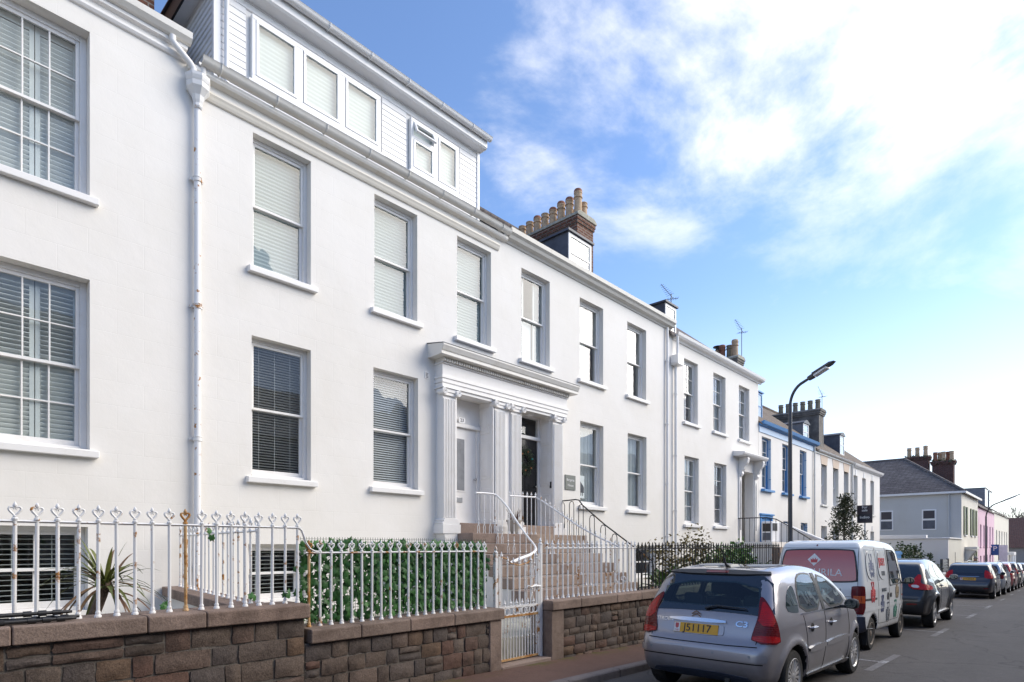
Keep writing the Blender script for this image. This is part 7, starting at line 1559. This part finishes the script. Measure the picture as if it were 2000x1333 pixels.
# ------------------------------------------------------------------ low walls and fences further down
lw = thing('low_wall', 'low white front wall along the gardens beyond the stair parapet', 'wall', (34.4, 5.25, -0.6)); b = MB()
for x in range(8):
    a, c = 24.5+2.4*x, 24.5+2.4*(x+1); b = MB(); b.box(a, c, 5.12, 5.36, ground(c)-0.2, ground(a)+0.75); b.build('wall_panel', 'white_render_plain', lw); b = MB(); b.box(a, c-0.01, 5.08, 5.40, ground(a)+0.752, ground(a)+0.83); b.build('coping', 'white_paint', lw, bevel=0.01)
bf = thing('garden_fence', 'bright blue board fence below the for sale board', 'fence', (33, 6.0, 0.0))
for i in range(10): MB().box(31.0+0.3*i, 31.28+0.3*i, 6.0, 6.03, -0.2, 1.36).build('board', 'blue_paint', bf)
MB().box(30.95, 34.05, 5.97, 5.998, 1.2, 1.32).build('rail', 'blue_paint', bf)
dg = thing('slatted_gate', 'dark slatted yard gate against the tall pale wall', 'gate', (43.6, 5.45, -0.8))
for i in range(9): MB().prism([(5.45, -0.7+0.17*i), (5.47, -0.7+0.17*i), (5.50, -0.56+0.17*i), (5.48, -0.56+0.17*i)], 'x', 42.4, 44.6).build('slat', 'lamp_grey', dg)
MB().box(42.3, 42.42, 5.42, 5.55, -0.9, 0.85).build('post', 'lamp_grey', dg); MB().box(44.6, 44.72, 5.42, 5.55, -0.9, 0.85).build('post', 'lamp_grey', dg)
# ------------------------------------------------------------------ plants
leafmat('holly_leaf', (0.022, 0.034, 0.014), (0.095, 0.10, 0.045), rough=0.4); leafmat('variegated_leaf', (0.05, 0.075, 0.015), (0.36, 0.34, 0.10)); leafmat('shrub_leaf', (0.02, 0.04, 0.012), (0.075, 0.11, 0.03)); leafmat('broad_leaf', (0.035, 0.095, 0.018), (0.13, 0.25, 0.055), rough=0.35); leafmat('autumn_leaf', (0.09, 0.06, 0.02), (0.24, 0.19, 0.05)); plain('bark', (0.09, 0.07, 0.055), 0.9, var=0.3, scale=20, bmp=0.5); plain('twig', (0.13, 0.10, 0.09), 0.9, var=0.3)
def leaf_cloud(centres, n, size, rng, flat=0.5, aspect=1.7):
    b = MB()
    for c, r in centres:
        for _ in range(int(n)):
            v = Vector((rng.gauss(0,1), rng.gauss(0,1), rng.gauss(0,1))); v = v.normalized()*r*rng.random()**0.45; p = Vector(c)+v
            d = Vector((rng.gauss(0,1), rng.gauss(0,1), rng.gauss(0,0.7))).normalized(); s = d.cross(Vector((rng.gauss(0,1), rng.gauss(0,1), rng.gauss(0,1)))).normalized(); L_ = size*rng.uniform(0.7, 1.3); w = L_/aspect/2
            b.face(p, p+d*L_*0.5+s*w, p+d*L_, p+d*L_*0.5-s*w)
    return b
def tree(name, label, base_, top, spread, mat, seed, levels, leaf, per, bark='bark', conical=True, cat='tree'):
    rng = random.Random(seed); t = thing(name, label, cat, base_); x, y, z = base_; H = top-z
    lean = Vector((rng.uniform(-0.05, 0.05), rng.uniform(-0.05, 0.05), 0)); tr = MB(); pts = [Vector((x, y, z))+lean*H*k/6+Vector((0,0,H*0.97*k/6)) for k in range(7)]
    tr.tube(pts, [0.06*(1-0.85*k/6)+0.006 for k in range(7)], 8); cen = []
    for i in range(levels):
        k = 0.22+0.75*i/levels; o = Vector((x, y, z+H*k))+lean*H*k; a = i*2.4+rng.uniform(-0.4, 0.4); r = spread*(1.08-k if conical else math.sin(math.pi*min(1, k*0.9)))*rng.uniform(0.65, 1.15)
        e = o+Vector((math.cos(a)*r, math.sin(a)*r, r*rng.uniform(0.25, 0.6))); m = o.lerp(e, 0.5)+Vector((0,0,0.05*r)); tr.tube([o, m, e], [0.02, 0.013, 0.005], 5)
        for q in (0.35, 0.6, 0.8, 1.0): cen.append((o.lerp(e, q)+Vector((rng.uniform(-0.1,0.1), rng.uniform(-0.1,0.1), rng.uniform(-0.06,0.1))), 0.09+0.16*spread*rng.uniform(0.5, 1.0)))
    cen.append((Vector((x, y, top-0.12))+lean*H, 0.12)); tr.build('trunk', bark, t, smooth=True); leaf_cloud(cen, per, leaf, rng).build('crown', mat, t, recalc=False); return t
tree('holly_tree', 'dark upright holly tree in the garden before the white house with buff lintels', (29.2, 7.35, 0.0), 3.85, 1.15, 'holly_leaf', 31, 34, 0.10, 26)
def shrub(label, centre, r, n, mat, leaf, seed, blobs=7, name='shrub', sq=0.7, aspect=1.7, grp='garden shrubs'):
    rng = random.Random(seed); t = thing(name, label, 'shrub', (centre[0], centre[1], centre[2]), group=grp); st_ = MB(); cen = []
    for i in range(blobs):
        a = i*2.4; q = r*rng.uniform(0.1, 0.8); e = Vector((centre[0]+math.cos(a)*q, centre[1]+math.sin(a)*q, centre[2]+r*rng.uniform(0.5, 1.6)*sq)); st_.tube([Vector(centre), Vector(centre).lerp(e, 0.5)+Vector((0,0,0.1)), e], [0.02, 0.014, 0.006], 5); cen.append((e, r*rng.uniform(0.28, 0.45)))
    st_.build('stem', 'bark', t); leaf_cloud(cen, n, leaf, rng, aspect=aspect).build('foliage', mat, t, recalc=False); return t
shrub('pale variegated shrub beside the for sale post', (31.6, 6.6, 0.1), 1.25, 130, 'variegated_leaf', 0.13, 5, 8); shrub('dark green shrub spilling over the low wall past the variegated one', (35.6, 6.4, 0.0), 1.35, 130, 'shrub_leaf', 0.14, 6, 9); shrub('cream-leaved bush at the foot of the holly', (28.3, 6.5, 0.1), 0.9, 110, 'variegated_leaf', 0.12, 7, 6); shrub('loose bush beyond the blue fence', (38.6, 6.3, -0.2), 1.2, 100, 'shrub_leaf', 0.13, 8, 8)
# broad-leaved perennials behind the black railing
rb = random.Random(77)
def broad_plant(label, x, y, z0, h, n, mat, seed, wide=0.09):
    rng = random.Random(seed); t = thing('garden_plant', label, 'plant', (x, y, z0), group='plants behind the black railing')
    for i in range(n):
        a = rng.uniform(0, 6.28); el = rng.uniform(0.3, 1.3); L_ = h*rng.uniform(0.6, 1.05); d = Vector((math.cos(a)*math.cos(el), math.sin(a)*math.cos(el), math.sin(el))); sd = d.cross(Vector((0,0,1))).normalized(); o = Vector((x+rng.uniform(-0.12,0.12), y+rng.uniform(-0.12,0.12), z0)); b = MB(); row = []
        for k in range(6):
            q = k/5; c = o+d*L_*q+Vector((0,0,-1))*L_*0.35*q*q*q; w = (0.006 if q < 0.3 else wide*math.sin(math.pi*min(1, (q-0.25)/0.78))**0.8+0.002); row.append((c-sd*w+Vector((0,0,w*0.3)), c, c+sd*w+Vector((0,0,w*0.3))))
        for k in range(5): b.face(row[k][0], row[k][1], row[k+1][1], row[k+1][0]); b.face(row[k][1], row[k][2], row[k+1][2], row[k+1][1])
        b.build('leaf', mat, t, recalc=False)
    return t
for i, (x, y, h, m_, lb) in enumerate(((11.9,5.75,0.75,'broad_leaf','glossy broad-leaved plant by the foot of the steps'),(12.5,6.0,0.9,'broad_leaf','broad-leaved plant behind the roof of the hatchback'),(13.1,5.7,0.7,'broad_leaf','low leafy clump midway along the black railing'),(13.7,6.1,1.05,'broad_leaf','tall bright green clump near the middle of the leafy garden'),(14.4,5.75,0.95,'broad_leaf','bright green upright clump behind the far black bars'),(15.1,6.0,1.0,'broad_leaf','arching leafy clump where the black railing ends'),(15.7,5.7,0.85,'broad_leaf','last leafy clump beside the white van'),(12.2,6.6,0.8,'broad_leaf','leafy clump further back in the garden'))):
    broad_plant(lb, x, y, 0.45, h*1.35, 30, m_, 100+i, 0.085 if i % 2 else 0.11)
shrub('sprawling rose bush with yellowing leaves against the black railing', (12.6, 6.3, 0.45), 1.0, 90, 'autumn_leaf', 0.09, 41, 12, 'rose_bush', 0.85); shrub('green leafy bush between the rose and the railing', (13.3, 6.2, 0.45), 0.95, 170, 'shrub_leaf', 0.10, 42, 9); shrub('bushy green plant toward the far end of the black railing', (14.8, 6.3, 0.45), 0.95, 170, 'broad_leaf', 0.11, 43, 9); shrub('leafy ground plant by the granite steps', (11.8, 6.0, 0.42), 0.6, 90, 'broad_leaf', 0.11, 44, 7)
for i, (x, y) in enumerate(((43.0, 6.6), (43.6, 6.2), (41.6, 6.6))):
    rng = random.Random(i); t = thing('flower_spire', ('tall green flower spire against the pale wall', 'second flower spire nearer the street against the pale wall', 'shorter flower spire left of the pair')[i], 'plant', (x, y, -0.5)); top = (1.05, 1.1, 0.55)[i]
    MB().tube([(x, y, -0.5), (x, y, top)], 0.02, 5).build('stem', 'shrub_leaf', t); leaf_cloud([((x, y, top-0.16*k), 0.10+0.018*k) for k in range(9)], 26, 0.12, rng).build('foliage', 'shrub_leaf', t, recalc=False)
# ------------------------------------------------------------------ bare trees behind the end of the street
def bare(label, x, y, h, seed):
    rng = random.Random(seed); t = thing('bare_tree', label, 'tree', (x, y, ground(x)-0.5), group='bare trees beyond the last roofs'); tr = MB(); cr = MB()
    def grow(p, d, L_, r, lv):
        q = p+d*L_; (tr if lv < 2 else cr).tube([p, p.lerp(q, 0.5)+Vector((rng.gauss(0,0.03), rng.gauss(0,0.03), 0))*L_, q], [r, r*0.85, r*0.62], 5 if lv < 2 else 4, cap=False)
        if lv >= 5: return
        for _ in range(3 if lv < 3 else 2):
            nd_ = (d+Vector((rng.gauss(0,0.42), rng.gauss(0,0.42), rng.uniform(-0.05,0.35)))).normalized(); grow(q, nd_, L_*rng.uniform(0.62, 0.82), r*0.62, lv+1)
    grow(Vector((x, y, ground(x)-0.5)), Vector((0,0,1)), h*0.27, h*0.022, 0); tr.build('trunk', 'twig', t); cr.build('twigs', 'twig', t, kind='stuff'); return t
bare('bare winter tree behind the cream house', 118, 12, 13, 1); bare('bare winter tree above the dark-roofed end building', 120, 7.5, 12.5, 2); bare('bare winter tree at the very end of the street view', 122, 3.5, 13, 3); bare('bare winter tree left of the end building', 112, 10.5, 11.5, 4)
# ------------------------------------------------------------------ pedestrian behind the silver estate
def person(label, x, y, face):
    g = ground(x)+0.1; t = thing('person', label, 'person', (x, y, g))
    J = {'pelvis':(0,0,0.92,0.135),'waist':(0,0,1.08,0.125),'chest':(0.01,0,1.30,0.15),'neck':(0.015,0,1.47,0.06),'head':(0.03,0,1.57,0.085),'crown':(0.025,0,1.66,0.082),'sl':(0,0.17,1.40,0.065),'el':(-0.03,0.24,1.12,0.048),'wl':(0.06,0.25,0.88,0.036),'hl':(0.09,0.25,0.80,0.04),'sr':(0,-0.17,1.40,0.065),'er':(-0.03,-0.24,1.12,0.048),'wr':(0.06,-0.25,0.88,0.036),'hr':(0.09,-0.25,0.80,0.04),'tl':(0.01,0.10,0.86,0.10),'kl':(0.05,0.11,0.48,0.065),'al':(-0.02,0.11,0.09,0.045),'fl':(0.14,0.12,0.045,0.04),'tr':(0.01,-0.10,0.86,0.10),'kr':(0.02,-0.11,0.48,0.065),'ar':(-0.06,-0.11,0.09,0.045),'fr':(0.10,-0.12,0.045,0.04)}
    E_ = [('pelvis','waist'),('waist','chest'),('chest','neck'),('neck','head'),('head','crown'),('chest','sl'),('sl','el'),('el','wl'),('wl','hl'),('chest','sr'),('sr','er'),('er','wr'),('wr','hr'),('pelvis','tl'),('tl','kl'),('kl','al'),('al','fl'),('pelvis','tr'),('tr','kr'),('kr','ar'),('ar','fr')]
    ks = list(J); me = bpy.data.meshes.new('body'); me.from_pydata([J[k][:3] for k in ks], [(ks.index(a), ks.index(b)) for a, b in E_], []); o = bpy.data.objects.new('body', me); C.objects.link(o); o.parent = t
    sk = o.modifiers.new('skin', 'SKIN'); sk.use_smooth_shade = True
    for i, k in enumerate(ks): d = me.skin_vertices[0].data[i]; d.radius = (J[k][3],)*2; d.use_root = (k == 'pelvis')
    o.modifiers.new('sub', 'SUBSURF').levels = 2; o.modifiers['sub'].render_levels = 2
    m, tt, b = base('clothed_figure', 0.8, 0.2); c = nd(tt, 'ShaderNodeTexCoord'); sx = nd(tt, 'ShaderNodeSeparateXYZ'); tt.links.new(c.outputs['Object'], sx.inputs[0]); mr_ = nd(tt, 'ShaderNodeMapRange'); tt.links.new(sx.outputs[2], mr_.inputs[0]); mr_.inputs[1].default_value = 0.0; mr_.inputs[2].default_value = 1.75
    rp = ramp(tt, mr_.outputs[0], [(0.0, (0.02,0.02,0.02)), (0.06, (0.03,0.035,0.05)), (0.54, (0.03,0.035,0.05)), (0.545, (0.02,0.02,0.022)), (0.835, (0.02,0.02,0.022)), (0.84, (0.46,0.28,0.21))]); tt.nodes[-1].color_ramp.interpolation = 'CONSTANT' if hasattr(tt.nodes[-1], 'color_ramp') else None
    tt.links.new(rp, b.inputs['Base Color']); me.materials.append(m)
    hb = MB(); hb.lathe(0.005, 0, [(0.098,-0.06),(0.10,0.0),(0.085,0.06),(0.05,0.09),(0.005,0.10)], 14, 1.66); ORG[t.name] = (0,0,0); plain('grey_hair', (0.30, 0.28, 0.26), 0.8, var=0.2, scale=40); hb.build('hair', 'grey_hair', t, smooth=True)
    nb = MB(); nb.lathe(0.115, 0, [(0.018,-0.02),(0.014,0.02),(0.006,0.035)], 8, 1.60); nb.build('nose', m, t, smooth=True)
    for sg in (-1, 1): eb = MB(); eb.lathe(0.095, sg*0.034, [(0.012*math.sin(math.pi*k/6)+0.0004, -0.012*math.cos(math.pi*k/6)) for k in range(7)], 8, 1.635); eb.build('eye', 'lettering_black', t, smooth=True); eb = MB(); eb.lathe(0.02, sg*0.092, [(0.02,-0.03),(0.026,0),(0.018,0.03)], 8, 1.61); eb.build('ear', m, t, smooth=True)
    ORG[t.name] = (x, y, g); t.rotation_euler = (0, 0, face); return t
person('person in dark clothes walking on the pavement, only the head showing above the silver estate', 46.4, 4.30, 3.3)
